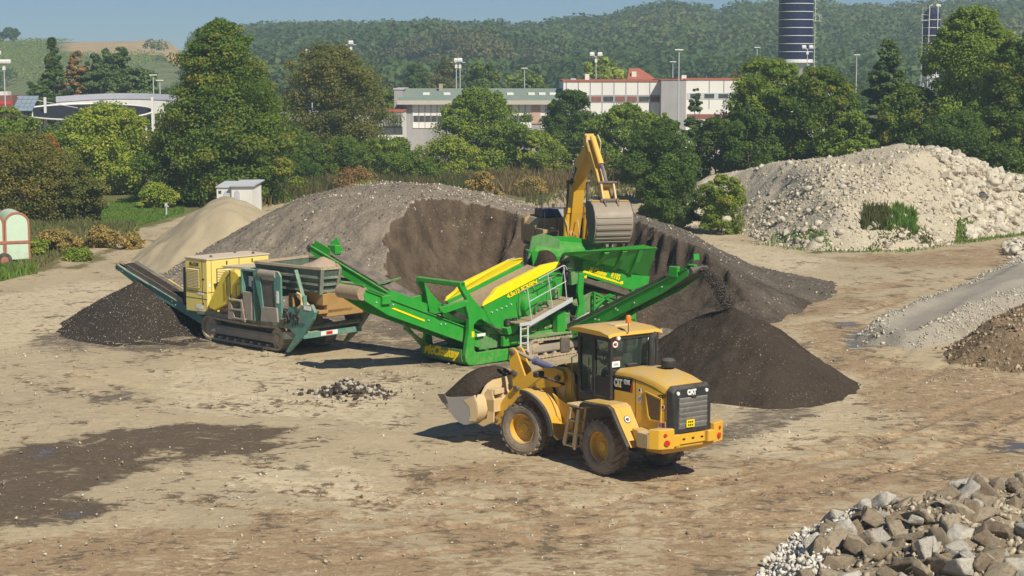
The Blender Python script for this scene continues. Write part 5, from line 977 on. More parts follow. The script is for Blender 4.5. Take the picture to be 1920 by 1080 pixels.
# parked cars far left
for px, py, col, lab in [(26, 206, (.75, .75, .75), 'white car parked under the floodlight mast at left'), (2, 204, (.7, .7, .7), 'white car cut by the left edge')]:
    Yd = 425; z0 = 0; cm = paint('car_paint', col, amt=.1, rough=.3); o = empty('parked_car', (X_(px, Yd), Yd, 0), 0, lab, 'car'); hh = max(z0, 0)
    o.location.z = 0
    prof = [(-2.1, .35), (-2.1, .8), (-1.5, .95), (-.9, 1.42), (.7, 1.45), (1.35, 1.0), (2.0, .85), (2.15, .4)]; B().prism(prof, -.85, .85).ob('body', cm, o, .06); B().prism([(-1.3, .98), (-.85, 1.36), (.65, 1.38), (1.15, 1.0)], -.87, .87).ob('windows', W_D, o)
    for x_ in (-1.3, 1.35): 
        for y_ in (-.8, .8): B().lathe([(.0001, -.1), (.32, -.1), (.32, .1), (.0001, .1)], (x_, y_, .32), 'y', 16).ob('wheel', BK, o)
CLR = mat('reddish_cloth', .9); setc(CLR, mix(CLR, noise(CLR, 8), (.42, .13, .07), (.55, .20, .11))); CLB = mat('black_cloth', .9); setc(CLB, mix(CLB, noise(CLB, 8), (.02, .018, .02), (.035, .03, .035)))
CLJ = mat('jeans', .9); setc(CLJ, mix(CLJ, noise(CLJ, 8), (.06, .08, .14), (.10, .12, .18))); HR = mat('dark_hair', .7); setc(HR, mix(HR, noise(HR, 30), (.02, .015, .012), (.04, .028, .02)))
# ================================================================ WHEEL LOADER
OR_, OF_ = (3.22, 45.72), (.98, 48.28); AR, AF = math.radians(125), math.radians(142)
WL = empty('wheel_loader', (*OR_, 0), AR, 'yellow wheel loader carrying a heaped bucket, parked in front of the green machine', 'wheel loader')
MR = (Matrix.Translation((*OR_, 0)) @ Matrix.Rotation(AR, 4, 'Z')); MF = MR.inverted() @ (Matrix.Translation((*OF_, 0)) @ Matrix.Rotation(AF, 4, 'Z'))
def front(o): o.matrix_local = MF; return o
def wheel(cx, side, fr_):
    hub = B(); s_ = side
    hub.lathe([(.0001, .10*s_), (.13, .10*s_), (.15, .06*s_), (.24, .04*s_), (.25, -.02*s_), (.0001, -.02*s_)], (0, 0, 0), 'y', 28)
    for k in range(12): a = k*math.pi/6; hub.lathe([(.0001, .075*s_), (.018, .075*s_), (.018, .03*s_)], (.195*math.cos(a), 0, .195*math.sin(a)), 'y', 6)
    h = hub.ob('wheel', DK if 0 else Yw, WL, smooth=True)
    rim = B().lathe([(.415, .235*s_), (.425, .225*s_), (.40, .19*s_), (.375, .17*s_), (.36, .02*s_), (.24, -.01*s_), (.24, -.03*s_), (.38, -.05*s_), (.42, -.23*s_)], (0, 0, 0), 'y', 40); rim.ob('rim', YD if 0 else Yw, h, smooth=True)
    prof = [(.40, -.20), (.43, -.235), (.55, -.262), (.66, -.25), (.705, -.22), (.712, -.1), (.714, 0), (.712, .1), (.705, .22), (.66, .25), (.60, .264), (.59, .257), (.55, .262), (.47, .25), (.46, .243), (.43, .235), (.40, .20)]
    ty = B().lathe(prof, (0, 0, 0), 'y', 48).ob('tyre', RS, h, smooth=True)
    tr = B(); n = 21; rg = R(7)
    for k in range(n):
        for q in (-1, 1):
            a0 = (k+(.25 if q > 0 else -.25)*.9)/n*2*math.pi
            for (y0, y1, da0, da1, r1) in ((.02, .15, -.06, .03, .752), (.14, .27, .02, .11, .75)):
                R0 = .70; w_ = .072
                def pt(y, da, r): a = a0+da*1.0; return (r*math.cos(a), q*y, r*math.sin(a))
                y1b = y1; P0 = [pt(y0, da0-w_, R0), pt(y0, da0+w_, R0), pt(y1b, da1+w_*.8, R0-.02*(y1 > .2)), pt(y1b, da1-w_*.8, R0-.02*(y1 > .2))]
                P1 = [pt(y0, da0-w_*.85, r1), pt(y0, da0+w_*.85, r1), pt(y1b-.008, da1+w_*.7, r1-.022*(y1 > .2)), pt(y1b-.008, da1-w_*.7, r1-.022*(y1 > .2))]
                tr.loft(P0 if q > 0 else P0[::-1], P1 if q > 0 else P1[::-1])
    tr.ob('tread', RB, h)
    M_ = Matrix.Translation((cx, .96*side, .742)) @ Matrix.Rotation(side*.4+cx, 4, 'Y')
    h.matrix_local = (MF @ M_) if fr_ else M_
for fr_ in (0, 1):
    for sd_ in (1, -1): wheel(0, sd_, fr_)
# rear frame and engine hood
def sec(x, w_, top, low=1.32, sh=.17, ws=.72): return [(x, -w_, low), (x, -w_, top-sh), (x, -w_*.93, top-sh*.45), (x, -w_*ws, top), (x, w_*ws, top), (x, w_*.93, top-sh*.45), (x, w_, top-sh), (x, w_, low)]
b = B(); skin(b, [sec(-.02, .70, 2.76), sec(-.5, .70, 2.80), (sec(-1.1, .70, 2.80)), sec(-1.65, .70, 2.73), sec(-2.02, .69, 2.63), sec(-2.16, .67, 2.57)]); hood = b.ob('hood', Yw, WL, .02, True, 2)
b = B();   # seam line and raised panel frame
for s_ in (1, -1):
    yy = .703*s_
    b.box(-.92, -.905, min(yy, yy+.004*s_), max(yy, yy+.004*s_), 1.45, 2.60); pts = [(-.02, yy, 2.60), (-.7, yy, 2.63), (-1.2, yy, 2.58), (-1.7, yy*.998, 2.50), (-2.14, yy*.97, 2.36)]
    b.tube(pts, .009, 5)
b.ob('panel_seam', BL, hood)
for s_ in (1, -1):
    yy = .70*s_; o_ = [(-1.30, 2.38), (-1.98, 2.27), (-1.96, 1.66), (-1.52, 1.62), (-1.42, 1.72)]
    def pp(p, y_): return [(q[0], y_, q[1]) for q in p]
    cx_, cz_ = -1.66, 2.0; inn = [(cx_+(q[0]-cx_)*.84, cz_+(q[1]-cz_)*.86) for q in o_]
    b = B(); n = 5; V = pp(o_, yy)+pp(inn, yy)+pp(o_, yy+.035*s_)+pp(inn, yy+.03*s_); F = []
    for i in range(n): j = (i+1) % n; F += [(i+2*n, j+2*n, j+3*n, i+3*n), (i, j, j+2*n, i+2*n), (i+n, i+3*n, j+3*n, j+n)]
    b.add(V, F).ob('vent_frame', Yw, hood, .006)
    b = B(); b.prism([(x_, z_) for x_, z_ in inn], min(yy, yy+.01*s_), max(yy, yy+.01*s_)); vs = b.ob('vent_screen', paint('brown_mesh', (.20, .115, .035), amt=.3, rough=.7), hood)
    b = B(); b.prism([(.0, 2.57), (-.80, 2.60), (-.80, 2.24), (.0, 2.22)], min(yy, yy+.006*s_), max(yy, yy+.006*s_)); pl = b.ob('name_plate', BL, hood)
    b = B(); b.prism([(-.80, 2.595), (-.70, 2.255), (-.80, 2.24)], min(yy, yy+.009*s_), max(yy, yy+.009*s_)); b.ob('red_corner', RD, pl)
    xd, nn = ((-1, 0, .03), (0, 1, 0)) if s_ > 0 else ((1, 0, -.03), (0, -1, 0)); off = .010*s_
    x0 = -.07 if s_ > 0 else -.42
    text('CAT', 'lettering', WH, pl, .28, (x0+.03*s_, yy+off, 2.32), face_rot(xd, nn), .003, .016, .58)
    text('924K', 'lettering', WH, pl, .16, (x0-.37 if s_ > 0 else x0+.37, yy+off, 2.43), face_rot(xd, nn), .003, .007, .72)
    b = B(); b.prism([(x0-.10*s_, 2.315), (x0-.26*s_, 2.315), (x0-.18*s_, 2.40)], yy+.004*s_, yy+.016*s_) ; b.ob('yellow_triangle', YI, pl)
    sticker(hood, (-1.09, yy, 2.13), .085, '', nn, xd, WH); disc('sticker_emblem', (-1.09, yy+.018*s_, 2.13), .05, STB, hood)
    b = B(); b.box(-1.14, -1.03, min(yy, yy+.008*s_), max(yy, yy+.008*s_), 2.29, 2.42); b.ob('small_label', WH, hood); b = B(); b.box(-1.11, -1.06, min(yy, yy+.012*s_), max(yy, yy+.012*s_), 2.33, 2.39); b.ob('label_mark', BL, hood)
    sticker(hood, (-2.0, yy*.985, 2.06), .085, '40', nn, xd, RD)
    text('<CT>', 'lettering', BL, hood, .12, ((-1.80 if s_ > 0 else -2.06), yy*.99+.006*s_, 2.28), face_rot(xd, nn), .003, .005)
    b = B(); b.box(-2.10, -1.83, min(yy*.985, yy*.985+.008*s_), max(yy*.985, yy*.985+.008*s_), 1.50, 1.68); sg = b.ob('warning_sign', WH, hood)
    b = B(); b.box(-2.095, -1.97, min(yy*.985, yy*.985+.012*s_), max(yy*.985, yy*.985+.012*s_), 1.51, 1.66); b.ob('red_field', RD, sg)
    b = B(); b.lathe([(.05, 0), (.05, .014*s_), (.036, .014*s_), (.036, 0)], (-1.90, yy*.985, 1.59), 'y', 18).beam((-1.935, yy*.985+.012*s_, 1.62), (-1.865, yy*.985+.012*s_, 1.56), .014, .006); b.ob('prohibition_ring', RD, sg)
b = B()
skin(b, [[(-2.14, -.70, 1.38), (-2.14, -.71, 2.50), (-2.14, -.60, 2.62), (-2.14, .60, 2.62), (-2.14, .71, 2.50), (-2.14, .70, 1.38)], [(-2.34, -.60, 1.40), (-2.32, -.63, 2.45), (-2.30, -.54, 2.55), (-2.30, .54, 2.55), (-2.32, .63, 2.45), (-2.34, .60, 1.40)]])
gr_ = b.ob('grille_surround', BK, WL, .03, True, 2)
b = B().box(-2.352, -2.33, -.47, .47, 1.52, 2.30); mesh_ = b.ob('grille', paint('grille_mesh', (.085, .085, .085), (.25, .23, .2), .5, .7, .35), gr_)
b = B()
for k in range(6): z_ = 1.56+k*.128; b.add([(-2.352, -.46, z_), (-2.352, .46, z_), (-2.375, .46, z_+.09), (-2.375, -.46, z_+.09), (-2.352, -.46, z_+.11), (-2.352, .46, z_+.11)], [(0, 1, 2, 3), (3, 2, 5, 4)])
for k in range(24): y_ = -.45+k*.039; b.beam((-2.368, y_, 1.56), (-2.368, y_, 2.29), .006)
b.ob('louvre', paint('louvre_grey', (.12, .12, .12), (.27, .25, .22), .6, .6, .4), gr_)
b = B().box(-2.392, -2.376, -.02, .24, 1.55, 1.74).ob('number_plate', YI, gr_)
b = B()
for k, (y_, z_) in enumerate([(.17, 1.66), (.11, 1.66), (.05, 1.66), (.17, 1.58), (.11, 1.58), (.05, 1.58)]): b.box(-2.396, -2.391, y_-.02, y_+.02, z_, z_+.05)
b.ob('plate_characters', BL, gr_)
text('CAT', 'lettering', WH, gr_, .17, (-2.325, .17, 2.37), face_rot((0, -1, 0), (-1, 0, .05)), .01, .012, .85)
for y_ in (.47, -.47): B().lathe([(.0001, -.03), (.045, -.03), (.05, 0), (.05, .03)], (-2.31, y_, 2.43), 'x', 14).ob('work_light', WH, gr_, smooth=True)
B().box(-2.40, -2.31, -.08, .08, 2.29, 2.36).ob('camera_box', BK, gr_, .01)
# counterweight
b = B(); b.prism([(-1.62, 1.18), (-2.05, 1.18), (-2.30, 1.02), (-2.42, .70), (-2.42, .46), (-2.30, .44), (-2.30, -.44), (-2.42, -.46), (-2.42, -.70), (-2.30, -1.02), (-2.05, -1.18), (-1.62, -1.18)], 1.10, 1.40, 'z')
cw = b.ob('counterweight', Yw, WL, .02)
for s_ in (1, -1):
    b = B(); b.prism([(-1.60, 1.22*s_), (-2.06, 1.22*s_), (-2.06, .98*s_), (-1.60, .98*s_)], 1.06, 1.43, 'z'); b.ob('tool_box', YD, cw, .012)
    b = B(); b.prism([(-2.07, 1.215*s_), (-2.30, 1.06*s_), (-2.43, .66*s_), (-2.30, .62*s_), (-2.07, .9*s_)], 1.05, 1.57, 'z'); b.ob('corner_block', Yw, cw, .02)
    for zz in (1.22,): 
        b = B(); n_ = Vector((-.92, .40*s_, 0)).normalized(); c_ = Vector((-2.375, .86*s_, zz)); b.tube([c_-n_*.02, c_+n_*.03], .075, 16); b.ob('tail_light', RD, cw)
        b = B(); c_ = Vector((-2.36, .90*s_, 1.42)); b.tube([c_-n_*.03, c_+n_*.02], .045, 12); b.ob('reflector', RD, cw)
b = B()
for y_ in (.25, -.05, -.35): b.box(-2.315, -2.29, y_-.04, y_+.04, 1.22, 1.26)
b.ob('tie_down_slot', BL, cw)
b = B(); skin(b, [[(-1.0, -.42, .72), (-1.0, -.42, 1.3), (-1.0, .42, 1.3), (-1.0, .42, .72)], [(-1.9, -.62, .82), (-1.9, -.62, 1.3), (-1.9, .62, 1.3), (-1.9, .62, .82)], [(-2.24, -.95, 1.02), (-2.24, -.95, 1.12), (-2.24, .95, 1.12), (-2.24, .95, 1.02)]]); b.ob('rear_frame', Yw, WL, .02)
b = B().box(-1.1, 1.55, -.42, .42, .62, 1.9).box(-.25, .25, -.85, .85, .58, .9); b.ob('chassis', DK, WL, .02)
# rear fenders with rubber lips
for s_ in (1, -1):
    lo, hi = (.68, 1.24) if s_ > 0 else (-1.24, -.68)
    P_ = [(.62, 1.86), (.52, 1.90), (-.55, 1.95), (-.72, 1.88), (-1.00, 1.50), (-1.42, .98)]; inn = [(p[0]+.02, p[1]-.05) for p in P_]; inn[-1] = (-1.36, .98); inn[-2] = (-.955, 1.475)
    fd_ = B().prism(P_+inn[::-1], lo, hi).ob('rear_fender', Yw, WL, .008)
    ed = [(.64, 1.80), (.52, 1.87), (-.55, 1.92), (-.70, 1.85), (-.98, 1.47), (-1.36, 1.0)]; e2 = [(p[0]+.06*(.5 if k < 3 else 1), p[1]-.10) for k, p in enumerate(ed)]
    yl = (1.24, 1.33) if s_ > 0 else (-1.33, -1.24); B().prism(ed+e2[::-1], *yl).ob('rubber_lip', BK, fd_, .01)
    nn = Vector((-.80, 0, .55)); sticker(fd_, Vector((-.93, .98*s_, 1.60)), .105, '40', nn, (0, -1, 0) if 1 else 0)
    B().box(-1.47, -1.42, 1.05*s_-.03, 1.05*s_+.03, 1.0, 1.06).ob('reflector', RD, fd_)
    b = B().prism([(-1.42, .98), (-1.62, .98), (-1.62, 1.38), (-1.20, 1.42)], lo+(.0 if s_ > 0 else .2), hi-(.2 if s_ > 0 else 0)); b.ob('fender_bracket', Yw, fd_)
# cab
cab = B().box(.02, 1.40, -.80, .80, 1.78, 2.0).ob('cab', BK, WL, .02)
fz0, fz1 = 1.95, 3.60
b = B()
for (x_, y_) in ((.05, .76), (.05, -.76), (1.36, .76), (1.36, -.76), (.72, .77), (.72, -.77)): b.box(x_-.055, x_+.055, y_-.045, y_+.045, fz0, fz1)
b.box(.0, 1.41, .72, .80, 3.46, 3.6).box(.0, 1.41, -.80, -.72, 3.46, 3.6).box(.0, .1, -.76, .76, 3.50, 3.6).box(1.31, 1.41, -.76, .76, 3.46, 3.6)
b.box(.01, .70, .73, .79, 1.95, 2.52).box(.01, .70, -.79, -.73, 1.95, 2.52).box(.01, .09, -.74, .74, 1.95, 2.72).box(.78, 1.36, .735, .785, 2.50, 2.55).box(.78, 1.36, .735, .785, 1.95, 2.05).box(.66, .70, .735, .79, 2.5, 3.5).box(.76, .82, .735, .79, 2.0, 3.5)
b.ob('cab_frame', BK, cab, .012)
B().box(.82, 1.31, .755, .765, 2.05, 3.46).ob('door_glass', GL, cab); B().box(.82, 1.31, -.765, -.755, 2.05, 3.46).ob('side_glass', GL, cab); B().box(.10, .66, .755, .765, 2.52, 3.46).ob('side_glass', GL, cab); B().box(.10, .66, -.765, -.755, 2.52, 3.46).ob('side_glass', GL, cab)
B().box(.04, .05, -.71, .71, 2.72, 3.50).ob('rear_glass', GL, cab); B().box(1.37, 1.38, -.71, .71, 2.0, 3.46).ob('windscreen', GL, cab)
b = B().tube([(1.0, .80, 2.1), (.88, .84, 2.15), (.88, .84, 2.9), (.92, .80, 2.95)], .014, 6); b.tube([(.74, .80, 2.05), (.74, .86, 2.1), (.74, .86, 2.45)], .014, 6); b.ob('door_handle', BK, cab)
P_ = [(-.06, 3.62), (-.02, 3.70), (.35, 3.77), (1.2, 3.78), (1.62, 3.72), (1.72, 3.64), (1.66, 3.60), (-.04, 3.60)]
b = B(); skin(b, [[(x_, -.90, z_-.05*(z_ > 3.61)) for x_, z_ in P_], [(x_, -.72, z_) for x_, z_ in P_], [(x_, .72, z_) for x_, z_ in P_], [(x_, .90, z_-.05*(z_ > 3.61)) for x_, z_ in P_]]); rf = b.ob('cab_roof', Yw, cab, .015, True)
B().box(.55, .95, -.28, .22, 3.76, 3.80).ob('roof_hatch', YD, rf, .01); B().tube([(-.05, .30, 3.66), (-.10, .30, 3.70), (-.10, .30, 3.96)], .013, 6).ob('beacon_stalk', BK, rf)
B().lathe([(.0001, 3.95), (.07, 3.95), (.075, 4.0), (.07, 4.12), (.05, 4.15), (.0001, 4.15)], (-.10, .30, 0), 'z', 18).ob('beacon', ORG, rf, smooth=True)
for y_ in (.58, -.64): B().lathe([(.0001, -.05), (.05, -.05), (.055, .03), (.03, .05)], (-.02, y_, 3.56), 'x', 14).ob('work_light', WH, cab, smooth=True)
B().tube([(-.02, .60, 3.60), (.0, .35, 3.64), (-.05, .30, 3.66)], .01, 5).ob('lamp_cable', BK, cab)
sticker(cab, (-.005, .66, 3.40), .10, '40', (-1, 0, 0), (0, -1, 0), RD); sticker(cab, (-.005, -.52, 3.43), .09, '25', (-1, 0, 0), (0, -1, 0), WH)
B().box(-.012, -.002, .50, .76, 2.80, 2.95).ob('white_label', WH, cab); B().box(-.016, -.010, .55, .71, 2.84, 2.90).ob('label_writing', STB, cab)
B().box(-.08, .02, -.05, .28, 2.74, 2.86).ob('wiper_motor', BK, cab, .02); B().beam((-.02, .1, 2.82), (-.02, .62, 3.02), .015).ob('wiper', BK, cab)
b = B(); skin(b, [[(x_, y_*.9, z_) for x_, y_, z_ in [(.36, -.27, 2.2), (.36, .27, 2.2), (.50, .27, 2.2), (.50, -.27, 2.2)]], [(.30, -.23, 2.75), (.30, .23, 2.75), (.40, .23, 2.75), (.40, -.23, 2.75)], [(.28, -.12, 3.06), (.28, .12, 3.06), (.36, .12, 3.06), (.36, -.12, 3.06)]]); b.box(.40, .95, -.26, .26, 2.12, 2.42)
b.ob('seat', paint('seat_cloth', (.10, .12, .12), amt=.1, rough=.9), cab, .03); b = B().tube([(1.22, 0, 2.0), (1.08, 0, 2.78)], .03, 8)
for k in range(20): a0, a1 = k*math.pi/10, (k+1)*math.pi/10; b.tube([(1.08+.07*math.cos(a), .19*math.sin(a), 2.78+.17*math.cos(a)) for a in (a0, a1)], .014, 6, False)
b.ob('steering_wheel', BK, cab)
mir = B().tube([(1.45, .82, 3.5), (1.60, 1.10, 3.52), (1.60, 1.12, 3.05)], .016, 6).ob('mirror_arm', BK, cab); B().box(1.50, 1.60, .98, 1.28, 3.02, 3.46).ob('mirror', DK, mir, .03)
mir = B().tube([(1.45, -.82, 3.5), (1.60, -1.10, 3.52), (1.60, -1.12, 3.05)], .016, 6).ob('mirror_arm', BK, cab); B().box(1.50, 1.60, -1.28, -.98, 3.02, 3.46).ob('mirror', DK, mir, .03)
# stack, precleaner, steps
B().tube([(-.28, -.34, 2.74), (-.28, -.34, 3.40), (-.27, -.36, 3.52), (-.32, -.48, 3.62)], [.10, .095, .09, .085], 16).ob('exhaust_stack', BK, WL, smooth=True)
B().lathe([(.0001, 2.76), (.08, 2.76), (.09, 2.84), (.19, 2.86), (.20, 2.90), (.18, 3.02), (.12, 3.07), (.0001, 3.08)], (-.98, -.34, 0), 'z', 22).ob('air_precleaner', BK, WL, smooth=True)
B().lathe([(.0001, 2.74), (.13, 2.74), (.13, 2.80), (.0001, 2.80)], (-.98, -.34, 0), 'z', 18).ob('precleaner_base', Yw, WL); B().lathe([(.0001, 2.76), (.17, 2.76), (.16, 2.79), (.0001, 2.80)], (-.30, -.34, 0), 'z', 18).ob('stack_base', DK, WL)
for s_ in (1, -1):
    b = B(); ya, yb = (1.0, 1.26) if s_ > 0 else (-1.26, -1.0)
    b.prism([(.74, 1.62), (.84, 1.62), (1.06, .58), (.98, .50), (.92, .52)], yb-.05, yb).prism([(1.08, 1.62), (1.18, 1.62), (1.48, .62), (1.42, .54), (1.36, .58)], yb-.05, yb).prism([(.74, 1.62), (.82, 1.62), (1.04, .58), (.96, .52)], ya, ya+.03)
    for t in (0, .36, .72): x_, z_ = .96-.20*t, .56+.98*t; b.box(x_, x_+.46-.06*t, ya, yb, z_, z_+.035)
    b.ob('steps', YD, WL, .006); B().box(.60, 1.30, .42 if s_ > 0 else -1.25, 1.25 if s_ > 0 else -.42, 1.66, 1.72).ob('platform', YD, WL, .01)
    B().tube([(1.36, .9*s_, 1.75), (1.40, 1.0*s_, 1.9), (1.44, .98*s_, 2.9), (1.40, .84*s_, 2.95)], .018, 6).ob('grab_rail', BK, WL)
# front frame parts
fa = front(B().box(-.32, .32, -.80, .80, .50, .96).box(-1.5, .6, -.35, .35, .55, 1.35).prism([(-1.25, 1.3), (-1.15, 2.3), (-.95, 2.44), (-.45, 2.42), (-.30, 2.1), (.2, 1.2)], .30, .40).prism([(-1.25, 1.3), (-1.15, 2.3), (-.95, 2.44), (-.45, 2.42), (-.30, 2.1), (.2, 1.2)], -.40, -.30).ob('front_frame', Yw, WL, .015))
B().prism([(-.98, 2.2), (-.72, 2.28), (-.72, 1.75), (-.92, 1.62)], .401, .425).ob('side_plate', YD, fa, .006)
for s_ in (1, -1):
    lo, hi = (.44, .56) if s_ > 0 else (-.56, -.44)
    P_ = [(-1.0, 2.14), (-.92, 2.36), (-.70, 2.42), (-.30, 2.40), (.15, 2.24), (.60, 1.92), (1.0, 1.50), (1.42, .95), (1.48, .70), (1.34, .58), (1.18, .66), (.86, 1.16), (.50, 1.52), (.05, 1.74), (-.45, 1.86), (-.85, 1.92)]
    ar = front(B().prism(P_, lo, hi).ob('lift_arm', Yw, WL, .012)); b = B()
    for (x_, z_) in ((-.80, 2.16), (.62, 1.72), (1.36, .74)): B().lathe([(.0001, -.04), (.075, -.04), (.075, .10), (.0001, .10)], (x_, (hi if s_ > 0 else lo-.06), z_), 'y', 14).ob('pin', DK, ar)
    front(B().tube([(-.55, .62*s_, .95), (.05, .62*s_, 1.25)], .085, 12).ob('lift_cylinder', BK, WL)); front(B().tube([(.05, .62*s_, 1.25), (.55, .62*s_, 1.48)], .045, 10).ob('cylinder_rod', SL, WL))
front(B().box(.55, .85, -.5, .5, 1.28, 1.60).ob('cross_tube', Yw, WL, .03))
P_ = [(1.02, 2.74), (1.14, 2.76), (1.21, 2.68), (1.20, 2.30), (1.12, 1.85), (1.02, 1.45), (1.12, 1.10), (1.02, 1.02), (.90, 1.10), (.80, 1.50), (.60, 1.62), (.58, 1.85), (.76, 2.25), (.94, 2.66)]
for y_ in (.10, -.20):
    lv = front(B().prism(P_, y_, y_+.07).ob('tilt_lever', Yw, WL, .012)); b = B()
    for (x_, z_, r_) in ((1.10, 2.63, .085), (1.02, 2.05, .10), (.82, 1.72, .09)): b.lathe([(.0001, -.02), (r_, -.02), (r_, .11), (r_*.5, .13), (.0001, .13)], (x_, y_, z_), 'y', 16)
    b.ob('pin', DK, lv)
front(B().tube([(1.10, -.02, 2.63), (.38, -.02, 2.42)], .05, 12).ob('tilt_rod', SL, WL, smooth=True)); front(B().tube([(.42, -.02, 2.43), (-.55, -.02, 2.18)], .10, 14).tube([(.47, -.02, 2.445), (.38, -.02, 2.42)], .12, 14).ob('tilt_cylinder', BLU, WL, smooth=True))
b = B()
for k in range(5): y_ = -.12+k*.06; b.tube([(-.2, y_, 2.24), (-.5, y_+.02, 2.42), (-.9, y_+.04, 2.2), (-1.25, y_*1.5, 1.9), (-1.5, y_*2, 1.5)], .02, 6)
for k in range(4): b.tube([(-.55, .44+.03*k, 1.95), (-.70, .5, 1.65-.05*k), (-.62, .48+.02*k, 1.35)], .018, 6)
front(b.ob('hoses', BK, WL))
# front fenders
for s_ in (1, -1):
    lo, hi = (.70, 1.22) if s_ > 0 else (-1.22, -.70)
    o_ = arcpts(0, .74, 1.12, 92, 178, 12)+[(-1.20, .70), (-1.30, .62)]; i_ = arcpts(0, .74, 1.07, 92, 178, 12)+[(-1.12, .68), (-1.24, .60)]
    ff_ = front(B().prism(o_+i_[::-1], lo, hi).ob('front_fender', Yw, WL, .006)); yl = (1.22, 1.32) if s_ > 0 else (-1.32, -1.22)
    B().prism(arcpts(0, .74, 1.12, 92, 182, 12)+arcpts(0, .74, 1.0, 92, 182, 12)[::-1], *yl).ob('rubber_lip', BK, ff_, .008)
    B().prism([(-.70, 1.75), (-1.35, 1.45), (-1.48, 1.25), (-1.40, .86), (-1.15, .70), (-.98, 1.3)], *((.66, .72) if s_ > 0 else (-.72, -.66))).ob('fender_bracket', Yw, ff_, .01)
    la = front(B().tube([(-1.0, .55*s_, 2.0), (-.78, .95*s_, 2.18), (-.42, 1.05*s_, 2.26)], .03, 8).ob('lamp_arm', BK, WL)); B().box(-.50, -.32, .90*s_-.0-.12, .90*s_+.20, 2.20, 2.36).ob('headlamp', BK, la, .03); B().box(-.325, -.31, .90*s_-.08, .90*s_+.16, 2.23, 2.33).ob('lens', WH, la)
# bucket
prof = [(2.86, 1.36), (2.62, 1.10), (2.30, .80), (2.12, .68), (1.95, .635), (1.80, .66), (1.62, .76), (1.50, .92), (1.46, 1.08), (1.50, 1.30), (1.60, 1.50)]
n = len(prof); cn = (2.15, 1.25); inner = [(p[0]+(cn[0]-p[0])*.05, p[1]+(cn[1]-p[1])*.05+.01) for p in prof]
b = B(); V = [(p[0], y_, p[1]) for y_ in (-1.28, 1.28) for p in prof]+[(p[0], y_, p[1]) for y_ in (-1.25, 1.25) for p in inner]; F = [(i, i+1, i+1+n, i+n) for i in range(n-1)]+[(i+2*n, i+3*n, i+1+3*n, i+1+2*n) for i in range(n-1)]
F += [(0, n, 3*n, 2*n), (n-1, 3*n-1, 4*n-1, 2*n-1)]; b.add(V, F); bkt = front(b.ob('bucket', YD, WL, smooth=True))
side = prof+[(1.66, 1.46), (2.50, 1.34)]
for s_ in (1, -1): B().prism(prof+[(1.70, 1.47), (2.44, 1.36)], *sorted((1.25*s_, 1.29*s_))).ob('side_plate', SL, bkt, .006); B().prism([(1.96, 1.34), (1.74, 1.18), (1.70, .92), (1.78, .76), (1.50, .80), (1.46, 1.10), (1.52, 1.34), (1.62, 1.48)], *sorted((1.291*s_, 1.297*s_))).ob('painted_corner', YD, bkt)
B().prism([(2.90, 1.40), (2.80, 1.30), (2.56, 1.03), (2.50, 1.08)], -1.29, 1.29).ob('cutting_edge', SL, bkt, .005); B().prism([(2.90, 1.41), (2.62, 1.44), (2.50, 1.20), (2.70, 1.17)], 1.285, 1.31).ob('edge_guard', DK, bkt); B().prism([(2.90, 1.41), (2.62, 1.44), (2.50, 1.20), (2.70, 1.17)], -1.31, -1.285).ob('edge_guard', DK, bkt)
b = B(); b.loft([(1.58, .95, 1.48), (1.62, .55, 1.86), (1.62, -.55, 1.86), (1.58, -.95, 1.48)], [(1.62, .95, 1.48), (1.66, .55, 1.86), (1.66, -.55, 1.86), (1.62, -.95, 1.48)]); b.ob('spill_guard', YD, bkt)
b = B()
for y_ in (-.85, -.45, .38, .78): b.prism([(1.62, 1.52), (1.30, 1.62), (1.22, 1.30), (1.25, .72), (1.62, .55), (1.85, .62), (1.50, .8), (1.45, 1.1)], y_, y_+.06)
b.box(1.22, 1.50, -.85, .84, 1.00, 1.36).box(1.20, 1.5, .40, .82, 1.50, 1.64); b.ob('hitch_bracket', YD, bkt, .01)
# load in the bucket
hx_ = np.linspace(1.55, 2.84, 30); hy_ = np.linspace(-1.22, 1.22, 44); XX, YY = np.meshgrid(hx_, hy_); u = (XX-1.55)/1.29; vv_ = np.abs(YY)/1.22
ZZ = 1.33+.10*(u < .05)+.78*np.clip(1-((u-.42)/.62)**2, 0, 1)**.8*np.clip(1-vv_**2.6, 0, 1)**.8+.02*fbm(XX*5, YY*5, s=3)
i = np.arange(XX.size).reshape(XX.shape); F = np.stack([i[:-1, :-1].ravel(), i[:-1, 1:].ravel(), i[1:, 1:].ravel(), i[1:, :-1].ravel()], 1)
ld = mesh('soil_load', np.stack([XX.ravel(), YY.ravel(), ZZ.ravel()], 1), F, M_DARK, smooth=True); ld.matrix_world = MR @ MF; tag(ld, 'heaped dark brown load in the bucket of the wheel loader', 'soil load')
person('person', 'driver in a reddish shirt seated in the cab of the yellow wheel loader', tuple(MR @ Vector((.56, 0, 2.47))), AR, CLR, CLJ, HR, .30).scale = (1.1, 1.2, 1.05)
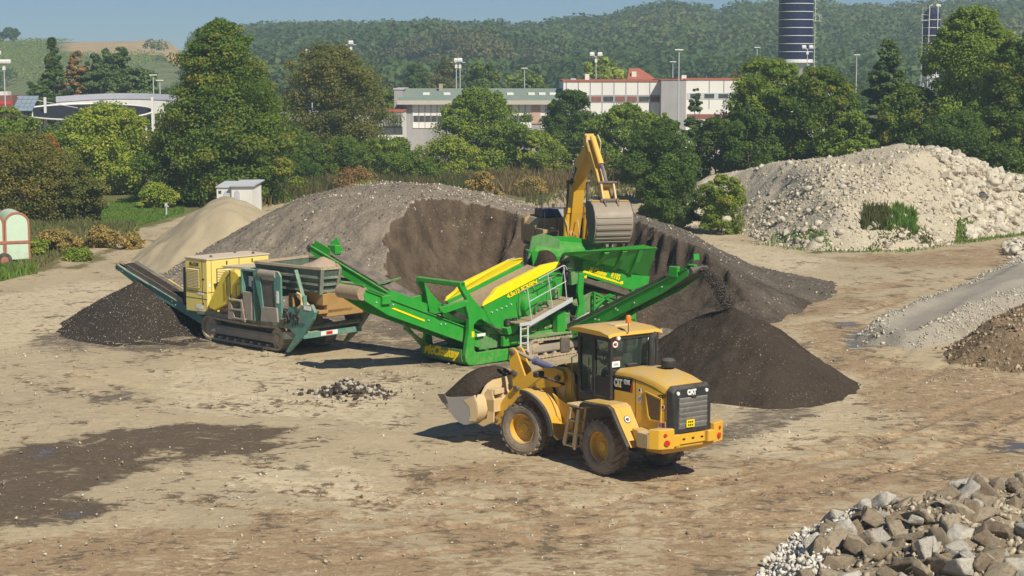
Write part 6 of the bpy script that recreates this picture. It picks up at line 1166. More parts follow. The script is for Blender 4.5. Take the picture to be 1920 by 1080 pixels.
# ================================================================ CRAWLER TRACK shared by three machines
def crawler(parent, x0, x1, y0, y1, h, pitch=.19, up=0):
    r = h/2; path = []; L_ = x1-x0-2*r; per = 2*L_+2*math.pi*r; n = int(per/pitch)
    def pt(s_):
        s_ %= per
        if s_ < L_: return (x0+r+s_, 0, 1, 0)
        s_ -= L_
        if s_ < math.pi*r: a = -math.pi/2+s_/r; return (x1-r+r*math.cos(a), r+r*math.sin(a), -math.sin(a), math.cos(a))
        s_ -= math.pi*r
        if s_ < L_: return (x1-r-s_, h-.05*math.sin(math.pi*s_/L_), -1, 0)
        s_ -= L_; a = math.pi/2+s_/r; return (x0+r+r*math.cos(a), r+r*math.sin(a), -math.sin(a), math.cos(a))
    b = B()
    for k in range(n):
        x_, z_, tx, tz = pt(k*per/n); nx_, nz_ = tz, -tx; hw = pitch*.47       # outward normal
        def q(a, o_): return (x_+tx*a+nx_*o_, z_+tz*a+nz_*o_+.03)
        b.prism([q(-hw, -.085), q(hw, -.085), q(hw, 0), q(hw*.25, 0), q(hw*.15, .03), q(-hw*.1, .03), q(-hw*.2, 0), q(-hw, 0)], y0, y1)
    t = b.ob('track', TRK, parent)
    ym = (y0+y1)/2
    B().prism([(x0+r*.75, r*.62), (x0+r*.75, r*1.35), (x1-r*.8, r*1.35), (x1-r*.8, r*.62)], y0+.06, y1-.06).box(x0+r*1.0, x1-r*1.1, y0+.035, y1-.035, r*.72, r*1.22).ob('track_frame', TRG, parent, .01)
    b = B().lathe([(.0001, y0+.05-ym), (r*.25, y0+.05-ym), (r*.3, y0+.09-ym), (r*.78, y0+.09-ym), (r*.84, y0+.13-ym), (r*.84, y1-.13-ym), (.0001, y1-.13-ym)], (x0+r, ym, r+.03), 'y', 24); b.ob('idler', TRK, parent)
    b = B().lathe([(.0001, y0+.03-ym), (r*.35, y0+.03-ym), (r*.4, y0+.08-ym), (r*.80, y0+.09-ym), (r*.80, y1-.13-ym), (.0001, y1-.13-ym)], (x1-r, ym, r+.03), 'y', 18); b.ob('sprocket', TRK, parent)
    b = B(); nr = max(3, int(L_/.42))
    for k in range(nr): b.lathe([(.0001, y0+.06-ym), (.085, y0+.06-ym), (.085, y1-.06-ym), (.0001, y1-.06-ym)], (x0+r+.1+k*(L_-.2)/(nr-1), ym, .13), 'y', 12)
    b.ob('track_rollers', TRK, parent)
# ================================================================ GREEN SCREENING MACHINE
SC = empty('screening_plant', (-1.45, 62.0, 0), math.radians(44), 'green mobile screening machine with yellow screen box rims and side conveyors', 'screener')
crawler(SC, 2.25, 6.6, -.62, -.12, .74); crawler(SC, 2.25, 6.6, 2.0, 2.5, .74)
ch = B().box(1.5, 8.6, -.10, .06, .55, .92).box(1.5, 8.6, 2.2, 2.36, .55, .92).box(2.4, 2.6, .06, 2.2, .6, .85).box(6, 6.2, .06, 2.2, .6, .85).box(8.4, 8.6, -.1, 2.36, .55, .9).ob('chassis', GR, SC, .015)
B().box(2.3, 6.3, -.62, -.1, .80, .84).ob('track_guard', GD, ch)
# front end frame
for y0, y1 in ((-.02, .16), (2.22, 2.40)):
    f_ = B().prism([(-.30, .42), (-.27, .20), (-.12, .05), (.35, .02), (2.9, .02), (3.0, .45), (.30, .45), (.16, .55), (.10, .9), (.12, 1.48), (.30, 1.62), (.48, 1.66), (1.98, .70), (2.18, .66), (2.30, .86), (2.20, 1.04), (.42, 2.10), (.12, 2.40), (-.18, 2.40), (-.30, 2.32), (-.22, 2.05), (-.12, 1.75), (-.12, 1.3)], y0, y1).ob('end_frame', GR, SC, .012)
    B().prism([(.12, 2.38), (-.18, 2.38), (-.52, 2.86), (-.50, 3.05), (-.30, 3.05), (-.26, 2.86)], y0, y1).ob('arch_leg', GR, SC, .02)
    B().prism([(-.15, 2.42), (-.15, 2.20), (-1.25, 2.02), (-1.45, 2.12), (-1.45, 2.25)], y0+.02, y1-.02).ob('support_arm', GR, SC, .01)
B().box(-.52, -.30, -.02, 2.40, 2.88, 3.06).ob('arch_beam', GR, SC, .03)
P_ = [(-.33, .62)]+arcpts(-.02, .36, .32, 180, 270, 6)+[(.3, .04), (.3, .07)]+arcpts(-.02, .36, .29, 270, 180, 6)+[(-.30, .62)]
ep = B().prism(P_, .16, 2.22).ob('end_panel', GD, SC, smooth=True)
text('McCloskey', 'lettering', YI, ep, .43, (-.36, 2.14, .30), face_rot((0, -1, -.0), (-1, 0, .12)), .01, .022, .93, .18)
B().box(.7, 2.6, .3, 2.1, .45, 1.0).prism([(1.0, 1.0), (1.9, 1.0), (1.9, 1.2), (1.0, 1.3)], .2, 2.0).ob('hydraulic_tank', GD, SC, .04); B().box(1.95, 2.75, .12, .9, .95, 1.35).ob('battery_box', GD, SC, .03)
B().box(.45, .85, .165, .185, 1.0, 1.1).ob('white_label', WH, SC); B().box(.0, .12, -.035, -.02, 1.05, 1.25).ob('yellow_label', YI, SC); B().box(.5, 1.4, .3, 2.1, 1.4, 2.0).prism([(.9, 1.2), (2.3, 1.35), (2.3, 1.9), (.9, 1.7)], .25, 2.1).ob('collecting_chute', GR, SC, .02)
b = B()
for k in range(4): b.tube([(-.9, .25+.03*k, 2.2-.04*k), (-.5, .2, 1.95-.05*k), (.0, .12, 1.75-.04*k), (.02, .10, 1.2), (-.02, .08, .75)], .028, 6)
for k in range(5): b.tube([(.3, .1, 1.9), (.9+.2*k, -.06, 1.35-.1*k), (1.9+.1*k, -.08, 1.0+.05*k)], .022, 6)
b.ob('hoses', BK, SC)
# screen box
sl = (3.19-2.14)/(4.24-.52); zr = lambda x: 2.14+(x-.52)*sl
sb = B().prism([(.52, 2.14), (4.30, zr(4.30)), (4.62, 2.9), (4.55, 2.1), (3.6, 1.55), (2.2, 1.15), (1.45, 1.02), (.95, 1.45)], -.04, .04).prism([(.52, 2.14), (4.30, zr(4.30)), (4.62, 2.9), (4.55, 2.1), (3.6, 1.55), (2.2, 1.15), (1.45, 1.02), (.95, 1.45)], 1.86, 1.94).box(.9, 1.1, .04, 1.86, 1.5, 1.7).box(4.3, 4.45, .04, 1.86, 2.2, 2.4).ob('screen_box', GR, SC, .01)
for y0, y1, ou in ((-.06, .0, 1), (1.90, 1.96, 0)):
    f_ = .10 if ou else -.10
    P_ = [(.50, 2.12), (.56, 2.26), (.98, 2.47), (1.22, 2.70), (3.55, 3.36), (4.36, 3.42), (4.46, 3.36), (4.28, 3.22)]
    b = B(); b.loft([(x_, y0-.02 if ou else y1+.02, z_) for x_, z_ in P_], [(x_, (y0+.06 if ou else y1-.06)+(.10 if ou else -.10)*(k in (2, 3, 4, 5)), z_) for k, (x_, z_) in enumerate(P_)]); b.ob('yellow_rim', YS, sb, .008)
xd = (1, 0, sl); text('4.5x12 SCREEN', 'lettering', YI, sb, .215, (1.72, -.075, zr(1.72)-.19), face_rot(xd, (0, -1, 0)), .004, .01, 1.12)
b = B(); x_ = np.linspace(.56, 4.6, 30); y_ = np.linspace(.05, 1.85, 14); XX, YY = np.meshgrid(x_, y_); ZZ = zr(XX)-.16-.05*np.cos((YY-.95)*2)+.02*fbm(XX*3, YY*3, s=4)
i = np.arange(XX.size).reshape(XX.shape); mesh('screen_deck', np.stack([XX.ravel(), YY.ravel(), ZZ.ravel()], 1), np.stack([i[:-1, :-1].ravel(), i[:-1, 1:].ravel(), i[1:, 1:].ravel(), i[1:, :-1].ravel()], 1), MUD, sb, smooth=True)
b = B()
for k in range(5): b.lathe([(.0001, -.09), (.03, -.09), (.03, -.03), (.0001, -.03)], (.95+k*.24, 0, 1.86+k*.05), 'y', 8)
for k in range(4): b.lathe([(.0001, -.08), (.025, -.08), (.025, -.03), (.0001, -.03)], (2.6+.45*k, 0, 2.45+.12*k), 'y', 8)
b.ob('bolt_heads', GV, sb)
b = B().box(2.30, 2.34, -.09, -.04, 1.35, 2.48).box(3.05, 3.09, -.09, -.04, 1.5, 2.75).box(3.75, 3.79, -.09, -.04, 1.7, 2.9); b.beam((2.32, -.07, 2.46), (4.4, -.07, 2.98), .05, .05); b.ob('stiffener', GD, sb, .004)
mt = B().lathe([(.0001, -.32), (.22, -.32), (.42, -.24), (.46, -.12), (.46, -.04)], (2.85, 0, 1.92), 'y', 28).ob('drive_housing', GR, sb, smooth=True); B().lathe([(.34, -.46), (.38, -.46), (.38, -.40), (.34, -.40)], (3.12, 0, 1.72), 'y', 28).lathe([(.0001, -.42), (.12, -.42), (.14, -.36), (.0001, -.36)], (3.12, 0, 1.72), 'y', 14).ob('drive_guard', DK, mt)
sp = B().prism([(1.45, 1.25), (2.10, 1.45), (2.0, 1.12), (1.55, 1.0)], -.32, -.04).ob('spring_bracket', GR, sb, .01)
for x_ in (1.62, 1.95): B().lathe([(.09, 0), (.105, .05), (.09, .10), (.105, .15), (.09, .20), (.105, .25)], (x_, -.2, 1.32), 'z', 14).ob('spring', BK, sp)
b = B()
for x0, z0, x1, z1 in [(3.3, 1.75, 3.65, 1.35), (3.65, 1.95, 3.9, 1.5), (3.4, 1.5, 4.3, 1.85)]: b.beam((x0, -.14, z0), (x1, -.14, z1), .07)
b.box(3.55, 3.85, -.3, -.05, 1.75, 2.05).box(4.0, 4.25, -.25, -.05, 2.1, 2.45).ob('mount_bracket', GD, SC, .01)
# walkway with rails and ladder on the near side
def pl_(x): return 1.46+(x-2.16)*(2.15-1.46)/(4.35-2.16)
wk = B().prism([(2.12, pl_(2.12)-.16), (4.38, pl_(4.38)-.16), (4.38, pl_(4.38)), (2.12, pl_(2.12))], -.78, -.72).ob('walkway_beam', GV, SC, .006)
B().prism([(2.12, pl_(2.12)-.06), (4.38, pl_(4.38)-.06), (4.38, pl_(4.38)-.02), (2.12, pl_(2.12)-.02)], -.72, -.10).box(1.62, 2.14, -.80, -.15, 1.43, 1.47).ob('walkway_deck', MUD, SC)
B().box(1.62, 2.14, -.82, -.78, 1.36, 1.48).ob('landing_edge', GV, wk)
b = B(); rr = .019
for (x0, z0, x1, z1) in [(2.28, 1.5, 2.05, 2.75), (3.36, 1.84, 3.10, 3.12), (4.10, 2.06, 3.92, 3.36)]: b.tube([(x0, -.75, z0), (x1, -.75, z1)], rr, 7)
b.tube([(2.62, -.75, 2.98), (3.92, -.75, 3.38), (4.02, -.75, 3.34), (4.10, -.75, 3.2)], rr, 7).tube([(2.16, -.75, 2.20), (4.05, -.75, 2.78)], rr, 7).tube([(4.02, -.70, 3.3), (3.98, -.6, 2.9), (4.1, -.3, 2.8)], rr, 7); b.ob('handrail', GV, SC, smooth=True)
b = B().tube([(2.30, 2.55, 2.30), (2.36, 2.55, 2.66), (2.46, 2.55, 2.72), (4.25, 2.55, 3.30), (4.6, 2.55, 3.34), (4.75, 2.55, 3.24)], rr, 7).tube([(3.42, 2.55, 2.7), (3.40, 2.55, 3.02)], rr, 7); b.ob('handrail', GV, SC, smooth=True)
B().prism([(2.2, 2.25), (4.7, 3.0), (4.7, 3.04), (2.2, 2.29)], 2.0, 2.55).ob('walkway_deck', GD, SC)
ld_ = B(); lx = lambda t: 1.56+.17*t; 
for o_ in (0, .36): ld_.beam((1.54+o_, -.95, .42), (1.72+o_, -.76, 1.46), .055, .03)
for t in (.08, .32, .56, .80): ld_.beam((1.54+.18*t, -.95+.19*t, .42+1.04*t), (1.90+.18*t, -.95+.19*t, .42+1.04*t), .045, .03)
ld_.ob('ladder', GV, SC)
B().prism([(2.35, 1.02), (3.65, 1.42), (3.62, 1.52), (2.32, 1.12)], -.18, -.15).ob('white_label', WH, SC); B().prism([(2.32, .98), (2.60, 1.07), (2.58, 1.20), (2.30, 1.11)], -.185, -.145).ob('yellow_label', YI, SC)
b = B().box(4.00, 4.42, -.38, -.10, .55, 1.62).ob('control_box', GR, SC, .02); B().box(4.45, 4.75, -.30, -.05, .9, 1.5).ob('filter_box', GD, SC, .02); B().box(2.95, 3.15, -.14, -.10, .62, .74).ob('yellow_label', YI, SC)
B().prism([(2.2, .95), (4.0, .95), (4.0, 1.3), (3.0, 1.25)], -.02, .2).lathe([(.0001, -.12), (.28, -.12), (.28, 0), (.0001, 0)], (2.6, -.05, 1.05), 'y', 22).ob('drive_cover', GR, SC, .01); MB2 = B(); rg = R(71)
for k in range(5): MB2.beam((2.7+.3*k, -.05, .95+.1*rg.random()), (3.1+.3*k, .1, 1.2+.25*rg.random()), .1, .06)
MB2.ob('dirty_brackets', MUD, SC, .01)
# hopper and feeder
fp_ = [(4.95, 3.55), (5.04, 2.98), (8.15, 2.06), (9.15, 2.14), (9.25, 2.48), (8.45, 2.80), (8.05, 2.84), (7.85, 2.98), (7.3, 3.05), (6.85, 3.20), (6.65, 3.32), (6.1, 3.34), (5.75, 3.48), (5.55, 3.56), (4.55, 3.74)]
hp = B().prism(fp_, -.24, -.18).ob('feeder_side', GR, SC, .008); B().prism(fp_, 1.95, 2.01).ob('feeder_side', GR, SC, .008)
B().prism([(4.9, 2.7), (8.6, 1.7), (8.9, 1.8), (4.9, 2.9)], -.10, 1.9).ob('feeder_belt', BELT, SC); B().prism([(4.95, 2.75), (8.15, 1.80), (8.15, 2.0), (5.0, 2.93)], -.22, -.10).ob('feeder_rail', DK, SC)
sx = (8.15-5.04); dirr = (1, 0, -.296)
b = B().prism([(5.45, 2.96), (7.65, 2.31), (7.60, 2.36), (7.2, 2.52), (5.55, 3.02)], -.255, -.243).ob('yellow_stripe', YI, hp)
text('McCloskey', 'lettering', YI, hp, .27, (5.80, -.25, 2.97), face_rot(dirr, (0, -1, 0)), .004, .008, .8, .2); text('R105', 'lettering', YI, hp, .30, (6.98, -.25, 2.64), face_rot(dirr, (0, -1, 0)), .004, .008, .85, .15)
B().box(5.55, 5.68, -.25, -.242, 2.62+.1, 2.82).ob('yellow_label', YI, hp); B().box(7.55, 7.7, -.25, -.242, 2.32, 2.44).ob('yellow_label', YI, hp)
def wing(name, A, Bq, C_, D_, m, th=.05, par=SC): return B().plate([A, Bq, C_, D_], th).ob(name, m, par, .006)
wing('hopper_wing', (4.45, -.20, 3.70), (9.15, -.20, 2.50), (8.60, -1.15, 3.74), (3.95, -.85, 3.84), GR, .04)
nw = B(); nw.loft([(3.60, -1.0, 3.86), (7.80, -1.05, 3.84), (8.62, -1.05, 3.66), (8.62, -.95, 3.60), (7.80, -.95, 3.74), (3.60, -.9, 3.76)], [(3.60, -1.1, 3.90), (7.80, -1.18, 3.90), (8.70, -1.15, 3.70), (8.66, -1.05, 3.60), (7.80, -1.05, 3.78), (3.60, -1.0, 3.80)]); nw.ob('wing_rim', GR, SC)
B().beam((8.62, -1.08, 3.66), (8.40, -.22, 2.86), .10, .06).ob('wing_rim', GR, SC); B().plate([(8.62, -1.05, 3.66), (8.42, -.2, 2.84), (9.3, 1.0, 2.6), (9.3, 1.2, 3.5)], .04).ob('hopper_wing', GR, SC)
for x0, x1 in ((6.1, 5.75), (7.08, 6.85), (8.0, 7.85)):
    zb_ = 3.70-(x0-4.45)*.255-.04
    def pf(x_): return [(x_, -.245, zb_-.10), (x_+.01, -.45, zb_+.0), (x_-.10, -.80, zb_+(3.78-zb_)*.42), (x_-.20, -1.10, 3.70), (x_-.18, -.95, 3.82), (x_-.04, -.24, zb_+.12)]
    rb = B().loft(pf(x0-.13), pf(x0+.13)).ob('rib', GR, SC, .01)
    B().loft([(x0-.55, -.25, zb_+.12), (x0-.13, -.25, zb_-.06), (x0-.13, -.36, zb_-.02), (x0-.14, -.6, zb_+.3)], [(x0-.53, -.25, zb_+.14), (x0-.11, -.25, zb_-.04), (x0-.11, -.35, zb_), (x0-.12, -.6, zb_+.32)]).ob('gusset', GR, SC)
wing('hopper_wing', (5.0, 1.98, 3.5), (9.0, 1.98, 2.55), (9.7, 2.75, 3.50), (6.2, 2.75, 3.98), GR, .05)
b = B(); b.loft([(x_, 2.70, z_) for x_, z_ in [(5.9, 3.4), (5.85, 3.72), (6.05, 4.02), (6.45, 4.04), (7.9, 3.95), (9.9, 3.50), (9.9, 3.3)]], [(x_, 2.78, z_) for x_, z_ in [(5.9, 3.4), (5.85, 3.72), (6.05, 4.02), (6.45, 4.04), (7.9, 3.95), (9.9, 3.50), (9.9, 3.3)]]); b.ob('hopper_wing', GR, SC, .006)
# head plate left of the hopper with caked soil
b = B().prism([(5.15, 2.60), (5.05, 2.75), (5.40, 4.12), (6.0, 4.20), (6.55, 4.06), (6.9, 3.9), (6.9, 3.2), (6.6, 2.7)], 2.38, 2.43); b.ob('head_plate', GD, SC)
b = B().prism([(4.9, 2.5), (4.78, 3.5), (4.95, 3.7), (5.5, 3.6), (5.5, 2.6)], -.24, .1).ob('feeder_head', GD, SC, .02)
def blob(name, c, r, m, par, seed, k=.25):
    V, F = ICO[3]; V = V*(1+k*fbm(V[:, 0]*1.5, V[:, 1]*1.5, V[:, 2]*1.5, s=seed))[:, None]; return mesh(name, V*np.array(r)+np.array(c), F, m, par, smooth=True)
sl_ = blob('soil_in_hopper', (0, 0, 0), (1.45, .85, .5), M_DARK, None, 5); sl_.matrix_world = SC.matrix_world if 0 else Matrix.Translation((-1.45, 62.0, 0)) @ Matrix.Rotation(math.radians(44), 4, 'Z') @ Matrix.Translation((7.0, 1.0, 2.95)) @ Matrix.Rotation(.22, 4, 'Y'); tag(sl_, 'dark soil heaped in the hopper of the green machine', 'soil load')
blob('caked_soil', (5.45, 1.75, 3.0), (.42, .60, .62), M_DARK, SC, 9, .3)
b = B(); rg = R(72)
for k in range(9): b.tube([(4.55+.25*rg.random(), -.15-.1*rg.random(), 3.45-.7*rg.random()) for q in range(4)], .025, 6)
b.box(4.6, 4.95, -.12, .1, 2.7, 3.4).ob('hydraulic_lines', BK, SC); B().lathe([(.0001, -.14), (.17, -.14), (.19, -.04), (.0001, 0)], (4.78, -.14, 3.22), 'y', 18).ob('drive_motor', GD, SC, smooth=True)
B().prism([(5.0, .9), (5.35, .9), (5.52, 1.7), (5.45, 2.2), (5.50, 2.92), (5.22, 2.95), (5.15, 2.2), (5.25, 1.75)], -.30, -.18).ob('hopper_post', GR, SC, .015); B().beam((8.3, -.1, .9), (8.3, -.15, 2.1), .16).ob('hopper_post', GR, SC, .01); B().beam((8.3, 2.2, .9), (8.3, 2.0, 2.2), .16).ob('hopper_post', GR, SC, .01)
eb = B().prism([(5.6, .95), (7.9, .95), (7.9, 1.65), (6.3, 2.12), (5.6, 1.70)], .15, 2.0).ob('engine_cover', GD, SC, .03); B().prism([(5.55, 1.55), (6.35, 2.14), (6.35, 2.19), (5.50, 1.60)], .05, 2.05).ob('cover_lid', GD, SC)
b = B()
for (p, q) in [((6.3, -.05, 2.1), (7.6, -.05, 1.55)), ((6.3, -.05, 1.75), (7.5, -.05, 1.95)), ((6.35, -.05, 1.2), (7.6, -.05, 1.5)), ((6.3, -.05, 2.1), (6.3, -.05, 1.0)), ((7.6, -.05, 1.95), (7.6, -.05, 1.0)), ((6.3, -.05, 1.5), (7.2, -.05, 2.0))]: b.beam(p, q, .08)
b.ob('side_truss', GR, SC); b = B(); rg = R(73)
for k in range(14): x0 = 4.5+1.6*rg.random(); b.tube([(x0, -.1, .9+.7*rg.random()), (x0+.3*rg.random(), -.3, .8+.5*rg.random()), (x0+.6*rg.random(), -.15, .9+.6*rg.random())], .022, 5)
b.ob('hydraulic_lines', BK, SC); B().tube([(4.85, -.5, 1.15), (5.5, -.55, 1.38)], .11, 14).ob('silencer', GV, SC, smooth=True)
# rear end panel
B().box(8.75, 9.75, .9, 1.0, .15, 1.22).box(8.7, 9.8, .86, 1.04, 1.2, 1.28).ob('rear_panel', GR, SC, .01); B().box(9.0, 9.42, .87, .895, .92, 1.14).ob('yellow_label', YI, SC); text('WARNING', 'lettering', BL, SC, .085, (9.02, .865, 1.0), face_rot((1, 0, 0), (0, -1, 0)), .002, .004, .8); B().beam((8.5, .3, .75), (9.6, .85, .75), .1).ob('rear_brace', GR, SC)
def conveyor(par, A, Bp, wd, depth, name, mB, skirt=0):
    """conveyor from A (tail) to Bp (head); wd wide, frames depth deep"""
    A, Bp = Vector(A), Vector(Bp); d = (Bp-A).normalized(); s_ = d.cross(Vector((0, 0, 1))).normalized(); u = s_.cross(d).normalized(); Ln = (Bp-A).length
    def W(t, y_, h): return A+d*t+s_*y_+u*h
    cv = None
    for q in (-1, 1):
        o_ = q*wd/2; b = B(); pr = [(0, -depth), (Ln*.80, -depth*1.0), (Ln-.1, -depth*.62), (Ln, -depth*.3), (Ln, .02), (0, .04)]
        b.loft([W(t, o_, h) for t, h in pr], [W(t, o_+.05*q, h) for t, h in pr]); b.loft([W(0, o_, .02), W(Ln, o_, .02), W(Ln, o_, .06), W(0, o_, .06)], [W(0, o_+.11*q, .02), W(Ln, o_+.11*q, .02), W(Ln, o_+.11*q, .06), W(0, o_+.11*q, .06)]); b.ob('conveyor_frame', mB, par, .006)
        if skirt: b = B(); b.loft([W(.2, o_*.93, .03), W(Ln-.9, o_*.93, .03), W(Ln-1.1, o_*.97, skirt*.8), W(.2, o_*.97, skirt)], [W(.2, o_*.93+.02, .03), W(Ln-.9, o_*.93+.02, .03), W(Ln-1.1, o_*.97+.02, skirt*.8), W(.2, o_*.97+.02, skirt)]); b.ob('rubber_skirt', BELT, par)
    b = B(); hw = wd/2-.03; pr = [(-hw, .12), (-hw*.5, .0), (hw*.5, .0), (hw, .12)]; n = 4
    V = [W(t, y_, h) for t in (0, Ln+.05) for y_, h in pr]+[W(t, y_, h-.02) for t in (0, Ln+.05) for y_, h in pr]; b.add(V, [(i, i+1, i+5, i+4) for i in range(3)]+[(i+8, i+12, i+13, i+9) for i in range(3)]+[(3, 11, 15, 7), (0, 4, 12, 8)])
    bt = b.ob('conveyor_belt', BELT, par); B().plate([W(0, -hw, -.28), W(0, hw, -.28), W(Ln, hw, -.2), W(Ln, -hw, -.2)], .02).ob('return_belt', BELT, par)
    B().tube([W(Ln+.02, -wd/2-.02, -.09), W(Ln+.02, wd/2+.02, -.09)], .15, 18).ob('head_drum', BELT, par, smooth=True)
    b = B(); k = int(Ln/.7)
    for i in range(k): t = (i+.5)*Ln/k; b.tube([W(t, -wd/2, -.07), W(t, wd/2, -.07)], .04, 8); 
    b.ob('idler_rollers', DK, par)
    b = B(); rg_ = R(int(Ln*100))
    for i in range(k*2): t = rg_.random()*Ln; q = 1 if i % 2 else -1; p = W(t, q*(wd/2+.06), -.08-.15*rg_.random()); b.tube([p, p+s_*q*.03], .03, 6)
    b.ob('bolt_heads', GV, par); return W, Ln
W, Ln = conveyor(SC, (5.0, .5, .45), (5.0, -6.15, 3.62), .85, .36, 'side_conveyor', GR, .24)
B().box(4.45, 4.62, -5.75, -5.35, 3.30, 3.68).box(5.38, 5.55, -5.75, -5.35, 3.30, 3.68).ob('drum_bracket', GR, SC, .02)
B().beam(W(Ln-.3, .45, .06), W(Ln+.55, .50, .30), .035, .05).ob('scraper_arm', GR, SC); B().plate([W(Ln+.50, .30, .16), W(Ln+.50, .58, .16), W(Ln+.56, .58, .36), W(Ln+.56, .30, .36)], .03).ob('scraper_plate', GR, SC)
B().beam((4.7, -1.0, .6), (4.7, -3.2, 1.85), .09).beam((5.3, -1.0, .6), (5.3, -3.2, 1.85), .09).ob('conveyor_strut', GR, SC); B().tube([W(1.5, -.5, -.25), W(3.4, -.5, -.30)], .05, 8).ob('lift_ram', BK, SC)
W, Ln = conveyor(SC, (1.3, .95, .85), (-4.55, .95, 3.06), 1.15, .50, 'tail_conveyor', GR)
B().tube([W(Ln+.06, -.60, -.10), W(Ln+.06, -.2, -.10), W(Ln+.06, .2, -.10), W(Ln+.06, .60, -.10)], [.235, .255, .24, .25], 22).ob('caked_drum', MUD, SC, smooth=True)
for q in (-1, 1):
    b = B(); b.loft([W(Ln-2.9, q*.62, .04), W(Ln-.9, q*.62, .04), W(Ln-1.0, q*.62, .34), W(Ln-2.8, q*.62, .34)], [W(Ln-2.9, q*.68, .04), W(Ln-.9, q*.68, .04), W(Ln-1.0, q*.68, .34), W(Ln-2.8, q*.68, .34)]); b.ob('side_board', GR, SC)
B().beam(W(Ln+.15, -.66, .16), W(Ln+.1, .66, .16), .1, .05).beam(W(Ln-.7, .66, .20), W(Ln+.15, .66, .16), .06, .12).ob('drum_guard', GR, SC)
yst = B(); s0, s1 = W(Ln-3.3, -.631, -.12), W(Ln-1.7, -.631, -.12)
for sg_ in (1,):
    q = .636; b = B(); b.loft([W(Ln-2.9, q, -.28), W(Ln-1.3, q, -.25), W(Ln-1.4, q, -.19), W(Ln-2.9, q, -.22)], [W(Ln-2.9, q+.012, -.28), W(Ln-1.3, q+.012, -.25), W(Ln-1.4, q+.012, -.19), W(Ln-2.9, q+.012, -.22)]); ys_ = b.ob('yellow_stripe', YI, SC); b = B(); b.loft([W(Ln-2.9, -q-.012, -.28), W(Ln-1.3, -q-.012, -.25), W(Ln-1.4, -q-.012, -.19), W(Ln-2.9, -q-.012, -.22)], [W(Ln-2.9, -q, -.28), W(Ln-1.3, -q, -.25), W(Ln-1.4, -q, -.19), W(Ln-2.9, -q, -.22)]); b.ob('yellow_stripe', YI, SC)
dd_ = (W(1, 0, 0)-W(0, 0, 0)); 
text('McCloskey', 'lettering', YI, SC, .17, W(Ln-1.4, .655, -.20), face_rot((-dd_.x, -dd_.y, -dd_.z), (0, -1, 0)), .003, .004, 1.0, .15)
b = B(); rg = R(74)
for k in range(6): b.tube([W(Ln-.6-.1*k, .70, -.05), W(Ln-1.1, .75, .05+.03*k), W(Ln-1.8-.2*k, .70, -.10)], .035, 6)
b.ob('hoses', BK, SC); B().box(-3.9, -3.5, .2, .34, 2.55, 2.85).ob('motor_box', GR, SC, .02)
B().beam((-1.9, 1.5, 1.60), (-.25, 2.25, .45), .12, .08).ob('conveyor_strut', GD, SC)
B().beam((-2.3, .95, 1.5), (-.25, 2.0, .55), .08).ob('conveyor_strut', GD, SC)
W, Ln = conveyor(SC, (.55, 1.3, 1.15), (-1.35, 7.0, 3.92), 1.0, .34, 'far_conveyor', GR, .12)
B().box(-1.1, -.8, 6.3, 6.8, 3.6, 3.95).ob('drum_bracket', GR, SC, .03); B().beam(W(Ln-3.2, -.55, .12), W(Ln-3.2, 1.0, .18), .06).ob('cross_brace', GD, SC); b = B(); b.loft([W(Ln-.9, .48, .05), W(Ln-.1, .48, .05), W(Ln-.3, .55, .45)], [W(Ln-.9, .52, .05), W(Ln-.1, .52, .05), W(Ln-.3, .59, .45)]); b.ob('side_shield', GR, SC); b = B(); b.loft([W(Ln-.9, -.52, .05), W(Ln-.1, -.52, .05), W(Ln-.1, -.56, .33), W(Ln-.8, -.56, .33)], [W(Ln-.9, -.48, .05), W(Ln-.1, -.48, .05), W(Ln-.1, -.52, .33), W(Ln-.8, -.52, .33)]); b.ob('side_shield', GR, SC)
b = B().beam(W(Ln-2.5, -.4, -.3), (.4, 2.9, .9), .08).ob('conveyor_strut', GR, SC)
# falling stream
rg = R(75); n = 9000; t = rg.random(n)**.85; P0 = np.array([6.62, 60.75, 3.62]); P1 = np.array([7.32, 59.5, 2.55]); C = P0[None]+(P1-P0)[None]*np.stack([t, t, t**1.7], 1)+rg.normal(size=(n, 3))*(.05+.055*t)[:, None]*np.array([1.25, 1.25, .8])
tag(manystones('falling_millings', C, .010+.020*rg.random(n)**2, M_DCHIP, 76, nlod=1), 'stream of dark grains falling from the right green conveyor', 'falling grains', kind='stuff')
# ================================================================ TEAL CRUSHER
CR = empty('mobile_crusher', (-12.05, 68.51, 0), math.radians(-44), 'teal mobile crusher on tracks with a square yellow generator box, left of the green machine', 'crusher')
crawler(CR, -.15, 4.95, -.05, .45, .92, .17); crawler(CR, -.15, 4.95, 2.05, 2.55, .92, .17)
cz = B().box(-.35, 3.9, -.12, .04, .96, 1.12).box(-.35, 3.9, 2.4, 2.56, .96, 1.12).box(.2, 4.6, .5, 2.0, .55, 1.05).box(-.35, -.2, .04, 2.4, .96, 1.12).ob('chassis', TD, CR, .015)
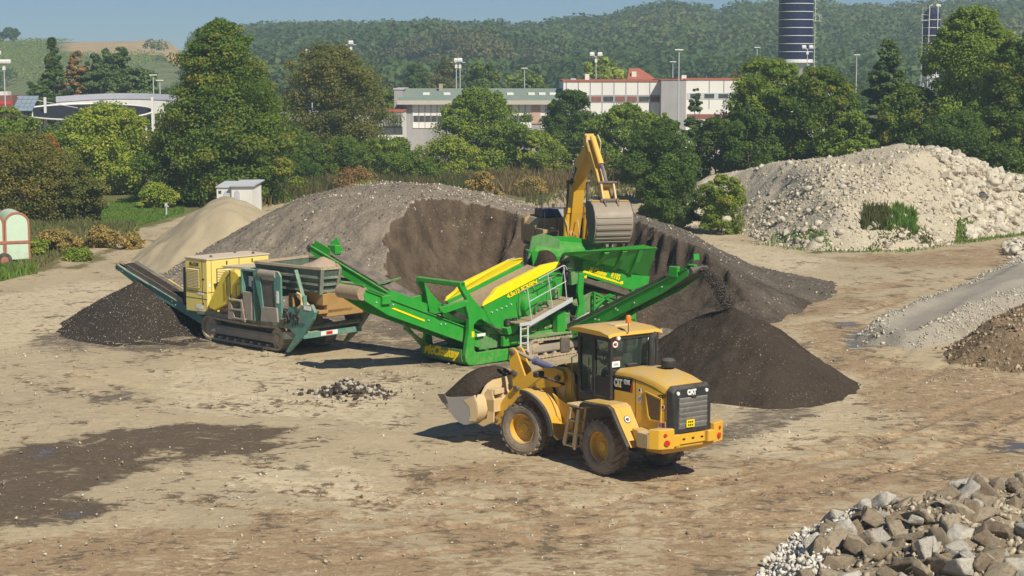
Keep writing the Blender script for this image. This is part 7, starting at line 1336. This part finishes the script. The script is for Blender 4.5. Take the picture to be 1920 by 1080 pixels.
# generator
gb = B().box(-1.22, .20, .0, 3.05, 1.02, 3.10).ob('generator_box', CY, CR, .02); B().box(-1.25, .23, -.03, 3.08, 3.10, 3.16).ob('generator_roof', paint('dusty_roof', (.55, .47, .36), (.58, .48, .38), .9, .9, .6), gb, .01)
def louvre(x0, x1, z0, z1, n, face, fx, par):
    for k in range(n):
        z_ = z0+(z1-z0)*k/n; h = (z1-z0)/n*.5
        b = B()
        if face == 'y': b.loft([(x0, fx, z_), (x1, fx, z_), (x1, fx, z_+h), (x0, fx, z_+h)], [(x0, fx-.05, z_-.02), (x1, fx-.05, z_-.02), (x1, fx-.004, z_+h), (x0, fx-.004, z_+h)])
        else: b.loft([(fx, x0, z_), (fx, x1, z_), (fx, x1, z_+h), (fx, x0, z_+h)], [(fx+.05, x0, z_-.02), (fx+.05, x1, z_-.02), (fx+.004, x1, z_+h), (fx+.004, x0, z_+h)])
        b.ob('louvre', CY, par)
B().box(-1.05, -.25, -.012, -.002, 1.98, 2.76).ob('air_inlet', BL, gb); louvre(-1.03, -.27, 2.0, 2.76, 13, 'y', -.012, gb)
B().box(.202, .212, .45, 1.35, 1.9, 2.74).ob('air_inlet', BL, gb); louvre(.47, 1.33, 1.92, 2.74, 13, 'x', .212, gb)
b = B().box(-1.21, .19, -.008, -.001, 1.82, 1.84).box(-1.21, .19, -.008, -.001, 1.56, 1.575).box(-.12, -.10, -.008, -.001, 1.05, 3.08).box(.201, .208, .02, 3.0, 1.82, 1.84).box(.201, .208, 1.55, 1.57, 1.1, 3.08).box(.201, .208, .20, .215, 1.1, 3.08); b.ob('door_seam', BL, gb)
text('ELCOS', 'lettering', BL, gb, .19, (-.92, -.012, 2.84), (math.pi/2, 0, 0), .003, .006, 1.05); text('bmc', 'lettering', BL, gb, .09, (-.12, -.012, 2.32), (math.pi/2, 0, 0), .003, .004)
B().box(-.42, -.05, -.010, -.002, 1.72, 1.80).ob('white_label', WH, gb); B().box(-.55, -.10, -.010, -.002, 1.16, 1.32).ob('white_label', WH, gb); B().box(-.13, -.02, -.010, -.002, 1.34, 1.42).ob('red_label', RD, gb); B().box(.203, .21, .06, .16, 2.05, 2.16).ob('white_label', WH, gb)
for y_ in (.95, 2.2): B().box(.205, .235, y_-.02, y_+.02, 2.88, 3.02).ob('door_latch', BL, gb)
for x_, y_ in ((-.2, .5), (-.9, 2.2), (-.1, 2.5)): B().lathe([(.0001, 3.16), (.06, 3.16), (.05, 3.24), (.0001, 3.25)], (x_, y_, 0), 'z', 12).ob('roof_cap', DK, gb)
B().box(-1.55, -1.24, .1, .9, 1.3, 2.7).ob('control_cabinet', BK, CR, .03); b = B()
for k in range(3): b.tube([(-1.5, .3+.1*k, 2.2), (-1.7, .3+.1*k, 2.55), (-1.55, .35, 2.75)], .03, 6)
b.ob('cables', BK, CR)
# belt guard
B().prism([(.75, 1.30), (.64, 1.45), (1.58, 2.72), (1.80, 2.86), (2.35, 2.90), (2.62, 2.75), (2.72, 2.30), (2.60, 1.98), (2.35, 1.78), (1.05, 1.24)], -.30, .0).ob('belt_guard', GY, CR, .03); B().lathe([(.0001, -.06), (.52, -.06), (.55, 0), (.55, .12), (.0001, .12)], (2.42, -.0, 2.36), 'y', 30).ob('flywheel_cover', TE, CR)
B().prism([(1.2, 2.86), (2.9, 2.96), (2.9, 3.02), (1.0, 2.94)], .1, 1.4).ob('top_cover', paint('dusty_cover', (.50, .42, .32), (.55, .46, .34), .9, .9, .6), CR); b = B().tube([(1.95, -.36, 1.9), (1.9, -.36, 2.6), (2.05, -.3, 2.75)], .02, 6).tube([(2.15, -.36, 1.55), (2.15, -.36, 2.9)], .025, 6).tube([(2.62, -.42, 1.7), (2.6, -.42, 2.4), (2.75, -.38, 2.45)], .02, 6); b.ob('grab_rail', BK, CR)
b = B().box(.9, 2.0, .05, 1.9, 1.1, 1.35).tube([(1.2, -.1, 1.4), (1.6, -.2, 1.3), (1.9, -.1, 1.45), (2.0, 0, 1.3)], .05, 8).tube([(1.1, -.05, 1.35), (1.5, -.08, 1.5)], .06, 8); b.ob('machinery', MUD, CR)
b = B(); b.prism([(2.30, 1.08), (2.35, 1.9), (2.40, 1.9), (2.75, 1.05)], -.60, -.56).prism([(3.1, 1.08), (3.1, 1.9), (3.15, 1.9), (3.35, 1.05)], -.60, -.56)
for z_, x_ in ((1.80, 2.35), (1.45, 2.45), (1.12, 2.6)): b.box(x_, x_+.75, -.62, -.15, z_, z_+.05)
b.ob('steps', TRG, CR, .005); B().box(2.2, 3.4, -.15, .9, 1.05, 1.9).ob('crusher_body', TD, CR, .03); B().box(2.3, 3.6, .1, 1.9, 1.9, 2.9).ob('crusher_housing', TE, CR, .04)
B().box(3.10, 3.65, -.50, -.10, 1.12, 2.20).ob('tool_cabinet', TRG, CR, .02); cc = B().box(3.0, 3.08, -.5, .5, 2.1, 3.0).box(3.75, 3.83, -.5, .5, 1.1, 3.05).box(3.0, 3.83, .4, .5, 2.1, 3.05).box(3.0, 3.83, -.5, .5, 2.98, 3.06).ob('control_housing', TE, CR, .01); B().box(3.10, 3.40, -.2, -.16, 2.35, 2.75).ob('control_panel', WH, CR); B().box(3.35, 3.65, -.3, -.1, 2.25, 2.6).ob('blue_cover', BLU, CR, .04)
# folded side conveyor
sc_ = empty('side_conveyor', (0, 0, 0)); bpy.data.objects.remove(sc_)
f_ = B().prism([(3.98, 2.75), (3.92, 2.95), (4.02, 3.12), (4.30, 3.14), (4.30, 2.8), (4.52, 1.40), (4.40, 1.38)], -.60, -.52).prism([(5.10, 3.12), (5.38, 3.12), (5.52, 2.95), (5.55, 1.6), (5.45, 1.35), (5.25, 1.35), (5.12, 2.5)], -.60, -.52).ob('side_conveyor_frame', TE, CR, .012); B().prism([(4.30, 2.75), (5.12, 2.72), (5.28, 1.5), (4.48, 1.5)], -.56, -.53).ob('side_conveyor_belt', BELT, CR); B().tube([(4.22, -.52, 2.98), (5.22, -.52, 2.98)], .15, 16).ob('side_conveyor_drum', TRG, CR, smooth=True); B().prism([(4.45, 1.75), (5.35, 1.78), (5.42, 1.25), (4.40, 1.20)], -.68, -.60).ob('side_conveyor_tail', TRG, CR, .01); B().box(5.28, 5.42, -.612, -.602, 1.95, 2.4).ob('white_label', WH, CR)
OCH = paint('ochre_paint', (.40, .21, .03), (.33, .25, .17), .75, .7, .4)
# hopper with stones
HPL = [(3.6, -.28), (7.2, -.02), (7.28, .72), (4.7, 2.5), (3.4, 2.5)]; hz0, hz1 = 2.42, 3.32; hc = (5.2, .95)
def hin(p, q, z_, o_=0): return (p[0]+(hc[0]-p[0])*q*(1 if o_ == 0 else 1)+(p[0]-hc[0])*o_, p[1]+(hc[1]-p[1])*q+(p[1]-hc[1])*o_, z_)
hb = B(); b = B(); rbm = []
for k in range(5):
    A_, B_ = HPL[k], HPL[(k+1) % 5]; hb.plate([hin(A_, 0, hz1), hin(B_, 0, hz1), hin(B_, .12, hz0), hin(A_, .12, hz0)], .05); b.beam(hin(A_, 0, hz1), hin(B_, 0, hz1), .12, .09)
hq_ = hb.ob('hopper', paint('dark_teal', (.02, .075, .065), (.30, .25, .19), .8, .7, .2), CR); b.ob('hopper_rim', TRK, hq_)
for z_ in (2.47, 2.72, 2.98):
    q = .12*(hz1-z_)/(hz1-hz0)
    for k in (0, 1, 2): B().beam(hin(HPL[k], q, z_, .035), hin(HPL[k+1], q, z_, .035), .07, .08).ob('hopper_rib', TD, hq_)
for k in (1, 2): B().beam(hin(HPL[k], 0, hz1, .02), hin(HPL[k], .12, hz0-.05, .02), .13, .13).ob('corner_post', TD, hq_)
B().beam((5.95, -.22, 3.2), (6.45, -.30, 2.25), .14, .05).ob('hopper_brace', TE, hq_); B().beam((6.45, -.25, 2.3), (6.45, -.25, 1.7), .16, .1).ob('hopper_leg', TE, CR)
XX, YY = np.meshgrid(np.linspace(3.5, 7.2, 50), np.linspace(-.2, 2.4, 34)); dH = sdp(XX, YY, HPL); ZZ = np.where(dH > .04, 3.02+.62*np.clip(1-np.hypot((XX-6.2)/1.5, (YY-.85)/1.3), 0, 1)+.03*fbm(XX*3, YY*3, s=8), 2.7); XX, YY = np.where(dH > .04, XX, XX+(5.2-XX)*.1), np.where(dH > .04, YY, YY+(.95-YY)*.1); i = np.arange(XX.size).reshape(XX.shape)
MC = Matrix.Translation((-12.05, 68.51, 0)) @ Matrix.Rotation(math.radians(-44), 4, 'Z')
o = mesh('crushed_load', np.stack([XX.ravel(), YY.ravel(), ZZ.ravel()], 1), np.stack([i[:-1, :-1].ravel(), i[:-1, 1:].ravel(), i[1:, 1:].ravel(), i[1:, :-1].ravel()], 1), dirtmat('pinkish_grit', (.40, .30, .22), (.48, .37, .28), (.36, .27, .2), 0, fine=14, bstr=.6, dist=.03), smooth=True); o.matrix_world = MC; tag(o, 'pinkish beige grit heaped in the hopper of the teal crusher', 'crushed load')
B().box(5.5, 7.1, .3, 2.3, 1.5, 2.45).box(5.2, 5.5, .0, 2.3, 1.6, 2.3).ob('feeder_body', OCH, CR, .03); B().prism([(5.55, 2.3), (5.75, 2.3), (6.6, 1.75), (6.4, 1.68)], .0, .1).ob('feeder_chute', YD, CR); B().box(6.7, 7.1, .1, .8, 1.95, 2.38).ob('vibrator_box', OCH, CR, .02); B().box(6.55, 7.1, -.1, 1.5, 1.66, 1.78).ob('cross_plate', OCH, CR, .01); B().box(6.0, 6.5, -.05, .6, 1.2, 1.6).box(5.3, 5.6, .1, 1.2, 1.1, 1.6).ob('gearbox', DK, CR, .04)
# arms at the right end
for y_ in (-.35, 2.35):
    fr2_ = B().prism([(5.6, 1.80), (6.95, 2.02), (7.15, 1.75), (7.05, 1.5), (6.35, .72), (5.55, .10), (5.45, .14), (6.05, .82), (5.75, .95), (5.6, 1.25), (6.05, 1.55), (5.6, 1.62)], y_, y_+.14).ob('end_arm', TE if y_ < 0 else TD, CR, .012)
B().box(6.55, 6.95, -.365, -.352, 1.80, 1.95).ob('white_label', WH, CR); B().prism([(5.2, .55), (6.3, .68), (6.35, .95), (5.2, .85)], -.3, 2.4).ob('end_frame', TD, CR, .02); B().box(6.36, 6.46, -.3, 2.5, .70, .92).ob('end_beam', TE, CR, .01); B().box(6.465, 6.475, .5, 1.3, .74, .90).ob('white_label', WH, CR); B().box(6.477, 6.482, .75, 1.05, .76, .88).ob('red_label', RD, CR)
B().tube([(6.2, -.2, 1.05), (6.6, 2.3, 1.15)], .09, 12).ob('cross_tube', TD, CR); B().box(3.9, 5.7, -.30, .0, .98, 1.30).ob('side_beam', TD, CR, .02); b = B(); rg = R(81)
for k in range(12): x0 = 5.2+1.1*rg.random(); b.tube([(x0, -.36, 1.1+.6*rg.random()), (x0+.2, -.42, 1.3+.4*rg.random()), (x0+.4*rg.random(), -.36, 1.1+.5*rg.random())], .025, 6)
b.ob('hoses', BK, CR); B().tube([(6.35, -.45, 1.85), (6.55, -.45, 2.0), (6.5, -.45, 2.35), (6.3, -.45, 2.4)], .05, 8).ob('pipe', YD, CR)
# discharge conveyor
W, Ln = conveyor(CR, (-.1, .95, .55), (-6.05, .55, 2.42), .95, .30, 'discharge_conveyor', TE)
B().tube([W(Ln-3.6, .55, .0), W(Ln-2.0, .58, .04)], .055, 10).ob('hydraulic_ram', GY, CR); B().tube([W(Ln-2.2, .56, .02), W(Ln-.5, .56, .03)], .05, 8).ob('pipe', TE, CR); B().tube([W(Ln-2.2, -.56, .02), W(Ln-.5, -.56, .03)], .05, 8).ob('pipe', TE, CR)
for q in (.50, -.52): b = B(); b.loft([W(Ln-4.4, q, .04), W(Ln-.6, q, .04), W(Ln-.7, q*1.15, .30), W(Ln-4.3, q*1.15, .30)], [W(Ln-4.4, q+.02, .04), W(Ln-.6, q+.02, .04), W(Ln-.7, q*1.15+.02, .30), W(Ln-4.3, q*1.15+.02, .30)]); b.ob('skirt_board', TRG, CR) if q < 0 else None
blob('drum_dirt', W(Ln+.05, 0, -.1), (.24, .34, .22), MUD, CR, 7, .5); B().box(-4.1, -3.7, .0, .02, .9, 1.0).ob('white_label', WH, CR); XX, YY = np.meshgrid(np.linspace(.4, Ln-.1, 60), np.linspace(-.34, .34, 9)); PP = np.array([[*W(float(a), float(b_), float(.03+.10*(1-(b_/.36)**2)*(1+.5*vn(np.array([a*4.]), np.array([b_*6.]))[0])))] for a, b_ in zip(XX.ravel(), YY.ravel())]); i = np.arange(XX.size).reshape(XX.shape)
o = mesh('belt_load', PP, np.stack([i[:-1, :-1].ravel(), i[:-1, 1:].ravel(), i[1:, 1:].ravel(), i[1:, :-1].ravel()], 1), M_CRUSH, smooth=True); o.matrix_world = MC; tag(o, 'black crushed asphalt riding up the teal conveyor belt', 'belt load')
B().lathe([(.0001, -.2), (.32, -.2), (.34, 0), (.32, .2), (.0001, .2)], (-1.75, 1.0, 1.75), 'x', 20).ob('magnet_drum', TRG, CR, smooth=True)
# ================================================================ EXCAVATOR
EXB = paint('weathered_yellow', (.42, .27, .08), (.40, .32, .21), .8, .6, .35)
EX = empty('excavator', (2.5, 75.0, 1.9), math.radians(-75), 'yellow tracked excavator on the dug out pile, reaching its bucket over the green hopper', 'excavator')
crawler(EX, -2.2, 2.2, .85, 1.5, .95); crawler(EX, -2.2, 2.2, -1.5, -.85, .95); B().box(-1.1, 1.1, -.9, .9, .35, .85).lathe([(.0001, .8), (.65, .8), (.65, 1.02), (.0001, 1.02)], (0, 0, 0), 'z', 24).ob('undercarriage', DK, EX, .02)
B().box(-2.6, 1.4, -1.4, 1.4, 1.02, 1.18).ob('turntable_deck', DK, EX, .02)
b = B(); skin(b, [[(-3.1, -1.35, 1.1), (-3.1, -1.35, 2.1), (-3.0, -1.1, 2.28), (-3.0, 1.1, 2.28), (-3.1, 1.35, 2.1), (-3.1, 1.35, 1.1)], [(-2.3, -1.42, 1.05), (-2.3, -1.42, 2.12), (-2.3, -1.15, 2.32), (-2.3, 1.15, 2.32), (-2.3, 1.42, 2.12), (-2.3, 1.42, 1.05)]]); b.ob('counterweight', EXB, EX, .05)
b = B(); skin(b, [[(x_, -1.42, 1.18), (x_, -1.42, 1.9), (x_, -1.15, 2.25), (x_, 0, 2.28), (x_, 0, 1.18)] for x_ in (-2.3, -.6)]); b.ob('body_side', EXB, EX, .04); B().box(-2.3, -.6, 0, 1.4, 1.18, 2.2).ob('body_side', EXB, EX, .03)
B().prism([(-2.2, 2.28), (-2.1, 2.62), (-.9, 2.66), (-.75, 2.28)], -1.0, .6).ob('engine_hood', paint('navy_hood', (.015, .02, .05), (.3, .3, .32), .35, .35, .05), EX, .04); B().tube([(-1.5, -.85, 2.6), (-1.5, -.85, 3.15)], .05, 10).ob('exhaust_stack', DK, EX); B().tube([(-1.2, -.4, 2.6), (-1.2, -.4, 2.85)], .06, 10).ob('intake', DK, EX)
tb = B().box(-.55, .55, -1.38, -.65, 1.18, 1.88).ob('tool_box', EXB, EX, .02); B().box(.552, .562, -1.05, -.70, 1.50, 1.78).ob('name_plate', DK, tb); text('CAT', 'lettering', BL, tb, .16, (.556, -1.32, 1.62), face_rot((0, 1, 0), (1, 0, 0)), .003, .01)
b = B().tube([(.5, -1.3, 1.9), (.5, -1.3, 2.7), (-.2, -1.3, 2.75), (-.3, -1.3, 1.9)], .025, 6).tube([(.5, -.75, 1.9), (.5, -.75, 2.6)], .025, 6); b.ob('handrail', BK, EX)
# cab
cb = B().box(-.35, 1.45, .50, 1.45, 1.15, 1.35).ob('cab', paint('cab_grey', (.16, .17, .17), (.35, .3, .24), .6, .5, .15), EX, .02); b = B()
for x_, y_ in ((-.3, .54), (-.3, 1.41), (1.42, .54), (1.42, 1.41), (.5, .54), (.5, 1.42)): b.box(x_-.045, x_+.045, y_-.04, y_+.04, 1.3, 2.92)
b.box(1.38, 1.47, .50, 1.45, 1.3, 1.40).box(1.38, 1.46, .50, 1.45, 2.55, 2.68).box(-.35, 1.45, .50, .56, 1.3, 1.8).box(-.35, 1.45, 1.39, 1.45, 1.3, 1.8); b.ob('cab_frame', paint('cab_frame_grey', (.20, .25, .25), (.35, .3, .24), .5, .5, .1), cb, .015); B().box(-.38, 1.50, .46, 1.49, 2.90, 3.02).ob('cab_roof', paint('cab_roof_grey', (.55, .56, .54), (.5, .45, .36), .6, .5, .2), cb, .04); B().box(1.40, 1.41, 1.0, 1.38, 1.40, 2.55).ob('windscreen', GL, cb); B().box(-.3, .5, 1.41, 1.42, 1.8, 2.9).ob('side_glass', GL, cb); B().box(-.3, 1.4, .53, .54, 1.8, 2.9).ob('side_glass', GL, cb)
B().box(1.46, 1.56, .58, .74, 2.78, 2.90).ob('work_light', WH, cb, .02); B().box(-.1, .35, .72, 1.2, 1.35, 1.75).box(-.2, -.05, .72, 1.2, 1.7, 2.45).ob('seat', BK, cb, .05)
# boom, stick, cylinders
_exm = set(EX.children)
bp = [(.15, 1.25), (.10, 1.60), (.35, 2.6), (.45, 3.6), (.80, 4.55), (1.55, 5.30), (2.70, 6.05), (2.95, 5.95), (3.02, 5.65), (2.35, 4.95), (1.65, 4.35), (1.28, 3.6), (1.0, 2.6), (.60, 1.5), (.40, 1.22)]
bm_ = B().prism(bp, -.46, .02).ob('boom', Yw, EX, .02); B().prism([(.78, 3.9), (.98, 4.45), (1.45, 4.9), (1.75, 4.8), (1.3, 4.35), (1.02, 3.85)], -.475, -.462).ob('name_panel', BL, bm_); text('CAT', 'lettering', WH, bm_, .34, (1.06, -.478, 4.18), face_rot((.62, 0, .55), (0, -1, 0)), .003, .012)
b = B(); b.tube([(1.15, -.72, 4.05), (1.15, .28, 4.05)], .09, 12); b.ob('cylinder_pin', DK, bm_)
for y_ in (-.66, .20): B().tube([(.75, y_, 1.15), (1.0, y_, 2.75)], .13, 14).lathe([(.15, 0), (.15, .22)], (1.0, y_, 2.62), 'z', 14).ob('boom_cylinder', Yw, EX, smooth=True); B().tube([(1.0, y_, 2.7), (1.15, y_, 4.05)], .055, 10).ob('cylinder_rod', DK, EX, smooth=True)
B().tube([(.75, -.66, 1.15), (.75, .20, 1.15)], .08, 10).ob('cylinder_pin', DK, EX); b = B()
for y_ in (-.36, -.10): b.tube([(.72, y_*.6, 1.5), (.85, y_, 1.8), (.98, y_*1.2, 1.85), (1.08, y_*1.5, 1.7), (1.1, y_*1.8, 2.0), (1.02, y_*2.1, 2.35)], .022, 7)
b.ob('boom_hoses', YD, EX); B().tube([(1.2, -.22, 5.05), (2.0, -.22, 5.95)], .10, 12).tube([(2.0, -.22, 5.95), (2.5, -.22, 6.45)], .05, 10).ob('stick_cylinder', Yw, bm_)
sp_ = [(2.35, 6.45), (2.62, 6.72), (2.95, 6.40), (3.45, 5.75), (4.25, 4.75), (5.02, 3.52), (4.95, 3.30), (4.75, 3.38), (3.95, 4.55), (3.00, 5.45), (2.62, 5.65)]
st = B().prism(sp_, -.42, -.02).ob('stick', Yw, EX, .02); B().tube([(3.1, -.22, 6.55), (4.25, -.22, 5.20)], .12, 14).ob('bucket_cylinder', Yl, st, smooth=True); B().tube([(4.25, -.22, 5.20), (4.95, -.22, 4.28)], .06, 10).ob('cylinder_rod', BLU, st); b = B()
for y_ in (-.46, .0): b.tube([(2.75, y_, 6.5), (3.1, y_, 6.65), (3.5, y_*1.3, 6.3), (3.4, y_, 5.8)], .03, 7)
b.ob('stick_hoses', YD, st); b = B().prism([(4.95, 4.35), (5.10, 4.25), (5.45, 3.45), (5.30, 3.35)], -.52, -.44).prism([(4.95, 4.35), (5.10, 4.25), (5.45, 3.45), (5.30, 3.35)], .0, .08).prism([(4.55, 3.95), (4.65, 4.05), (5.08, 4.36), (5.05, 4.22)], -.5, .06); b.ob('bucket_link', YD, st, .01); B().tube([(5.02, -.62, 4.30), (5.02, .18, 4.30)], .085, 12).tube([(5.36, -.6, 3.42), (5.36, .16, 3.42)], .10, 12).ob('link_pin', DK, st)
def _allch(o):
    r = [o]
    for c in o.children: r += _allch(c)
    return r
for o in [c for c in EX.children if c not in _exm]:
    for q in _allch(o):
        if q.name.startswith('lettering'): q.location.y += .2; q.location.z = 3.5+(q.location.z-3.5)*.776; continue
        for v in q.data.vertices: v.co.y += .2; v.co.z = v.co.z if v.co.z < 3.5 else 3.5+(v.co.z-3.5)*.776
# bucket hanging open towards the hopper
pr = [(4.70, 3.30), (4.95, 3.42), (5.30, 3.42), (5.62, 3.28), (5.86, 3.02), (5.96, 2.70), (5.93, 2.38), (5.80, 2.05), (5.62, 1.82), (5.50, 1.72)]; n = len(pr); inn = [(p[0]+(5.0-p[0])*.07, p[1]+(2.6-p[1])*.07) for p in pr]; Y0, Y1 = -.78, .78
b = B(); V = [(p[0], y_, p[1]) for y_ in (Y0, Y1) for p in pr]+[(p[0], y_, p[1]) for y_ in (Y0+.03, Y1-.03) for p in inn]; F = [(i, i+n, i+1+n, i+1) for i in range(n-1)]+[(i+2*n, i+1+2*n, i+1+3*n, i+3*n) for i in range(n-1)]+[(0, 2*n, 3*n, n), (n-1, 2*n-1, 4*n-1, 3*n-1)]; b.add(V, F)
WS = paint('worn_bucket', (.27, .24, .20), (.32, .26, .19), .75, .42, .3); bk = b.ob('bucket', WS, EX, smooth=True)
for y_ in (Y0-.03, Y1): B().prism(pr+[(5.15, 2.05), (4.72, 2.75)], y_, y_+.04).ob('side_plate', DK, bk, .01)
b = B()
for t in (4.6, 5.35, 6.05, 6.75, 7.4, 8.0):
    k = int(t); f = t-k; p = Vector((pr[k][0]+(pr[k+1][0]-pr[k][0])*f, 0, pr[k][1]+(pr[k+1][1]-pr[k][1])*f)); d = Vector((pr[k+1][0]-pr[k][0], 0, pr[k+1][1]-pr[k][1])).normalized(); nn = Vector((-d.z, 0, d.x)); q = [p-d*.05, p+d*.05, p+d*.05+nn*.035, p-d*.05+nn*.035]; b.loft([(v.x, Y0+.05, v.z) for v in q], [(v.x, Y1-.05, v.z) for v in q])
b.ob('wear_strips', WS, bk, .006)
for k in range(5): y_ = Y0+.10+k*(Y1-Y0-.2)/4; B().loft([(5.60, y_-.07, 1.84), (5.60, y_+.07, 1.84), (5.44, y_+.07, 1.84), (5.44, y_-.07, 1.84)], [(5.34, y_-.03, 1.44), (5.34, y_+.03, 1.44), (5.30, y_+.03, 1.46), (5.30, y_-.03, 1.46)]).ob('tooth', DK, bk)
for y_ in (-.30, .22): B().prism([(4.75, 3.28), (4.85, 3.52), (5.25, 3.58), (5.48, 3.50), (5.70, 3.24), (5.3, 3.36)], y_, y_+.07).ob('bucket_lug', DK, bk, .008)
for y_ in (Y0+.02, .32): B().plate([(4.86, y_, 3.40), (4.86, y_+.44, 3.40), (5.38, y_+.44, 3.43), (5.38, y_, 3.43)], .03).ob('painted_top', Yw, bk)
ME = Matrix.Translation((2.5, 75.0, 1.9)) @ Matrix.Rotation(math.radians(-75), 4, 'Z'); person('person', 'operator in dark clothes seated in the cab of the yellow excavator', tuple(ME @ Vector((.22, .80, 1.78))), math.radians(-75), CLB, CLJ, HR, .1)
# ================================================================ AIR
hz = B().box(-900, 900, -60, 1150, -1.2, 95).ob('haze', None)
mhz = bpy.data.materials.new('haze'); mhz.use_nodes = True; mhz.node_tree.nodes.remove(mhz.node_tree.nodes['Principled BSDF'])
pv = mhz.node_tree.nodes.new('ShaderNodeVolumePrincipled'); pv.inputs['Color'].default_value = (.66, .88, 1, 1); pv.inputs['Density'].default_value = .0006; pv.inputs['Anisotropy'].default_value = .1
mhz.node_tree.links.new(pv.outputs[0], mhz.node_tree.nodes['Material Output'].inputs['Volume']); hz.data.materials.append(mhz); tag(hz, 'faint blue haze', 'haze', kind='stuff')
